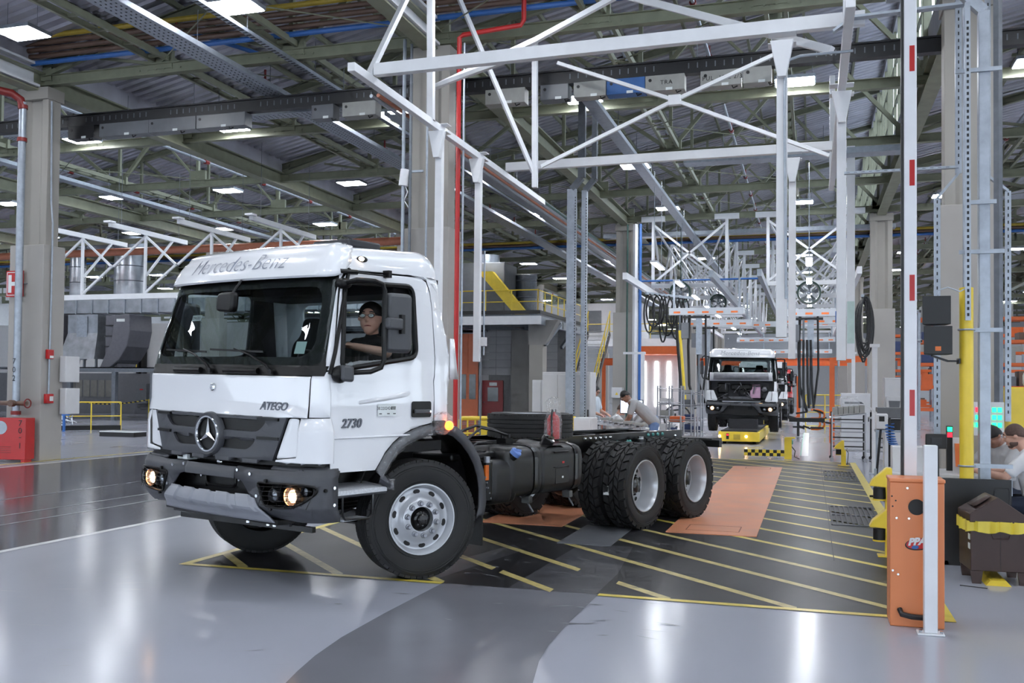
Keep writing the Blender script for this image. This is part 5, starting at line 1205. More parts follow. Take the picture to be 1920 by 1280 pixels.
def channel(label, pts, w=.06):
    b = Vector(pts[0]); t = thing('slotted_channel', label, 'rail', b); m = MB(); k = MB()
    for p, q in zip(pts, pts[1:]):
        p = Vector(p) - b; q = Vector(q) - b; m.bar(p, q, w, .03); d = q - p; L = d.length; d.normalize(); n = int(L / .09)
        for i in range(n): c = p + d * (i * .09 + .045) + V(0, -.018 if abs(d.z) > .3 else -.032, 0); k.bar(c - d * .02, c + d * .02, .014, .004, up=(0, 1, 0) if abs(d.z) > .3 else (0, 0, 1))
    m.build('channel_profile', 'galv', t, smooth=0); tag(k.build('slots', 'print_black', t, smooth=0), None, None, None, 'stuff')
YC_ = 13.0
channel('perforated channel bent around the right column on its left flank', [tuple(onY(px, py, YC_)) for px, py in ((1797, -10), (1797, 325), (1757, 372), (1757, 815))], .075)
channel('perforated channel bent around the right column on its right flank', [tuple(onY(px, py, YC_ + .6)) for px, py in ((1852, -10), (1852, 330), (1890, 358), (1890, 790))], .07)
channel('perforated arm reaching from the right column towards the white posts', [tuple(onY(px, py, YC_)) for px, py in ((1583, 325), (1797, 313))], .07)
channel('perforated arm at the top joining the white frame to the galvanised post', [tuple(onY(px, py, 12.1)) for px, py in ((1562, 60), (1600, 33), (1620, 31), (1808, 8))], .11)
rp = pipe_run('column_conduit', 'round galvanised conduit up the face of the right column', [(1.78, 12.6, 0), (1.78, 12.6, 7.9)], .035, 'galv')
pipe_run('column_conduit', 'square dark conduit behind the galvanised post', [(2.15, 12.7, 0), (2.15, 12.7, 7.9)], .05, 'galv_dark', n=4)
spk = thing('loudspeaker', 'pair of stacked black loudspeakers on a bracket from the yellow post', 'speaker', (1.17, 10.15, zz(2.05)))
spk.scale = (.853, .853, .853)
for z0, x0, x1 in ((.0, -.15, .15), (.34, -.165, .135)):
    MB().prism(roundpoly([(x0, -.16), (x1, -.16), (x1 - .03, .13), (x0 + .06, .13)], .01), Matrix.Translation((0, 0, z0 + .01)), .32).build('cabinet', 'black_metal', spk, bevel=.01)
    g = MB()
    for i in range(9): g.box(x1 - .02, x1 + .002, -.13 + .0 * i, -.11, z0 + .04 + .03 * i, z0 + .055 + .03 * i)
    tag(g.build('side_holes', 'print_black', spk, smooth=0), None, None, None, 'stuff'); MB().cyl((x0 - .05, 0, z0 + .17), (x0, 0, z0 + .17), .02, n=8).build('fixing_knob', 'chrome', spk)
MB().box(-.03, .03, -.163, -.16, .05, .10).build('brand_plate', 'amber', spk)
MB().bar((-.05, 0, .0), (.12, .02, -.06), .06, .02).bar((.12, .02, -.06), (.245, .06, -.06), .06, .02).build('wall_bracket', 'black_metal', spk); MB().box(.235, .252, .01, .19, -.09, -.03).build('post_clamp', 'black_metal', spk)
MB().tube([V(0, 0, .67), V(.02, 0, .75), V(.12, 0, .78), V(.25, .0, .73), V(.30, 0, .76)], .008, 5).build('cable', 'galv', spk)
# ================================================================== parking barrier
bar = thing('parking_barrier', 'orange barrier cabinet with raised white and red boom, marked PPA', 'barrier', (.705, 7.36, 0))
MB().box(-.172, .178, -.14, .15, 0, 1.0).build('cabinet', 'orange_box_paint', bar, bevel=.006); MB().box(-.178, .184, -.148, .156, 1.0, 1.025).build('cabinet_lid', 'orange_box_paint', bar, bevel=.006)
arm = MB().box(-.055, .035, .19, .24, .72, 4.9).build('boom', 'white_steel', bar, bevel=.006)
MB().box(-.072, -.055, .185, .245, .72, 4.9).build('boom_edge', 'black_metal', arm)
for z in (1.55, 2.39, 3.235, 4.08, 4.92 - .12): MB().box(-.015, .02, .187, .19, z - .095, z + .095).build('red_stripe', 'red_box', arm)
MB().box(-.09, .07, .15, .25, .6, .85).build('boom_clamp', 'black_metal', bar)
MB().prism([(.055 * cos(a), .055 * sin(a)) for a in [2 * pi * i / 24 for i in range(24)]], face_M((.0, -.141, .83), (1, 0, 0), (0, 0, 1)), .003).build('cover_disc', 'print_black', bar)
for (x, z) in ((-.06, 1.0 - .04), (-.13, .75), (-.05, .75), (.065, .75), (-.12, .36), (-.155, .385)): MB().cyl((x, -.14, z), (x, -.148, z), .008, n=8).build('screw', 'chrome', bar)
for (x, z) in ((-.16, .90), (-.135, .87), (-.155, .83), (.065, .70)): MB().cyl((x, -.14, z), (x, -.1425, z), .006, n=8).build('screw_hole', 'print_black', bar)
lg = MB().prism([(.088 * cos(a), .042 * sin(a)) for a in [2 * pi * i / 28 for i in range(28)]], face_M((.012, -.141, .575), (1, 0, .12), (0, 0, 1)), .002).build('logo', 'print_black', bar)
MB().prism([(.080 * cos(a), .037 * sin(a)) for a in [2 * pi * i / 28 for i in range(28)]], face_M((.012, -.1435, .578), (1, 0, .12), (0, 0, 1)), .001).build('logo_field', 'red_pipe', lg)
lettering('lettering', 'PPA', .066, 'paint_white', lg, face_M((.0, -.146, .572), (1, 0, .12), (0, 0, 1)), shear=.25, bold=.004)
MB().prism([(.024 * cos(a), .013 * sin(a)) for a in [2 * pi * i / 18 for i in range(18)]], face_M((-.01, -.1455, .553), (1, 0, .12), (0, 0, 1)), .001).build('logo_dot', 'box_blue', lg)
MB().tube([V(-.11, -.15, .12), V(-.10, -.19, .095), V(-.04, -.20, .085), V(.06, -.19, .08), V(.12, -.15, .08)], .019, 8).build('power_cable', 'rubber_hose', bar)
wp = thing('sensor_post', 'short white square post bolted to the floor before the orange barrier', 'post', (.775, 7.06, 0))
MB().box(-.042, .042, -.042, .042, .012, 1.27).build('post_tube', 'white_steel', wp, bevel=.005); MB().box(-.085, .085, -.06, .06, 0, .012).build('base_plate', 'white_steel', wp, bevel=.004)
for x in (-.065, .065): MB().cyl((x, -.03, .012), (x, -.03, .03), .012, n=6).build('anchor_bolt', 'chrome', wp)
# ================================================================== brown waste bin with yellow bag
mat('bin_brown', (.235, .165, .15), .45, noise=.08)
mat('bag_yellow', (.88, .80, .30), .3, noise=.08)
bn = thing('waste_bin', 'brown metal waste bin with peaked lid and yellow bag', 'bin', (1.53, 9.28, 0), radians(4))
BW_, BD = .235, .22
MB().box(-BW_, BW_, -BD, BD, .11, .45).build('bin_body', 'bin_brown', bn, bevel=.006)
for sx in (-1, 1):
    for sy in (-1, 1): MB().prism([(-.035, 0), (.035, 0), (.05, .11), (-.05, .11)], face_M((sx * (BW_ - .05), sy * (BD - .03), 0), (1, 0, 0), (0, 0, 1)), .02).build('leg', 'bin_brown', bn)
def bagf(u, v):
    a = 2 * pi * u; hx, hy = BW_ + .025, BD + .025; n = 8.; c, s = cos(a), sin(a); q = (abs(c) ** n + abs(s) ** n) ** (-1 / n); wv = .012 * sin(a * 17) + .008 * sin(a * 29 + 2)
    return V((hx + wv) * c * q, (hy + wv) * s * q, .45 + .085 * v - .018 * (1 - v) * (1 + sin(a * 9)) * .5)
MB().grid(bagf, 90, 3, True).build('bin_bag', 'bag_yellow', bn, smooth=50)
MB().prism([(-BW_ - .01, 0), (BW_ + .01, 0), (BW_ + .01, .03), (-.02, .215), (-BW_ - .01, .07)], face_M((0, -BD - .012, .525), (1, 0, 0), (0, 0, 1)), -.464).build('bin_lid', 'bin_brown', bn, bevel=.006)
MB().add([(-.19, -.14, .652), (-.06, -.14, .742), (-.06, .12, .742), (-.19, .12, .652)], [(0, 1, 2, 3)]).build('lid_flap', 'bin_brown', bn, solid=.008)
MB().tube([V(-.07, -BD - .01, .42), V(-.06, -BD - .02, .39), V(.06, -BD - .02, .39), V(.07, -BD - .01, .42)], .006, 5).build('handle', 'bin_brown', bn)
for z in (.40, .32): MB().box(-BW_ - .0015, -BW_, -.2, -.13, z - .03, z + .02).build('sticker', 'sticker_white', bn)
MB().box(-.0015, .0015, -BD - .002, -BD, .12, .44).build('seam', 'print_black', bn)
cg = thing('cable_guard', 'yellow floor cable ramp lying under the brown bin', 'cable ramp', (1.52, 9.66, 0), radians(90)); MB().prism([(-.10, 0), (.10, 0), (.06, .045), (-.06, .045)], face_M((-.66, 0, 0), (0, 1, 0), (0, 0, 1)), .8).build('ramp', 'yellow_steel', cg)
rd = thing('steel_rod', 'thin dark rod lying on the floor before the brown bin', 'rod', tuple(gz(1820, 1100) + V(0, 0, .006))); MB().cyl((-.08, .02, 0), (.12, -.05, 0), .004, n=6).build('rod', 'print_black', rd)
bp = thing('screen_panel', 'black sheet screen standing behind the brown bin', 'screen', (1.62, 9.95, 0))
MB().box(-.46, .17, -.01, .01, .0, .82).build('sheet', 'black_metal', bp)
for x in (-.40, .12): MB().box(x - .03, x + .03, -.01, .20, 0, .04).build('foot', 'black_metal', bp)
MB().tube([V(.02, -.02, .42), V(.02, -.02, .72), V(.03, -.02, .74), V(.14, -.02, .74), V(.15, -.02, .72), V(.15, -.02, .42)], .003, 4).build('wire_hoop', 'steel_dark', bp)
# ================================================================== yellow safety scanners
def scanner(label, loc, rz, h, two=True):
    t = thing('laser_scanner', label, 'scanner', loc, rz)
    MB().box(-.05, .05, -.045, .045, .01, h * .62).build('pedestal', 'yellow_steel', t); MB().box(-.12, .12, -.09, .09, 0, .012).build('base_plate', 'yellow_steel', t)
    for i, z in enumerate((h * .22, h * .66) if two else (h * .5,)):
        hd = MB().prism([(-.18, .09), (-.15, .15), (-.02, .27), (.03, .27), (.04, -.07), (-.02, -.07), (-.03, .08)], face_M((-.02, .075, z), (1, 0, 0), (0, 0, 1)), .15).build('scanner_hood', 'yellow_steel', t, bevel=.006)
        MB().cyl((-.10, 0, z - .04), (-.10, 0, z + .07), .062, n=18).build('scanner_window', 'print_black', hd); MB().cyl((-.10, 0, z - .055), (-.10, 0, z - .04), .066, n=18).build('scanner_rim', 'yellow_steel', hd)
    for (x, z) in ((.03, h * .62), (.05, h * .58), (.07, h * .66)): MB().cyl((x, -.09, z), (x, -.075, z), .012, n=8).build('bolt', 'chrome', t)
    MB().tube([V(.06, 0, h * .6), V(.10, .02, h * .5), V(.09, .02, h * .2), V(.07, .03, .02)], .008, 5).build('cable', 'rubber_hose', t)
    return t
scanner('large yellow twin laser scanner on a post beside the orange barrier', (.76, 10.25, 0), 0, .92)
scanner('small yellow laser scanner at the far corner of the hatched area', (.70, 22.5, 0), 0, .58, False)
st = thing('device_stand', 'slim black stand carrying a white device beside the far scanner', 'stand', (.98, 15.9, 0))
MB().bar((-.03, 0, .03), (.06, 0, 1.08), .035).bar((-.1, 0, .02), (.1, .04, .02), .03).bar((.0, -.12, .02), (0, .12, .02), .03).build('leg', 'black_metal', st); MB().box(-.035, .0, -.03, .03, .25, .45).build('clamp', 'galv', st)
MB().box(-.02, .16, -.06, .06, 1.06, 1.30).build('device', 'cabinet_white', st, bevel=.02); MB().bar((.0, 0, 1.30), (-.28, .0, 1.55), .03).build('device_arm', 'cabinet_white', st); MB().box(.03, .11, -.062, -.05, 1.18, 1.26).build('device_window', 'print_black', st)
# checkered gate bar
cb = thing('gate_bar', 'low black and yellow checkered bar on a yellow post across the line', 'barrier', (-.55, 24.2, 0))
MB().box(-.05, .12, -.06, .06, 0, .52).build('post', 'yellow_steel', cb); MB().box(-.02, .2, -.1, .1, .50, .53).build('post_cap', 'yellow_steel', cb)
for r in range(2):
    for i in range(11): MB().box(-1.0 + .086 * i, -1.0 + .086 * (i + 1), -.03, .03, .06 + .075 * r, .135 + .075 * r).build('checker_block', 'print_black' if (i + r) % 2 else 'yellow_steel', cb, smooth=0)
MB().tube([V(.12, 0, .3), V(.2, 0, .2), V(.18, 0, .06), V(.3, 0, .01)], .012, 5).build('cable', 'rubber_hose', cb)
MB().box(.1, .15, -.04, .04, .36, .46).build('sensor', 'teal_paint', cb)
# ================================================================== building parts behind the truck (middle)
def part(m, name, mt, parent, **k): return m.build(name, mt, parent, **k)
def rail_line(t, pts, h=1.0, m='yellow_steel', mid=(.5,), post=1.5, r=.025, kick=True):
    for p, q in zip(pts, pts[1:]):
        p, q = Vector(p), Vector(q); d = q - p; L = d.length; d.normalize(); n = max(1, round(L / post))
        MB().cyl(p + V(0, 0, h), q + V(0, 0, h), r, n=8).build('handrail', m, t)
        for f in mid: MB().cyl(p + V(0, 0, h * f), q + V(0, 0, h * f), r * .8, n=6).build('mid_rail', m, t)
        for i in range(n + 1): MB().cyl(p + d * L * i / n, p + d * L * i / n + V(0, 0, h), r, n=8).build('rail_post', m, t)
        if kick: MB().bar(p + V(0, 0, .06), q + V(0, 0, .06), .01, .12).build('kick_board', 'black_metal', t, smooth=0)
mat('block_wall', (.66, .66, .67), .7, noise=.08, scale=2); mat('block_joint', (.50, .50, .51), .8); mat('raw_concrete', (.56, .55, .54), .7, noise=.14, scale=1.0)
mat('door_orange', (.90, .46, .26), .35, noise=.04); mat('door_red', (.55, .13, .14), .4); mat('dark_pane', (.16, .18, .20), .12, noise=.3, scale=5); mat('pane_beige', (.50, .49, .47), .3)
YW = 46.0
bw = wall('wall_block', -62, onY(1062, 700, YW).x, YW, YW + .3, 5.15, 'white_wall')
wl = tag(MB().box(-15.5, onY(1062, 700, YW).x, YW - .10, YW - .02, 0, 5.2).build('wall_masonry', 'block_joint', smooth=0), None, None, None, 'structure')
blk = MB().box(-.39, .39, -.02, .0, -.185, .185).mesh('block', 'block_wall', 0); x_a = onY(903, 700, YW).x; nb = 0
for r in range(13):
    for c in range(12):
        x = x_a + .4 + c * .8 + (.0 if r % 2 else -.0); z = .2 + r * .385
        if z > 5.1 or x > onY(1056, 700, YW).x: continue
        if z < 2.2 and x < x_a + 1.4: continue
        o = bpy.data.objects.new('block', blk); COL.objects.link(o); o.parent = wl; o.location = (x, YW - .10, z)
xa, xb_ = onY(960, 700, YW - .2).x, onY(992, 700, YW - .2).x
tag(MB().box(xa, xb_, YW - .35, YW - .12, 0, 5.2).build('pillar', 'raw_concrete', smooth=0), 'bare concrete pilaster beside the red door', None, None, 'structure')
pc = tag(MB().box(onY(992, 700, 41).x, onY(1017, 700, 41).x, 41.0, 41.7, 0, 3.6).build('pillar', 'concrete_beige', smooth=0), 'dark beige pillar carrying the mezzanine corner', None, None, 'structure')
MB().prism([(-.05, 0), (.7, 0), (1.3, 1.1), (-.05, 1.1)], face_M((onY(992, 700, 41).x, 41.0, 3.6), (1, 0, 0), (0, 0, 1)), -.6).build('corbel', 'raw_concrete', pc, smooth=0)
# orange sliding gate
x0, x1 = onY(840, 700, YW - .3).x, onY(897, 700, YW - .3).x
dg = tag(MB().box(x0, x1, YW - .35, YW - .28, 0, 4.4).build('door_1', 'door_orange', smooth=0), 'tall orange gate with dark window panes', None, None, 'structure')
for i in range(3): MB().box(x0 + .15 + i * (x1 - x0 - .1) / 3, x0 - .02 + (i + 1) * (x1 - x0 - .1) / 3, YW - .37, YW - .35, 1.1, 2.35).build('pane', 'dark_pane', dg, smooth=0)
for i in range(1, 3): MB().box(x0 + i * (x1 - x0) / 3 - .02, x0 + i * (x1 - x0) / 3 + .02, YW - .365, YW - .35, 2.4, 4.4).build('joint', 'orange_steel', dg, smooth=0)
x0, x1 = onY(905, 700, YW - .15).x, onY(944, 700, YW - .15).x
dr = tag(MB().box(x0, x1, YW - .2, YW - .13, 0, 2.05).build('door_2', 'door_red', smooth=0), 'dark red door with small window in the block wall', None, None, 'structure')
MB().box(x0 + .3, x1 - .25, YW - .22, YW - .2, 1.0, 1.7).build('pane', 'dark_pane', dr, smooth=0); MB().box(x0 + .38, x1 - .32, YW - .22, YW - .2, 1.78, 1.95).build('door_sign', 'sticker_white', dr, smooth=0); MB().cyl((x0 + .1, YW - .24, .95), (x0 + .1, YW - .2, .95), .03, n=8).build('door_knob', 'chrome', dr)
xg = onY(900, 700, YW - .5).x; pipe_run('wall_pipe', 'grey vertical pipe between the orange gate and the red door', [(xg, YW - .5, 0), (xg, YW - .5, 4.3)], .06, 'galv')
# mezzanine with yellow railing
XM = onY(1012, 600, 40).x
mz = thing('mezzanine', 'mezzanine platform with white edge beam and yellow railing over the orange gate', 'platform', (XM, 40, 4.5))
def mp(x0, x1, y0, y1, z0, z1, name, m): return MB().box(x0, x1, y0, y1, z0, z1).build(name, m, mz, smooth=0)
mp(-14, 0, 0, .25, -.05, .32, 'edge_beam', 'white_steel'); mp(-.25, 0, .25, 9.5, -.05, .32, 'edge_beam', 'galv'); mp(-14, 0, .1, 9.5, .32, .40, 'deck', 'galv_dark'); mp(-14, 0, -.02, 0, .40, .56, 'kick_plate', 'black_metal'); mp(.0, .02, 0, 9.5, .40, .56, 'kick_plate', 'black_metal')
for y in (2, 4, 6): mp(-14, 0, y, y + .15, -.02, .30, 'joist', 'galv_dark')
for x in (-2.0, -4.5, -7.0): mp(x, x + .12, .3, 8, -.02, .28, 'joist', 'galv_dark')
rail_line(mz, [(-13.5, .05, .4), (-3.7, .05, .4), (-.1, .05, .4), (-.1, 9.3, .4)], 1.05, mid=(.52,), post=1.15, kick=False)
MB().bar((-.1, 1.2, -.9), (.3, 2.4, .1), .14).build('support_strut', 'galv_dark', mz); MB().bar((-.1, 4.2, -.9), (.3, 5.4, .1), .14).build('support_strut', 'galv_dark', mz)
# equipment on the mezzanine
hv = thing('air_handler', 'grey air handling unit with yellow chute on the mezzanine', 'machine', (onY(895, 570, 43).x, 43, 4.91))
MB().box(-1.2, 1.6, -.8, 1.2, 0, 2.6).build('casing', 'plastic_grey', hv, bevel=.04); MB().prism([(0, 0), (.6, 0), (-1.1, 2.0), (-1.8, 2.0)], face_M((2.3, -1.0, .1), (1, 0, 0), (0, 0, 1)), .4).build('chute', 'yellow_steel', hv); MB().lathe([(.7, 0), (.45, 1.0), (.4, 2.2)], 20, Matrix.Translation((-1.7, -.4, .4))).build('hopper', 'galv', hv); MB().cyl((.4, .2, 2.6), (.4, .2, 3.05), .6, n=20).build('stack', 'galv', hv)
hv2 = thing('storage_tank', 'grey cylindrical tank standing on the mezzanine near the stairs', 'tank', (onY(985, 570, 44.5).x, 44.5, 4.91)); MB().lathe([(0, 0), (.55, 0), (.55, 2.2), (0, 2.3)], 20).build('tank_shell', 'galv_dark', hv2)
for i in range(3): MB().lathe([(.55, .3 + .8 * i), (.58, .33 + .8 * i), (.55, .36 + .8 * i)], 20).build('hoop', 'galv', hv2)
# stairs down from the mezzanine
sx = onY(1085, 650, 47).x + .45
stt = thing('staircase', 'steel stairs with yellow handrails coming down from the mezzanine', 'stairs', (sx, 46, 0))
NST = 20
for i in range(NST): MB().box(-.1 + .0, 1.0, .0 - .25 * i + 1.5, .25 - .25 * i + 1.5, 4.6 - .23 * i - .04, 4.6 - .23 * i).build('tread', 'cabinet_white', stt, smooth=0)
for x in (-.12, 1.0):
    MB().bar((x, 1.7, 4.5), (x, -3.5, -.05 + .1), .04, .28).build('stringer', 'black_metal', stt, smooth=0); MB().bar((x, 1.7, 5.6), (x, -3.5, 1.05), .045).build('handrail', 'yellow_steel', stt); MB().bar((x, 1.7, 5.1), (x, -3.5, .55), .04).build('mid_rail', 'yellow_steel', stt)
    for i in range(5): MB().bar((x, 1.6 - 1.25 * i, 4.5 - 1.13 * i), (x, 1.6 - 1.25 * i, 5.5 - 1.1 * i), .045).build('rail_post', 'yellow_steel', stt)
tw = tag(MB().box(onY(1022, 700, 50).x, onY(1098, 700, 50).x, 50, 50.4, 0, 6.2).build('wall_stair', 'block_wall', smooth=0), None, None, None, 'structure')
# ================================================================== twin grey posts, white cabinets, yellow barriers
for i, (px, w, yy, lb) in enumerate(((1069, .20, 20.8, 'broad'), (1093, .12, 21.0, 'slim'))):
    p = onY(px, 800, yy); t = thing('cable_column', '%s galvanised cable column of the pair before the white cabinet' % lb, 'post', (p.x, yy, 0))
    MB().box(-w / 2, w / 2, -.06, .06, 0, 6.1).build('column_profile', 'galv', t, smooth=0); MB().bar((0, 0, 6.1), (.22, 0, 6.35), .16 - .05 * i, .12).bar((.22, 0, 6.35), (.22, 0, 8.1), .16 - .05 * i, .12).build('column_offset', 'galv_dark', t, smooth=0)
    MB().box(-w / 2 - .05, w / 2 + .05, -.12, .12, 0, .015).build('base_plate', 'galv', t)
    g = MB()
    for k in range(90): g.box(w / 2 - .018, w / 2 + .001, -.062, -.06, .1 + k * .065, .135 + k * .065)
    tag(g.build('slots', 'print_black', t, smooth=0), None, None, None, 'stuff')
def cabinet(label, px0, px1, pyt, Y, d=.6, m='cabinet_white', doors=1, name='control_cabinet', z0=0.0, pyb=None):
    a, b = onY(px0, 720, Y), onY(px1, 720, Y); zt = onY((px0 + px1) / 2, pyt, Y).z
    if pyb: z0 = onY((px0 + px1) / 2, pyb, Y).z
    t = thing(name, label, 'cabinet', ((a.x + b.x) / 2, Y, z0)); w = b.x - a.x; h = zt - z0
    MB().box(-w / 2, w / 2, 0, d, 0, h).build('body', m, t, smooth=0, bevel=.01)
    for i in range(doors): MB().box(-w / 2 + w * i / doors + .015, -w / 2 + w * (i + 1) / doors - .015, -.015, 0, .06 * h, h * .97).build('door', m, t, smooth=0, bevel=.004); MB().box(-w / 2 + w * (i + 1) / doors - .06, -w / 2 + w * (i + 1) / doors - .035, -.03, -.015, h * .5, h * .58).build('handle', 'print_black', t)
    return t
cabinet('large white control cabinet behind the twin grey posts', 1017, 1107, 697, 21.3, .6, doors=3)
cabinet('narrow white cabinet at the left of the large white cabinet', 998, 1015, 712, 21.8, .5)
c_ = cabinet('low white cabinet with glass front beside the spare tyre', 1076, 1110, 783, 16.6, .5)
MB().box(.02, .16, -.02, -.015, .55, .85).build('glass_front', 'dark_pane', c_)
def plastic_barrier(label, a, b, sign=False):
    a, b = Vector(a), Vector(b); d = b - a; L = d.length; t = thing('plastic_barrier', label, 'barrier', a, atan2(d.y, d.x))
    MB().tube([V(0, 0, .08), V(0, 0, .95), V(.05, 0, 1.0), V(L - .05, 0, 1.0), V(L, 0, .95), V(L, 0, .08)], .045, 8).build('barrier_frame', 'yellow_steel', t)
    MB().cyl((0, 0, .12), (L, 0, .12), .03, n=8).build('lower_rail', 'yellow_steel', t)
    for i in range(2): MB().cyl((0, 0, .4 + .28 * i), (L * (.45 if sign else 1), 0, .4 + .28 * i), .022, n=6).build('mid_rail', 'yellow_steel', t)
    for i in range(1, 6):
        x = L * i / 6
        if sign and x > L * .45: continue
        MB().cyl((x, 0, .12), (x, 0, 1.0), .02, n=6).build('upright', 'yellow_steel', t)
    for x in (.1, L - .1): MB().box(x - .04, x + .04, -.22, .22, 0, .08).build('foot', 'yellow_steel', t)
    if sign:
        s = MB().box(L * .45, L * .98, -.02, .02, .15, .95).build('sign_panel', 'yellow_steel', t)
        MB().prism([(.19 * cos(k), .19 * sin(k)) for k in [2 * pi * i / 24 for i in range(24)]], face_M((L * .75, -.022, .55), (1, 0, 0), (0, 0, 1)), .003).build('prohibition_disc', 'paint_white', s)
        MB().tube([V(L * .75 + .17 * cos(k), -.03, .55 + .17 * sin(k)) for k in [2 * pi * i / 24 for i in range(24)]], .02, 5, closed=True).build('red_ring', 'red_box', s); MB().bar((L * .75 - .12, -.03, .67), (L * .75 + .12, -.03, .43), .03).build('red_slash', 'red_box', s); MB().box(L * .75 - .03, L * .75 + .03, -.028, -.022, .43, .66).build('figure', 'print_black', s)
p = [onY(px, 800, Y) for px, Y in ((862, 19.0), (948, 19.6), (952, 19.7), (1035, 20.1), (1040, 20.2), (1082, 20.4))]
for v in p: v.z = 0
plastic_barrier('yellow plastic barrier with no-entry disc, nearest the cab', p[0], p[1], True); plastic_barrier('yellow plastic barrier behind the spare tyre', p[2], p[3]); plastic_barrier('yellow plastic barrier ending by the white cabinet', p[4], p[5])
# ================================================================== left background: ducts on a platform
wg = tag(MB().box(-52, -20, YW - .35, YW - .05, 0, 2.3).build('wall_lower_left', 'grey_wall', smooth=0), None, None, None, 'structure')
for i in range(6):
    x = onY(128 + i * 14, 728, YW - .4).x; MB().box(x, x + .42, YW - .38, YW - .35, .95, 1.9).build('pane', 'pane_beige', wg, smooth=0)
YD = 38.0
def dpt(px, py, Y=YD): return onY(px, py, Y)
pl = thing('duct_platform', 'grey steel platform carrying the ventilation ducts', 'platform', (dpt(120, 694).x, YD - 1.5, 0))
bx = pl.location.x; w_ = dpt(330, 694).x - bx; zt = dpt(200, 688, YD - 1.5).z
MB().box(0, w_, 0, .25, zt - .22, zt).build('edge_beam', 'galv_dark', pl, smooth=0); MB().box(-6, w_, 0, 6, zt - .05, zt).build('deck', 'galv_dark', pl, smooth=0)
for x in (-2, 1.5, 4.0, w_ - .3): MB().box(x, x + .2, .05, .25, 0, zt - .2).build('leg', 'galv_dark', pl, smooth=0)
mat('duct_silver', (.66, .68, .71), .28, metal=.75, noise=.18, scale=3, bump=.15); mat('duct_grey', (.38, .38, .41), .5, noise=.08)
def dthing(name, label): return thing(name, label, 'duct', (bx, YD, zt))
def dl(px, py, Y=YD): p = onY(px, py, Y); return (p.x - bx, p.z - zt)
t = dthing('ventilation_stack', 'silver round ventilation stack left of the pair')
for k_, (pa, pb, lb) in enumerate((((111, 557), (137, 440), 'left'), ((198, 554), (248, 440), 'right'))):
    if k_: t = dthing('ventilation_stack', 'silver round ventilation stack right of the pair')
    (xa, za), (xb2, zb) = dl(*pa), dl(*pb); r = (xb2 - xa) / 2; MB().cyl(((xa + xb2) / 2, .8, za), ((xa + xb2) / 2, .8, zb), r, n=28).build('stack_shell', 'duct_silver', t)
    for i in range(1, 4): zc = za + (zb - za) * i / 4; MB().lathe([(r, 0), (r + .04, .02), (r, .04)], 28, Matrix.Translation(((xa + xb2) / 2, .8, zc))).build('joint_ring', 'galv_dark', t)
t = dthing('ventilation_duct', 'long silver rectangular duct above the fan housings'); (xa, za), (xb2, zb) = dl(105, 587), dl(700, 545); MB().box(xa, xb2, .3, 1.6, za, zb).build('duct_body', 'duct_silver', t, smooth=0)
n = 18
for i in range(n): MB().box(xa + (xb2 - xa) * i / n - .03, xa + (xb2 - xa) * i / n + .03, .25, 1.65, za - .04, zb + .04).build('flange', 'galv', t, smooth=0)
for lb, pts, dep in (('left', ((100, 589), (127, 589), (127, 620), (124, 655), (118, 689), (100, 689)), -.6), ('right', ((228, 592), (256, 590), (257, 620), (251, 650), (236, 675), (218, 690), (200, 690), (222, 640)), -.6)):
    t = dthing('fan_housing', 'dark grey curved fan housing, %s of the two' % lb); P = [dl(*q) for q in pts]
    MB().prism(P, face_M((0, -.5, 0), (1, 0, 0), (0, 0, 1)), -1.6).build('housing_shell', 'duct_grey', t, smooth=0, bevel=.04); x_, z_ = P[1]; MB().box(x_ - .7, x_ - .25, -.52, -.5, z_ - .35, z_ - .22).build('name_plate', 'sticker_white', t)
    if lb == 'right':
        (xa, za), (xb2, zb) = dl(205, 690), dl(230, 592); MB().box(xa, xb2, -.3, 1.0, za, zb).build('inlet_box', 'duct_grey', t, smooth=0)
        for i in range(5): MB().box(xa - .03, xb2, -.34, -.3, za + (zb - za) * i / 5, za + (zb - za) * i / 5 + .05).build('inlet_rib', 'steel_dark', t)
t = dthing('duct_transition', 'silver flared duct box between the two fan housings'); (xa, za), (xb2, zb) = dl(135, 660), dl(192, 590); xm0, xm1 = dl(130, 672)[0], dl(196, 672)[0]
MB().add([(xa, -.3, zb), (xb2, -.3, zb), (xb2, .9, zb), (xa, .9, zb), (xa, -.3, (za + zb) / 2), (xb2, -.3, (za + zb) / 2), (xb2, .9, (za + zb) / 2), (xa, .9, (za + zb) / 2), (xm0, -.7, za - .35), (xm1, -.7, za - .35), (xm1, 1.2, za - .35), (xm0, 1.2, za - .35)], [(0, 1, 5, 4), (1, 2, 6, 5), (3, 0, 4, 7), (4, 5, 9, 8), (5, 6, 10, 9), (7, 4, 8, 11), (0, 3, 2, 1)]).build('transition_shell', 'duct_silver', t, smooth=0)
MB().box((xa + xb2) / 2 - .3, (xa + xb2) / 2 + .3, -.36, -.32, za + .2, zb - .1).build('access_door', 'galv', t)
for i in range(4): x_ = xm0 + (xm1 - xm0) * i / 3; MB().box(x_ - .04, x_ + .04, -.6, -.5, -.0, za - .35).build('stand_leg', 'galv_dark', t)
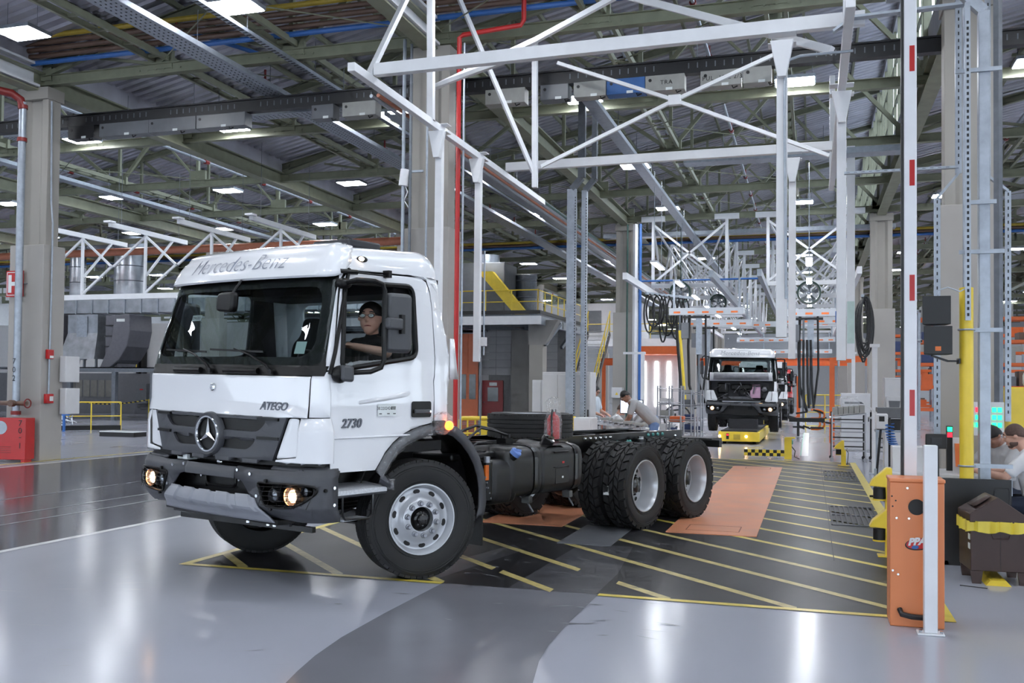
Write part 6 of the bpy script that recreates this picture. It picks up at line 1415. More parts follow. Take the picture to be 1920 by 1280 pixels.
# white frames with V braces in front of the ducts
for i, (px, lb) in enumerate(((75, 'far left'), (200, 'left'), (328, 'middle'), (465, 'right'))):
    a = onY(px, 419 - (px - 200) * .05, 23.1); x_ = -19.5 + 2.35 * (i - 1)
    t = thing('hanging_truss', 'white hanging frame with V braces before the ducts, %s one' % lb, 'frame', (x_, 23.1, 6.3))
    MB().bar((0, 0, 0), (0, 3.6, 0), .10, .14).build('top_beam', 'white_steel', t, smooth=0); MB().box(-.12, .12, -.12, .12, .05, .1).build('end_bracket', 'white_steel', t)
    MB().bar((0, 1.6, -.05), (0, 1.6, -1.85), .07).build('hanger_post', 'white_steel', t); MB().bar((0, 2.9, -.05), (0, 1.65, -1.3), .06).build('brace', 'white_steel', t); MB().bar((0, 1.6, -.1), (2.35 * .47, 1.6, -1.0), .06).bar((2.35 * .47, 1.6, -1.0), (0, 1.6, -1.85), .06).build('brace', 'white_steel', t); MB().bar((-2.35 * .5, 1.6, -1.0), (0, 1.6, -.1), .06).build('brace', 'white_steel', t)
    for y in (.5, 3.2): MB().cyl((0, y, .05), (0, y, 2.2), .008, n=4).build('hanger_rod', 'galv_dark', t)
t = thing('hanging_beam', 'long white beam under the hanging frames before the ducts', 'beam', (-24, 24.7, 4.36)); MB().bar((0, 0, 0), (12.0, 0, 0), .14, .16).build('beam_profile', 'white_steel', t, smooth=0)
# yellow railing, stands and small things on the left floor
yr = thing('floor_railing', 'yellow floor railing with black kick plate beyond the near column', 'railing', (-25.6, 27.5, 0)); rail_line(yr, [(-1.2, -.6, 0), (.2, .3, 0), (1.45, 1.9, 0)], 1.0, mid=(.5,), post=.9); MB().bar((-.2, .05, .06), (1.45, 1.9, .06), .05, .2).build('kick_board', 'black_metal', yr)
bs_ = thing('hose_stand', 'blue pedestal with a tangle of silver tool holders by the yellow railing', 'stand', (-24.7, 27.2, 0))
MB().cyl((0, 0, 0), (0, 0, .6), .05, n=10).cyl((-1.0, .6, 0), (-1.0, .6, .75), .04, n=8).build('pedestal', 'blue_pipe', bs_); MB().box(-.5, .2, -.05, .05, .55, .60).build('cross_arm', 'blue_pipe', bs_)
for i in range(12): a = random.uniform(0, 6.28); MB().bar((.05 + .3 * cos(a), .1 * sin(a), .25 + .05 * i % .4), (.1 + .45 * cos(a + 1), .1, .2 + .04 * i), .03).build('tool_holder', 'alu', bs_, smooth=0)
lt = thing('low_plinth', 'low black plinth with white top on the floor beside the cab', 'plinth', (-20.9, 25.5, 0)); MB().box(-.6, .7, -.3, .3, 0, .14).build('plinth_body', 'black_metal', lt, smooth=0); MB().box(-.6, .7, -.3, .3, .14, .17).build('plinth_top', 'paint_white', lt, smooth=0)
eb = thing('electrical_box', 'dark grey wall box with red display behind the truck cab', 'box', (onY(268, 735, YW - .5).x, YW - .5, onY(268, 756, YW - .5).z)); MB().box(-.35, .35, -.15, .15, 0, 1.1).build('box_body', 'plastic_grey', eb, smooth=0); MB().box(-.1, .12, -.155, -.15, .75, .82).build('display', 'red_box', eb); MB().box(-.1, .1, .15, .2, .2, .9).build('mount', 'galv', eb)
ct = thing('barrier_chain', 'yellow and black barrier chain strung before the grey wall', 'chain', (onY(118, 753, 40).x, 40, 0))
for i in range(40): a = i / 40; MB().cbox((a * 5.2, 0, .92 - .25 * sin(pi * a)), (.13, .03, .05)).build('chain_segment', 'yellow_steel' if i % 2 else 'print_black', ct, smooth=0)
for x in (0, 5.2): MB().cyl((x, 0, 0), (x, 0, .95), .03, n=8).build('chain_post', 'yellow_steel', ct)
ld = thing('wall_ladder', 'yellow ladder with railing on the far white wall', 'ladder', (onY(243, 680, YW - .8).x, YW - .8, zt))
for x in (0, .45): MB().bar((x, 0, 0), (x, 0, 1.6), .05).build('stile', 'yellow_steel', ld)
for i in range(5): MB().bar((0, 0, .2 + .3 * i), (.45, 0, .2 + .3 * i), .04).build('rung', 'yellow_steel', ld)
for px in (257, 266): p = onY(px, 660, YW - .4); MB().box(p.x - .08, p.x + .08, YW - .35, YW - .05, 2.3, 5.2).build('wall_strut', 'black_metal', bw, smooth=0)
# ================================================================== people
mat('skin', (.80, .62, .54), .5, noise=.05, scale=12); mat('skin_dark', (.58, .42, .35), .5, noise=.05, scale=12); mat('hair_dark', (.10, .08, .08), .6, noise=.2, scale=40); mat('hair_short', (.34, .26, .23), .7, noise=.2, scale=60)
mat('shirt_black', (.08, .08, .09), .8); mat('shirt_grey', (.66, .66, .67), .85, noise=.06, scale=9); mat('shirt_white', (.86, .86, .87), .85, noise=.04, scale=9); mat('shirt_pale', (.80, .84, .88), .85); mat('jeans', (.45, .56, .75), .85, noise=.12, scale=14); mat('jeans_dark', (.12, .15, .22), .85); mat('shoe_black', (.07, .07, .075), .5); mat('eye_white', (.9, .9, .9), .3); mat('lip', (.62, .36, .34), .5)
def capsule(m, p, q, r0, r1, n=12):
    p, q = Vector(p), Vector(q); m.cyl(p, q, r0, r1, n=n); m.ball(p, r0, n, 8); m.ball(q, r1, n, 8); return m
def chain(m, pts, rs):
    for i in range(len(pts) - 1): capsule(m, pts[i], pts[i + 1], rs[i], rs[i + 1])
    return m
def organic(m, name, mt, parent, vox=.014, it=4):
    o = m.build(name, mt, parent, smooth=180); r = o.modifiers.new('union', 'REMESH'); r.mode = 'VOXEL'; r.voxel_size = vox; r.use_smooth_shade = True
    s = o.modifiers.new('smooth', 'SMOOTH'); s.factor = .5; s.iterations = it; return o
def rotv(v, yaw, pitch):
    return Matrix.Rotation(yaw, 3, 'Z') @ (Matrix.Rotation(pitch, 3, 'Y') @ Vector(v))
def person(label, loc, rz, J, shirt, trousers, skin='skin', hair='hair_dark', yaw=0.0, pitch=0.0, glasses=False, beard=False, bald=False, sleeve='short', cap=False, hs=1.0):
    """J: joints (x forward, y left, z up). head is the skull centre; yaw/pitch turn the head"""
    t = thing('person', label, 'person', loc, rz); H = Vector(J['head']); N = Vector(J['neck']); HR = lambda v: H + rotv(v, yaw, pitch) * hs
    b = MB(); capsule(b, N, H + rotv((-.015, 0, -.05), yaw, pitch), .058, .058)
    # head: skull, jaw, cheeks, nose, ears
    b.ball(HR((-.01, 0, .02)), .093 * hs, 16, 12); b.ball(HR((.02, 0, -.035)), .076 * hs, 16, 12); b.ball(HR((.045, 0, -.085)), .045 * hs, 12, 8); b.ball(HR((.055, 0, .02)), .055 * hs, 12, 8)
    capsule(b, HR((.092, 0, .02)), HR((.108, 0, -.022)), .011, .017, 8)
    for s in (1, -1): b.ball(HR((-.008, s * .088, -.005)), .022, 8, 6); b.ball(HR((.055, s * .035, -.035)), .035, 10, 8)
    pel = Vector(J['pelvis'])
    chain(b, [pel, (pel + N) / 2 + Vector(J.get('bulge', (0, 0, 0))), N - (N - pel).normalized() * .10], [.09, .09, .075])
    for s in ('l', 'r'):
        sh, el, wr = Vector(J['sh_' + s]), Vector(J['el_' + s]), Vector(J['wr_' + s]); chain(b, [N - V(0, 0, .04), sh, el, wr], [.05, .05, .045, .032])
        if 'hp_' + s in J: chain(b, [J['hp_' + s], J['kn_' + s], J['an_' + s]], [.085, .06, .042])
        d = (wr - el).normalized(); up = Vector((0, 0, 1)) if abs(d.z) < .8 else Vector((1, 0, 0)); side = d.cross(up).normalized(); nrm = side.cross(d)
        curl = J.get('curl_' + s, -.6); palm = wr + d * .05; capsule(b, wr, palm, .028, .030, 8)
        for k in range(4):
            base = wr + d * .085 + side * (.030 - .02 * k); L = (.030, .034, .031, .024)[k]; capsule(b, palm + side * (.022 - .015 * k), base, .014, .0095, 6)
            d2 = (d + nrm * curl * .6).normalized(); d3 = (d + nrm * curl * 1.8).normalized(); capsule(b, base, base + d2 * L, .0095, .0085, 6); capsule(b, base + d2 * L, base + d2 * L + d3 * L * .8, .0085, .0075, 6)
        th = wr + d * .02 + side * .03; capsule(b, wr + d * .015, th + d * .02, .013, .011, 6); capsule(b, th + d * .02, th + d * .055 + side * .012 + nrm * curl * .02, .011, .009, 6)
    organic(b, 'body', skin, t, .0085, 3)
    # face
    for s in (1, -1):
        MB().ball(HR((.086, s * .033, .012)), (.011, .014, .009), 10, 6).build('eye', 'eye_white', t); MB().ball(HR((.096, s * .033, .012)), .0045, 8, 6).build('iris', 'hair_dark', t); MB().tube([HR((.090, s * .052, .034)), HR((.099, s * .033, .041)), HR((.100, s * .016, .036))], .005, 5).build('eyebrow', hair, t)
    MB().tube([HR((.080, .025, -.063)), HR((.093, 0, -.062)), HR((.080, -.025, -.063))], .006, 6).build('mouth', 'lip', t)
    hm = MB().grid(lambda u, v: HR((-.012 + .100 * sin(v * pi * .56) * cos(2 * pi * u) * (1 if cos(2 * pi * u) < .2 else .98), .098 * sin(v * pi * .56) * sin(2 * pi * u), .022 + .103 * cos(v * pi * .56) - (.045 * max(0, -cos(2 * pi * u)) - .022 * max(0, cos(2 * pi * u))) * v ** 2)), 28, 10, True)
    hm.build('hair', hair if not bald else 'hair_short', t, smooth=60, solid=.012 if not bald else .004)
    if beard: organic(MB().ball(HR((.052, 0, -.092)), (.038, .048, .030), 12, 8).ball(HR((.025, .055, -.065)), (.045, .018, .038), 10, 8).ball(HR((.025, -.055, -.065)), (.045, .018, .038), 10, 8), 'beard', 'hair_short', t, .008, 2)
    if glasses:
        for s in (1, -1): MB().tube([HR((.106, s * .034 + .024 * cos(a), .010 + .016 * sin(a))) for a in [2 * pi * i / 14 for i in range(14)]], .0025, 5, closed=True).build('spectacle_rim', 'print_black', t); MB().tube([HR((.104, s * .058, .014)), HR((.0, s * .096, .014))], .003, 5).build('spectacle_arm', 'print_black', t); MB().prism([(.022 * cos(a), .014 * sin(a)) for a in [2 * pi * i / 14 for i in range(14)]], face_M(HR((.105, s * .034, .010)), rotv((0, 1, 0), yaw, pitch), rotv((0, 0, 1), yaw, pitch)), .001).build('lens', 'side_glass', t)
        MB().tube([HR((.108, .012, .014)), HR((.108, -.012, .014))], .003, 5).build('spectacle_bridge', 'print_black', t)
    # shirt
    m = MB(); up_ = (N - pel).normalized(); mid = (pel + N) / 2 + Vector(J.get('bulge', (0, 0, 0)))
    shm = (Vector(J['sh_l']) + Vector(J['sh_r'])) / 2; lat = (Vector(J['sh_l']) - Vector(J['sh_r'])).normalized()
    for o_ in (-.07, 0, .07): chain(m, [pel - up_ * .02 + lat * o_, mid + lat * o_ * 1.1, shm - up_ * .06 + lat * o_ * 1.3], [.12, .128, .115])
    chain(m, [Vector(J['sh_l']), shm + up_ * .0, Vector(J['sh_r'])], [.066, .085, .066]); capsule(m, shm, N, .08, .062)
    for s in ('l', 'r'):
        sh, el, wr = Vector(J['sh_' + s]), Vector(J['el_' + s]), Vector(J['wr_' + s])
        if sleeve == 'short': chain(m, [sh, sh + (el - sh) * .72], [.070, .064])
        else: chain(m, [sh, el, el + (wr - el) * .85], [.070, .054, .042])
    organic(m, 'shirt', shirt, t, .013, 4)
    if 'hp_l' in J:
        m = MB()
        for s in ('l', 'r'): chain(m, [J['hp_' + s], J['kn_' + s], Vector(J['an_' + s]) + V(0, 0, .02)], [.105, .075, .058])
        chain(m, [J['hp_l'], pel + V(0, 0, .02), J['hp_r']], [.11, .125, .11]); organic(m, 'trousers', trousers, t, .013, 4)
        for s in ('l', 'r'):
            a = Vector(J['an_' + s]); organic(MB().ball(a + V(.0, 0, -.04), (.05, .042, .05), 10, 8).ball(a + V(.09, 0, -.055), (.085, .042, .035), 10, 8), 'shoe', 'shoe_black', t, .01, 2)
    return t
# driver at the wheel
drv = person('driver in black shirt and spectacles holding the steering wheel of the large white truck', (0, 0, 0), 0, dict(head=(.10, .60, 2.235), neck=(.06, .58, 2.085), pelvis=(.02, .55, 1.62), sh_l=(.07, .78, 2.0), sh_r=(.05, .37, 2.0), el_l=(.20, .90, 1.92), wr_l=(.49, .80, 1.965), el_r=(.22, .30, 1.82), wr_r=(.46, .40, 1.90), curl_l=-1.2, curl_r=-1.2), 'shirt_black', 'jeans_dark', yaw=.5, glasses=True, hs=1.17)
drv.matrix_world = _tm
# man bending over the bench
bl = onY(1215, 780, 19.8)
person('man in grey shirt and pale jeans bending over the bench behind the chassis', (bl.x + .05, 19.8, 0), radians(195), dict(head=(.52, -.02, 1.50), neck=(.42, 0, 1.40), pelvis=(-.06, 0, .98), sh_l=(.36, .19, 1.36), sh_r=(.36, -.19, 1.36), el_l=(.44, .23, 1.08), wr_l=(.52, .16, .93), el_r=(.42, -.24, 1.08), wr_r=(.52, -.2, .92), hp_l=(-.07, .09, .93), hp_r=(-.07, -.09, .93), kn_l=(-.02, .11, .52), kn_r=(-.05, -.11, .52), an_l=(-.1, .12, .09), an_r=(-.12, -.12, .09), bulge=(.0, 0, .03)), 'shirt_grey', 'jeans', 'skin_dark', pitch=.75)
m2 = onY(1112, 760, 22.5)
person('man in pale shirt standing beside the white cabinet looking down', (m2.x, 22.5, 0), radians(-20), dict(head=(.06, 0, 1.60), neck=(.0, 0, 1.46), pelvis=(0, 0, .95), sh_l=(-.01, .20, 1.40), sh_r=(-.01, -.20, 1.40), el_l=(.06, .25, 1.12), wr_l=(.28, .18, 1.05), el_r=(.06, -.25, 1.12), wr_r=(.28, -.18, 1.05), hp_l=(0, .09, .9), hp_r=(0, -.09, .9), kn_l=(.02, .1, .5), kn_r=(.0, -.1, .5), an_l=(-.02, .1, .09), an_r=(-.02, -.1, .09)), 'shirt_pale', 'jeans_dark', pitch=.45, glasses=True)
SIT = dict(head=(.10, 0, 1.20), neck=(.0, 0, 1.06), pelvis=(-.1, 0, .55), sh_l=(-.02, .20, 1.0), sh_r=(-.02, -.20, 1.0), el_l=(.18, .26, .80), wr_l=(.42, .14, .84), el_r=(.18, -.26, .80), wr_r=(.42, -.12, .84), hp_l=(-.08, .1, .52), hp_r=(-.08, -.1, .52), kn_l=(.34, .14, .52), kn_r=(.34, -.14, .52), an_l=(.30, .14, .09), an_r=(.30, -.14, .09))
p1 = onY(1924, 818, 10.72); person('seated man with beard and white shirt working at the bench on the right edge', (p1.x, 10.72, 0), radians(168), SIT, 'shirt_white', 'jeans_dark', beard=True, bald=True, pitch=.25)
p2_ = onY(1872, 805, 11.6); S2 = dict(SIT); S2['head'] = (.12, 0, 1.16)
person('seated worker in grey shirt leaning over the bench behind the galvanised post', (p2_.x + .05, 11.75, 0), radians(215), S2, 'shirt_grey', 'jeans_dark', 'skin_dark', pitch=.7)
for (x, y, w) in ((p1.x + .1, 10.70, 'bearded man'), (p2_.x + .13, 11.8, 'worker in grey')):
    t = thing('work_stool', 'round black stool under the seated %s' % w, 'stool', (x, y, 0)); MB().lathe([(0, .40), (.17, .40), (.18, .38), (.17, .35), (0, .35)], 20).build('stool_seat', 'black_metal', t); MB().cyl((0, 0, .05), (0, 0, .37), .03, n=10).build('stem', 'chrome', t)
    for k in range(5): MB().bar((0, 0, .06), (.25 * cos(k * 1.257), .25 * sin(k * 1.257), .03), .03).build('base_leg', 'black_metal', t)
for (px, py, Y, c, w) in ((1158, 768, 21.2, 'shirt_white', 'bald man in white seated at the monitor'), (1200, 772, 22.6, 'shirt_grey', 'worker in grey shirt crouched beyond the bench')):
    q = onY(px, py, Y); S3 = dict(SIT); person(w + ' behind the chassis', (q.x, Y, 0), radians(20 if px < 1170 else 200), S3, c, 'jeans_dark', bald=px < 1170, pitch=.3)
# ================================================================== right-hand workstation
wt = thing('assembly_bench', 'white assembly bench behind the black screen', 'bench', (1.55, 11.05, 0))
MB().box(-.75, .40, -.45, .40, .76, .80).build('bench_top', 'cabinet_white', wt, bevel=.006)
for x in (-.7, .34):
    for y in (-.4, .35): MB().box(x - .03, x + .03, y - .03, y + .03, 0, .76).build('leg', 'galv', wt)
MB().box(-.7, .34, .36, .38, .1, .70).build('back_panel', 'plastic_grey', wt)
sp_ = onY(1848, 785, 12.6); t = thing('status_board', 'pale status board with rows of green lights behind the bench', 'board', (sp_.x, 12.6, sp_.z - .2))
MB().box(-.20, .20, 0, .05, 0, .40).build('board_case', 'cabinet_white', t); mat('led_green', (.1, .8, .5), .4, emit=(.1, .95, .55), es=2.2); mat('led_red', (.9, .2, .25), .4, emit=(1, .12, .2), es=2.2)
for r in range(3):
    for c in range(6):
        if (r, c) in ((1, 0), (2, 0), (2, 3)): continue
        MB().box(-.17 + c * .06, -.125 + c * .06, -.006, 0, .10 + r * .09, .155 + r * .09).build('indicator', 'led_red' if (r, c) == (2, 1) else 'led_green', t)
MB().cyl((0, .03, -sp_.z + .2), (0, .03, 0), .03, n=8).build('stand_pole', 'galv', t)
tl = onY(1780, 808, 11.2); t = thing('signal_lamp', 'small black signal lamp with green over red light on the bench', 'signal lamp', (tl.x, 11.2, .80)); h_ = onY(1780, 800, 11.2).z
MB().box(-.03, .03, -.03, .03, 0, h_ - .80 + .01).build('lamp_case', 'black_metal', t); MB().box(-.024, .024, -.034, -.03, h_ - .80 - .05, h_ - .80).build('green_light', 'led_green', t); MB().box(-.024, .024, -.034, -.03, h_ - .80 - .11, h_ - .80 - .06).build('red_light', 'led_red', t)
q = onY(1797, 815, 11.0); t = thing('hand_scanner', 'orange hand scanner in its white holder on the bench', 'scanner', (q.x, 11.0, .80)); MB().box(-.05, .05, 0, .05, 0, .36).build('holder', 'cabinet_white', t); MB().prism([(-.03, .0), (.02, .0), (.04, .16), (.04, .24), (-.04, .24)], face_M((0, -.01, .06), (1, 0, 0), (0, 0, 1)), .04).build('scanner_body', 'orange_bright', t)
q = onY(1755, 818, 10.6); t = thing('bench_monitor', 'black monitor seen from behind above the white post', 'monitor', (q.x, 10.6, 0)); MB().box(-.10, .10, -.02, .02, 1.06, 1.21).build('monitor_back', 'black_metal', t, bevel=.01); MB().box(-.05, .05, -.04, -.02, 1.10, 1.17).build('vent', 'steel_dark', t); MB().cyl((0, 0, 0), (0, 0, 1.08), .03, n=8).box(-.14, .14, -.12, .12, 0, .02).build('monitor_stand', 'black_metal', t)
t = thing('power_unit', 'pale grey power unit box with black edge behind the barrier', 'machine', (onY(1730, 890, 10.9).x - .1, 10.95, 0)); MB().box(-.2, .12, -.1, .15, 0, 1.06).build('unit_body', 'cabinet_white', t, bevel=.01); MB().box(.12, .16, -.1, .15, 0, 1.06).build('unit_edge', 'black_metal', t); MB().box(-.2, .12, -.105, -.1, .1, .5).build('unit_panel', 'black_metal', t)
q = onY(1905, 740, 14.5); t = thing('machine_guard', 'yellow machine guard with white warning box behind the right column', 'machine', (q.x + .25, 15.0, 0)); MB().box(-.25, 1.2, 0, .5, 0, 1.72).build('guard_body', 'yellow_steel', t, bevel=.02); MB().box(.0, .30, -.05, 0, .95, 1.45).build('warning_box', 'cabinet_white', t); MB().prism([(-.05, 0), (.05, 0), (0, .1)], face_M((.13, -.052, 1.05), (1, 0, 0), (0, 0, 1)), .003).build('warning_sign', 'yellow_pipe', t); MB().box(.0, 1.1, .05, .45, 1.72, 1.95).build('white_cover', 'cabinet_white', t, bevel=.06)
# ================================================================== trucks on the assembly line
KEEP = {'cab_frame', 'door', 'quarter_panel', 'roof_panel', 'rear_wall', 'rear_window', 'windshield', 'windshield_surround', 'pillar_strip', 'pillar', 'cowl_panel', 'sun_visor', 'marker_lamp', 'corner_panel', 'lamp_cover', 'bumper', 'headlight', 'mirror', 'kerb_mirror', 'frame_rail', 'dashboard', 'headliner', 'seat', 'cab_floor', 'steering_wheel', 'rear_axle', 'front_axle', 'cross_member', 'link_bar', 'lettering', 'leaf_spring'}
DROP = {'skid_plate', 'lamp_guard', 'guard_clip', 'tow_frame', 'wrapped_connector', 'bolt'}
mat('truck_red', (.72, .12, .14), .25, coat=.8, noise=.0); mat('foil_grey', (.66, .66, .68), .35, metal=.4, noise=.15, scale=8, bump=.2); mat('pink_cover', (.78, .62, .72), .4, noise=.1); mat('engine_grey', (.45, .45, .47), .4, metal=.5, noise=.2, scale=10)
def line_truck(label, x, y, z, red=False, full=True):
    t = thing('line_truck', label, 'truck', (x, y, z), -pi / 2)
    swap = {}
    def cp(o, parent):
        c = o.copy(); COL.objects.link(c); c.parent = parent
        if 'label' in c: del c['label']
        if red and o.data and o.data.materials and o.data.materials[0] and o.data.materials[0].name == 'truck_white':
            if o.data.name not in swap: d = o.data.copy(); d.materials[0] = MATS['truck_red']; swap[o.data.name] = d
            c.data = swap[o.data.name]
        for ch in o.children:
            if ch.name.split('.')[0] not in DROP: cp(ch, c)
    for o in list(truck.children):
        nm = o.name.split('.')[0]
        if nm not in KEEP: continue
        if nm == 'lettering' and 'Mercedes' not in o.get('label', ''): continue
        cp(o, t)
    for x_ in ((0, 1.02), (0, -1.02), (-3.83, 1.012), (-3.83, -1.012)): put_wheel('front' if x_[0] == 0 else 'rear', t, (x_[0], x_[1], HZ), 0, x_[1] < 0)
    for x_ in ((-3.83, .675), (-3.83, -.675)): put_wheel('plain', t, (x_[0], x_[1], HZ), 0)
    # raised bonnet flap and open engine bay
    MB().add([(1.26, -1.02, 1.74), (1.26, 1.02, 1.74), (1.40, 1.0, 2.0), (1.40, -1.0, 2.0)], [(0, 1, 2, 3)]).build('bonnet_flap', 'truck_red' if red else 'truck_white', t, solid=.04)
    MB().add([(1.305, -.9, 1.76), (1.305, .9, 1.76), (1.425, .88, 1.98), (1.425, -.88, 1.98)], [(0, 1, 2, 3)]).build('flap_lining', 'foil_grey', t, solid=.01)
    MB().box(.95, 1.0, -1.0, 1.0, 1.0, 1.74).build('bulkhead', 'steel_dark', t)
    MB().box(1.0, 1.18, -.35, .35, 1.42, 1.62).build('air_filter_cover', 'cab_black', t, bevel=.05); MB().lathe([(.14, 0), (.14, .12), (.11, .13), (.10, .02), (0, .02)], 20, Matrix.Translation((1.08, .05, 1.36)) @ Matrix.Rotation(pi / 2, 4, 'Y')).build('intake', 'cab_black', t)
    MB().box(1.02, 1.12, .28, .62, 1.15, 1.60).build('coolant_tank', 'pink_cover', t, bevel=.02); MB().box(1.12, 1.125, -.22, -.05, 1.52, 1.58).build('warning_label', 'yellow_steel', t); MB().box(1.0, 1.1, -.6, .3, 1.08, 1.2).build('radiator_frame', 'engine_grey', t)
    rr = random.Random(4)
    MB().box(1.0, 1.16, -.78, -.42, 1.3, 1.66).build('heater_box', 'cab_black', t, bevel=.06); MB().ball((1.12, .75, 1.45), (.08, .1, .1), 12, 8).build('turbo', 'engine_grey', t); MB().box(1.14, 1.2, -.62, .62, 1.02, 1.08).build('cross_tube', 'alu', t)
    for i in range(16): a = V(1.12, rr.uniform(-.8, .85), rr.uniform(1.2, 1.65)); MB().tube([a, a + V(.06, rr.uniform(-.15, .15), rr.uniform(-.15, .1)), a + V(.02, rr.uniform(-.3, .3), rr.uniform(-.3, .0))], .02, 6).build('engine_hose', rr.choice(('engine_grey', 'rubber_hose')), t)
    return t
line_truck('white truck with raised bonnet flap on the yellow carrier down the line', -2.2, 33.9, .25)
line_truck('second white truck with raised bonnet behind the first on the line', -2.2, 48.0, .25)
line_truck('red truck farthest back on the assembly line', -2.2, 62.0, .25, True)
def agv(label, y, L):
    t = thing('carrier_vehicle', label, 'vehicle', (-2.1, y, 0))
    MB().box(-.62, .62, 0, L, .08, .38).build('chassis', 'yellow_steel', t, bevel=.015); MB().box(-.55, .55, .05, L, .38, .42).build('top_plate', 'steel_dark', t)
    for yy in (1.9, L - .6): MB().box(-.45, .45, yy, yy + .5, .42, .73).build('lift_support', 'steel_dark', t)
    for x in (-.45, .45):
        for yy in (.3, L - .3): MB().cyl((x - .05, yy, .08), (x + .05, yy, .08), .08, n=14).build('wheel', 'print_black', t)
    for x in (-.58, .22): MB().cyl((x, -.02, .24), (x, .0, .24), .035, n=12).build('lamp', 'lamp_warm', t)
    MB().box(-.38, -.30, -.012, 0, .15, .33).build('display', 'print_black', t); MB().box(-.37, -.31, -.016, -.012, .26, .31).build('red_light', 'led_red', t); MB().box(-.16, .04, -.03, 0, .14, .30).build('scanner', 'yellow_pipe', t)
agv('low yellow guided carrier under the first white truck', 30.3, 6.5); agv('yellow guided carrier under the second truck', 44.5, 6.5); agv('yellow guided carrier under the red truck', 58.5, 6.5)
# ================================================================== line gantries
ORD = ('first', 'second', 'third', 'fourth', 'fifth', 'sixth', 'seventh', 'eighth')
for k in range(7):
    Y = 36.5 + 4.95 * k
    for side, (xa, xb2) in (('left', (-5.8, -2.95)), ('right', (-1.56, 1.46))):
        t = thing('line_gantry', 'white lattice gantry over the line, %s from the front, %s row' % (ORD[k], side), 'gantry', (xa, Y, 5.6)); W_ = xb2 - xa
        def gb(p, q, w, n): return MB().bar(p, q, w).build(n, 'white_steel', t, smooth=0)
        gb((0, 0, 0), (W_, 0, 0), .16, 'lower_beam')
        for x in (.05, W_ - .05): gb((x, 0, 0), (x, 0, 2.5), .11, 'gantry_post'); MB().box(x - .45, x + .45, -.08, .08, 2.46, 2.66).build('hanger_box', 'white_steel', t, smooth=0)
        gb((.05, 0, .1), (W_ - .05, 0, 2.35), .08, 'brace'); gb((.05, 0, 2.35), (W_ - .05, 0, .1), .08, 'brace')
        for x in (.05, W_ - .05): gb((x, 0, 2.3), (x, 2.4, .1), .07, 'stay'); gb((x, 4.75, 2.3), (x, 2.5, .1), .07, 'stay')
        gb((.05, 0, 2.35), (W_ * .5, 2.5, .05), .06, 'stay'); gb((W_ - .05, 0, 2.35), (W_ * .5, 2.5, .05), .06, 'stay')
for x, lb in ((-5.72, 'outer left'), (-3.0, 'inner left'), (-1.52, 'inner right'), (1.4, 'outer right')):
    t = thing('line_rail', 'long white overhead rail along the line, %s' % lb, 'rail', (x, 30.5, 5.3)); MB().bar((0, 0, 0), (0, 36, 0), .14, .22).build('rail_profile', 'white_steel' if 'inner' not in lb else 'galv', t, smooth=0)
    for i in range(8): MB().bar((0, 1 + 4.95 * i + 5.0 - .0, .1), (0, 1 + 4.95 * i + 5.0, .21), .06).build('rail_hanger', 'white_steel', t, smooth=0)
def fan(label, x, y, z, r=.37):
    t = thing('ceiling_fan', label, 'fan', (x, y, z)); R = Matrix.Rotation(pi / 2, 4, 'X')
    MB().lathe([(r - .05, -.17), (r + .03, -.16), (r + .03, .22), (r - .03, .22), (r - .05, .1), (r - .05, -.17)], 32, R).build('fan_ring', 'dark_green', t)
    for i in range(5): a = 2 * pi * i / 5; MB().grid(lambda u, v: V((.08 + (r - .14) * v) * cos(a + .5 * u), .05 - .1 * u, (.08 + (r - .14) * v) * sin(a + .5 * u)), 3, 4).build('blade', 'alu', t)
    MB().ball((0, 0, 0), .08, 12, 8).build('motor_hub', 'steel_dark', t); g = MB()
    for i in range(5): rr_ = r * (i + 1) / 6; g.tube([V(rr_ * cos(a), -.16, rr_ * sin(a)) for a in [2 * pi * j / 24 for j in range(24)]], .004, 4, closed=True)
    for i in range(8): a = pi * i / 8; g.bar((r * cos(a), -.16, r * sin(a)), (-r * cos(a), -.16, -r * sin(a)), .006)
    tag(g.build('guard_wire', 'galv', t, smooth=0), None, None, None, 'stuff'); MB().cyl((0, 0, r), (0, 0, 8.1 - z), .015, n=6).bar((0, 0, 8.1 - z), (0, .26, 8.1 - z), .04).build('fan_rod', 'dark_green', t)
fan('dark green hanging fan at the left front of the line', -4.66, 36.2, 5.3, .37); fan('smaller dark green hanging fan farther back over the line', -3.72, 41.2, 5.35, .33); fan('dark green hanging fan over the right side of the line', -.06, 36.2, 5.2, .39); fan('dark green fan just behind the right one', -.04, 41.2, 4.75, .33)
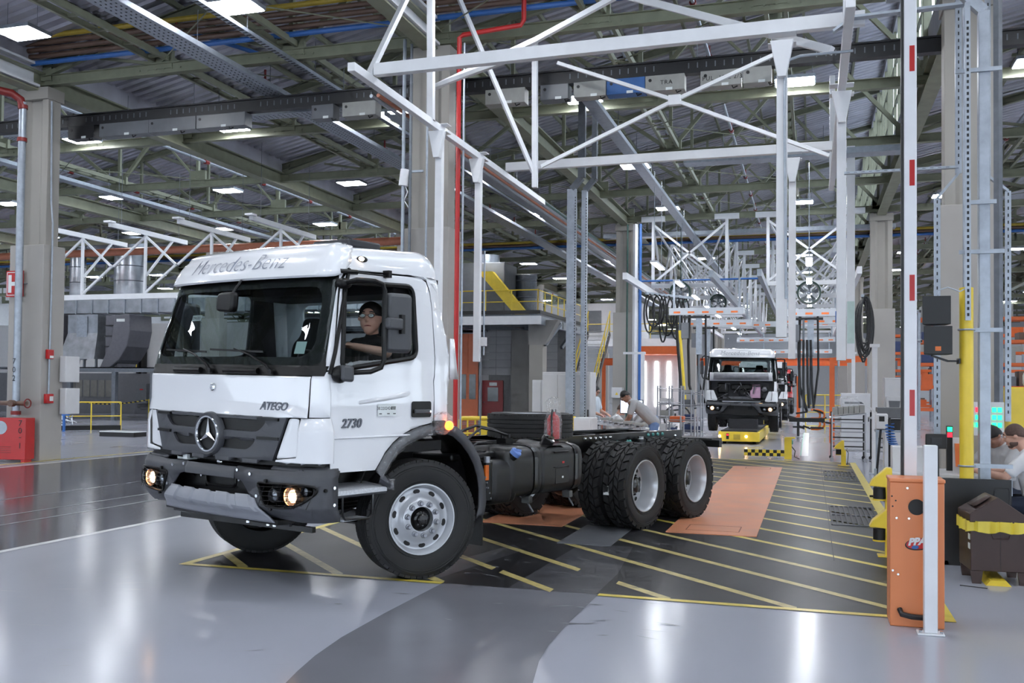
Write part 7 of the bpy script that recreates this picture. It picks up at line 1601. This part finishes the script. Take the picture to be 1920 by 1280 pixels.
# manipulator beams with orange marks
def manip(label, x0, x1, y, z, drop=(), m='alu'):
    t = thing('manipulator_beam', label, 'beam', (x0, y, z)); L = x1 - x0; MB().box(0, L, -.11, .11, 0, .22).build('beam_profile', m, t, smooth=0)
    n = int(L / .45)
    for i in range(n): MB().box(.15 + i * .45, .36 + i * .45, -.115, -.11, .05, .11).build('orange_mark', 'orange_bright', t, smooth=0)
    for x in (.15, L - .15): MB().bar((x, 0, .22), (x, 0, 1.15), .06).build('beam_hanger', 'galv', t)
    for (x, zl) in drop:
        d = MB().box(x - .09, x + .09, -.09, .09, -zl * .45, 0).build('mast', 'galv', t, smooth=0); MB().box(x - .5, x + .35, -.12, .12, -.10, -.04).build('trolley', 'black_metal', t)
        MB().cyl((x, 0, -zl * .45), (x, 0, -zl), .035, n=8).build('piston', 'galv_dark', t); MB().tube([V(x - .3, 0, .0), V(x - .34, 0, -1), V(x - .30, .0, -zl * .8), V(x - .1, 0, -zl - .2)], .045, 6).build('hose', 'rubber_hose', t); MB().tube([V(x + .2, 0, .0), V(x + .22, 0, -zl * .6), V(x + .1, 0, -zl)], .035, 6).build('hose', 'rubber_hose', t)
        MB().box(x - .55, x - .32, -.15, .05, -.75, -.25).build('control_box', 'plastic_grey', t)
    return t
manip('grey manipulator beam with orange marks left over the line, front one', -4.35, -2.0, 31.0, 4.05, [(.95, 2.8)]); manip('grey manipulator beam with orange marks left over the line, rear one', -4.3, -1.95, 34.2, 3.9, [(.85, 2.5)])
manip('grey manipulator beam with orange marks right over the line, front one', -.75, 1.1, 29.6, 3.85, [(.75, 2.6)]); manip('grey manipulator beam with orange marks right over the line, rear one', -.85, 1.1, 31.5, 3.75)
for i in range(3): manip('grey cross beam with orange marks deep in the line, %s' % ORD[i], -4.2 + .8 * i, 1.1, 41 + 6.5 * i, 4.3 - .3 * i, m='alu')
pipe_run('air_pipe', 'blue air pipe along the first line gantry', [(-6.4, 36.3, 5.78), (-1.7, 36.3, 5.78)], .035, 'blue_pipe')
for x, lb in ((-4.38, 'left'), (-.05, 'right')):   # work lights of the line
    for k in range(8):
        t = thing('ceiling_tube_lamp', 'white tube lamp under the %s line gantries, %s from the front' % (lb, ORD[k]), 'light', (x, 28.7 + 4.95 * k, 5.35)); MB().box(-.1, .1, -.9, .9, 0, .06).build('lamp_body', 'white_steel', t); MB().box(-.07, .07, -.85, .85, -.015, 0).build('lamp_tube', 'lamp_emit', t)
        for y in (-.7, .7): MB().bar((0, y, .06), (0, y, 2.7), .015).build('lamp_rod', 'galv', t)
# tool head of the right manipulator
th = thing('gripper_tool', 'black and orange gripping tool hanging right of the first line truck', 'tool', (-.1, 29.4, .55))
rr = random.Random(8)
for i in range(14): a = V(rr.uniform(-.45, .5), rr.uniform(-.2, .2), rr.uniform(.0, .6)); MB().bar(a, a + V(rr.uniform(-.4, .4), 0, rr.uniform(-.1, .1)), .05).build('tool_bar', rr.choice(('black_metal', 'alu', 'steel_dark')), th, smooth=0)
for i in range(4): MB().tube([V(.15 + .12 * (i % 2), 0, .15 + .25 * (i // 2)) + V(.22 * cos(a), -.1, .16 * sin(a)) for a in [radians(-100 + 20 * j) for j in range(11)]], .032, 6).build('orange_hose', 'amber', th)
for i in range(4): MB().tube([V(-.2 + .13 * i, 0, .6), V(-.22 + .12 * i, 0, 1.3), V(-.2 + .1 * i, 0, 2.6)], .04, 6).build('hose', 'rubber_hose', th)
MB().cyl((-.1, 0, .3), (-.1, 0, 3.2), .03, n=8).build('hanger', 'galv_dark', th); MB().box(-.5, .5, -.15, .15, .2, .32).build('tool_plate', 'black_metal', th)
th = thing('gripper_tool', 'black gripping tool with hose ring left of the first line truck', 'tool', (-4.0, 30.9, .35))
for i in range(12): a = V(rr.uniform(-.35, .35), rr.uniform(-.2, .2), rr.uniform(.1, .8)); MB().bar(a, a + V(rr.uniform(-.3, .3), 0, rr.uniform(-.2, .2)), .05).build('tool_bar', rr.choice(('black_metal', 'alu', 'steel_dark')), th, smooth=0)
MB().tube([V(-.05 + .42 * cos(a), -.1, .40 + .42 * sin(a)) for a in [2 * pi * j / 20 for j in range(20)]], .03, 6, closed=True).build('hose_ring', 'rubber_hose', th); MB().cyl((0, 0, .5), (0, 0, 3.7), .03, n=8).build('hanger', 'galv_dark', th)
for i in range(2): MB().tube([V(.1 + .1 * i, 0, .7), V(.0 + .1 * i, 0, 2.0), V(-.1 + .1 * i, 0, 3.2)], .05, 6).build('hose', 'yellow_steel' if i else 'rubber_hose', th)
# festoon hoses
def festoon(label, x, y, z, n, drop, dirx=0.0, diry=.25):
    t = thing('hose_festoon', label, 'hose', (x, y, z)); rq = random.Random(n)
    for i in range(n):
        o = V(dirx * i, diry * i, 0); d = drop * rq.uniform(.6, 1.0); w = rq.uniform(.12, .3); MB().tube([o + V(w * cos(a) * .9, 0, -d * .5 + d * .5 * sin(a)) for a in [2 * pi * j / 22 for j in range(22)]], .03, 6, closed=True).build('hose_loop', 'rubber_hose', t)
    MB().bar((-.1, -.1, .02), (dirx * n + .1, diry * n + .1, .02), .08).build('festoon_rail', 'galv', t)
festoon('black looped hoses hanging at the left front of the line', -5.0, 31.0, 4.75, 9, 1.6, .12, .2); festoon('black looped hoses hanging at the right front of the line', 1.55, 30.0, 4.45, 10, 1.9, .0, .22)
t = thing('tool_balancer', 'pale vertical tool column with blue valve at the right of the line', 'post', (1.0, 26.6, 0)); MB().box(-.1, .1, -.1, .1, 2.5, 8.08).build('column_profile', 'white_steel', t, smooth=0); MB().box(-.09, .09, -.12, -.1, 2.9, 4.0).build('green_film', 'sticker_green', t); MB().cyl((-.3, 0, 2.3), (-.3, 0, 5.5), .03, n=8).build('air_pipe', 'galv', t); MB().box(-.38, -.2, -.1, .1, 3.45, 3.75).build('valve', 'blue_pipe', t)
# ================================================================== racks, benches and cabinets along the line
mat('bin_blue', (.20, .26, .42), .5); mat('tube_steel', (.62, .62, .64), .3, metal=.6)
def rack(name, label, x, y, w, d, h, lev, rz=0., bins='bin_blue', seed=1, m='tube_steel'):
    t = thing(name, label, 'rack', (x, y, 0), rz); q = random.Random(seed)
    for sx in (0, w / 2, w):
        for sy in (0, d): MB().cyl((sx, sy, 0), (sx, sy, h), .022, n=6).build('upright', m, t)
    for i in range(lev):
        z = h * (i + .6) / lev; MB().box(0, w, 0, d, z, z + .02).build('shelf', m, t, smooth=0); MB().cyl((0, 0, z + .06), (w, 0, z + .06), .015, n=6).build('front_tube', m, t)
        x_ = .06
        while x_ < w - .25:
            bw_ = q.uniform(.18, .32)
            if q.random() < .8: MB().box(x_, min(w, x_ + bw_) - .02, .05, d - .05, z + .021, z + .02 + q.uniform(.1, .6 * h / lev)).build('stored_bin', q.choice((bins, bins, 'cabinet_white', 'plastic_grey', 'box_grey')), t, smooth=0)
            x_ += bw_
    return t
a = onY(1240, 760, 24.5); rack('parts_rack', 'tubular parts rack with blue bins behind the bending man', a.x - .1, 24.5, .6, .5, 1.75, 5, seed=2); a = onY(1278, 760, 25.5); rack('parts_rack', 'tubular parts rack with blue bins beside the first line truck', a.x, 25.5, .5, .5, 1.65, 5, seed=5)
a = onY(1250, 790, 21.5); rack('parts_trolley', 'low tubular trolley with orange trays before the blue-bin racks', a.x, 21.5, .62, .5, 1.05, 3, bins='orange_steel', seed=9)
a = onY(1120, 790, 18.6); t = thing('roller_bench', 'tilted roller conveyor bench behind the spare tyre', 'bench', (a.x, 18.6, 0))
MB().bar((0, 0, .98), (1.0, .1, .86), .5, .05).build('bench_bed', 'alu', t, smooth=0)
for i in range(9): MB().cyl((.05 + .105 * i, -.25, 1.0 - .012 * i), (.05 + .105 * i, .27, 1.0 - .012 * i), .025, n=8).build('roller', 'tube_steel', t)
for x in (.08, .9):
    for y in (-.2, .25): MB().cyl((x, y, 0), (x, y, .92), .025, n=6).build('leg', 'tube_steel', t)
for i in range(4): MB().box(.1 + .22 * i, .28 + .22 * i, -.15, .15, 1.03 - .03 * i, 1.08 - .03 * i).build('tray', 'box_grey', t, smooth=0)
a = onY(1184, 765, 20.45); t = thing('desk_monitor', 'monitor with bright screen on the bench behind the chassis', 'monitor', (a.x, 20.45, 0)); mat('screen_lit', (.8, .84, .9), .3, emit=(.85, .9, 1), es=1.1); MB().box(-.25, .25, 0, .03, 1.12, 1.42).build('monitor_case', 'black_metal', t); MB().box(-.235, .235, -.005, 0, 1.135, 1.405).build('screen', 'screen_lit', t); MB().cyl((0, .02, 0), (0, .02, 1.15), .03, n=8).box(-.15, .15, -.1, .1, 0, .02).build('desk_stand', 'plastic_grey', t)
for px, lb in ((1560, 'left'), (1637, 'right')):
    a = onY(px, 800, 24.0); t = thing('flow_rack', 'tubular flow rack with pale trays and bagged parts right of the line, %s' % lb, 'rack', (a.x, 24.0, 0)); w = .75
    for x in (0, w):
        for y in (0, .9): MB().cyl((x, y, 0), (x, y, 1.15), .022, n=6).cyl((x, y - .04, .04), (x, y + .04, .04), .05, n=8).build('upright', 'black_metal' if y else 'tube_steel', t)
    for i in range(4): MB().bar((0, 0, .25 + .22 * i), (w, 0, .25 + .22 * i), .03).build('cross_tube', 'tube_steel', t); MB().bar((0, .9, .3 + .22 * i), (w, .9, .3 + .22 * i), .03).build('cross_tube', 'black_metal', t)
    MB().bar((-.05, .4, 1.02), (w + .05, .4, 1.12), .8, .03).build('tray_bed', 'alu', t, smooth=0)
    for i in range(6): MB().box(.02 + .12 * i, .13 + .12 * i, .05, .75, 1.08 + .012 * i, 1.26 + .012 * i).build('tray', 'box_grey', t, smooth=0)
    if lb == 'left': crumple((.35, .3, 1.36), (.28, .2, .14), 16, .03, 'bagged_parts', t, 3)
t = cabinet('pale grey control cabinet right of the line', 1577, 1632, 737, 29.0, .5); MB().box(-.3, .25, -.02, -.015, 1.30, 1.36).build('name_strip', 'plastic_grey', t)
t = cabinet('white cabinet with cooling unit behind the flow rack', 1658, 1690, 708, 21.0, .4); MB().box(-.14, .17, -.14, -.015, 1.0, 1.55).build('cooling_unit', 'cabinet_white', t, bevel=.02); MB().prism([(-.08, 0), (.08, 0), (.11, .28), (-.11, .28)], face_M((.02, -.141, 1.18), (1, 0, 0), (0, 0, 1)), .003).build('cooling_grille', 'plastic_grey', t)
a = onY(1680, 790, 17.5); t = thing('crate_table', 'side table with grey crates beside the barrier boom', 'table', (a.x - .12, 17.5, 0)); MB().box(-.2, .3, 0, .5, .95, .99).build('table_top', 'galv', t)
for x in (-.17, .27): MB().box(x - .02, x + .02, .2, .24, 0, .95).build('leg', 'galv', t)
for i in range(2): MB().box(-.18, .26, .02, .45, .99 + .20 * i, 1.17 + .20 * i).build('crate', 'plastic_grey' if i else 'black_metal', t, bevel=.01)
t = thing('coil_hose', 'blue spiral air hose hanging beside the barrier boom', 'hose', (onY(1668, 820, 15.5).x, 15.5, 0)); MB().tube([V(.06 * cos(i * .7) + .1 * (i / 90) ** 2, .06 * sin(i * .7), 1.16 - .0062 * i * (1 - .35 * i / 90)) for i in range(90)], .01, 5).build('hose_spiral', 'blue_pipe', t); MB().cyl((.0, 0, 0), (.0, 0, 1.25), .02, n=6).box(-.1, .25, -.1, .1, 0, .03).build('hose_stand', 'black_metal', t)
t = cabinet('white wall cabinet with warning triangle on the far column', 1146, 1167, 726, 35.9, .3, pyb=746); MB().prism([(-.06, 0), (.06, 0), (0, .11)], face_M((0, -.02, .12), (1, 0, 0), (0, 0, 1)), .004).build('warning_triangle', 'yellow_steel', t); MB().box(-.1, .1, .28, .42, .1, .3).build('mount', 'galv', t)
for (px, r, m_, w) in ((1190, .10, 'white_steel', 'broad white'), (1175, .035, 'green_pipe', 'green'), (1199, .06, 'blue_pipe', 'blue')):
    a = onY(px, 700, 35.9); pipe_run('column_pipe', '%s vertical pipe at the far column by the line' % w, [(a.x, 35.9, 0), (a.x, 35.9, 7.9)], r, m_, n=4 if r == .1 else 8)
t = thing('arm_post', 'white jointed arm post beside the blue pipe', 'post', (onY(1205, 700, 34).x, 34, 0)); MB().box(-.06, .06, -.06, .06, 0, 3.0).build('post_tube', 'white_steel', t); MB().bar((-.7, 0, 2.95), (.1, 0, 2.95), .08).build('arm', 'white_steel', t)
for px, Y, w in ((1600, 30.5, 'slim white pole by the grey cabinet'), (1640, 20.5, 'tall white pole before the cooling cabinet')):
    a = onY(px, 700, Y); t = thing('white_pole', w, 'post', (a.x, Y, 0)); zt_ = onY(px, 660 if px == 1600 else 645, Y).z; MB().box(-.05, .05, -.05, .05, 0, zt_).build('pole_tube', 'white_steel', t, bevel=.005); MB().box(-.09, .09, -.09, .09, zt_ - .06, zt_).build('pole_cap', 'white_steel', t); MB().box(-.1, .1, -.1, .1, 0, .015).build('base_plate', 'galv', t)
# far orange racking and steelwork
for i, (x0, y, lb) in enumerate(((4.6, 46, 'nearest'), (4.2, 59, 'middle'), (5.5, 80, 'farthest'))):
    t = thing('pallet_rack', 'tall orange pallet rack right of the line, %s' % lb, 'rack', (x0, y, 0)); q = random.Random(i)
    for k in range(4):
        for yy in (0, 1.1): MB().box(k * 2.4 - .05, k * 2.4 + .05, yy - .05, yy + .05, 0, 5.2).build('upright', 'galv', t, smooth=0)
    for z in (.9, 1.9, 2.9, 3.9, 4.9):
        for yy in (0, 1.1): MB().box(0, 7.2, yy - .03, yy + .03, z - .07, z + .07).build('load_beam', 'orange_steel', t, smooth=0)
        for k in range(9):
            if q.random() < .8: MB().box(.1 + .78 * k, .1 + .78 * k + q.uniform(.4, .72), .05, 1.0, z + .07, z + q.uniform(.35, .75)).build('load', q.choice(('box_grey', 'brown_pipe', 'plastic_grey', 'orange_steel', 'bin_blue')), t, smooth=0)
t = thing('overhead_crane_beam', 'orange crane beam crossing deep behind the line trucks', 'beam', (-14, 66, 3.6)); MB().ibeam((0, 0, 0), (22, 0, 0), .3, .5).build('beam_profile', 'orange_steel', t, smooth=0)
for x in (.2, 9.5, 21.8): MB().box(x - .12, x + .12, -.1, .1, -3.6, -.2).build('beam_post', 'orange_steel', t, smooth=0)
t = thing('swing_jib', 'orange swing jib right of the line before the grey column', 'jib', (onY(1560, 700, 33).x, 33, 0)); MB().box(-.08, .08, -.08, .08, 0, 2.75).build('jib_post', 'orange_steel', t, smooth=0); MB().bar((0, 0, 2.65), (.95, 0, 2.72), .14, .2).build('jib_arm', 'orange_steel', t)
t = thing('lift_arm', 'orange-red lifting arm beside the second line truck', 'lift', (onY(1497, 700, 37).x, 37, 0)); MB().bar((0, 0, .6), (0, 0, 2.2), .12).bar((0, 0, .7), (-.3, 0, .6), .1).build('lower_arm', 'orange_steel', t); MB().bar((0, 0, 2.2), (0, 0, 4.6), .08).build('hoist_rod', 'galv', t); MB().prism([(-.5, .25), (.5, .25), (.15, 0), (-.1, 0)], face_M((0, 0, 4.4), (1, 0, 0), (0, 0, 1)), .1).build('hoist_head', 'orange_steel', t); MB().cyl((0, 0, 0), (0, 0, .6), .05, n=8).build('foot', 'steel_dark', t)
yb = thing('line_fence', 'yellow mesh safety fence deep right of the line', 'fence', (-.2, 44.0, 0)); rail_line(yb, [(0, 0, 0), (2.4, 0, 0)], 1.5, mid=(.1, .3, .5, .7), post=.8, kick=False)
# bright bay behind the far-left column
bt = thing('light_booth', 'brightly lit inspection booth with vertical light strips behind the racks', 'booth', (-11.5, 60.0, 0))
MB().box(0, 4.2, 2.0, 2.1, 0, 4.0).build('booth_back', 'cabinet_white', bt, smooth=0); MB().box(-.1, 4.3, 0, 2.1, 3.9, 4.4).build('booth_roof', 'orange_steel', bt, smooth=0); mat('strip_light', (1, 1, 1), .4, emit=(1, 1, 1), es=6)
for i in range(5): MB().box(.3 + .8 * i, .5 + .8 * i, 1.94, 2.0, .6, 3.5).build('light_strip', 'strip_light', bt, smooth=0)
for x in (-.1, 4.2): MB().box(x, x + .1, 0, 2.0, 0, 3.9).build('booth_side', 'cabinet_white', bt, smooth=0)
mz2 = thing('rear_platform', 'grey rear platform with office unit far behind the racks', 'platform', (-17, 64, 4.6)); MB().box(0, 9, 0, 5, 0, .5).build('deck', 'white_steel', mz2, smooth=0); MB().box(.5, 6, 1, 4, .5, 3.0).build('office_unit', 'cabinet_white', mz2, smooth=0); MB().box(.8, 3.2, .95, 1.0, 1.0, 2.5).build('office_window', 'plastic_grey', mz2, smooth=0); rail_line(mz2, [(0, .1, .5), (9, .1, .5)], 1.0, post=2.2, kick=False)
for x in (.2, 8.6): MB().box(x, x + .25, .2, .45, -4.6, 0).build('platform_leg', 'galv', mz2, smooth=0)
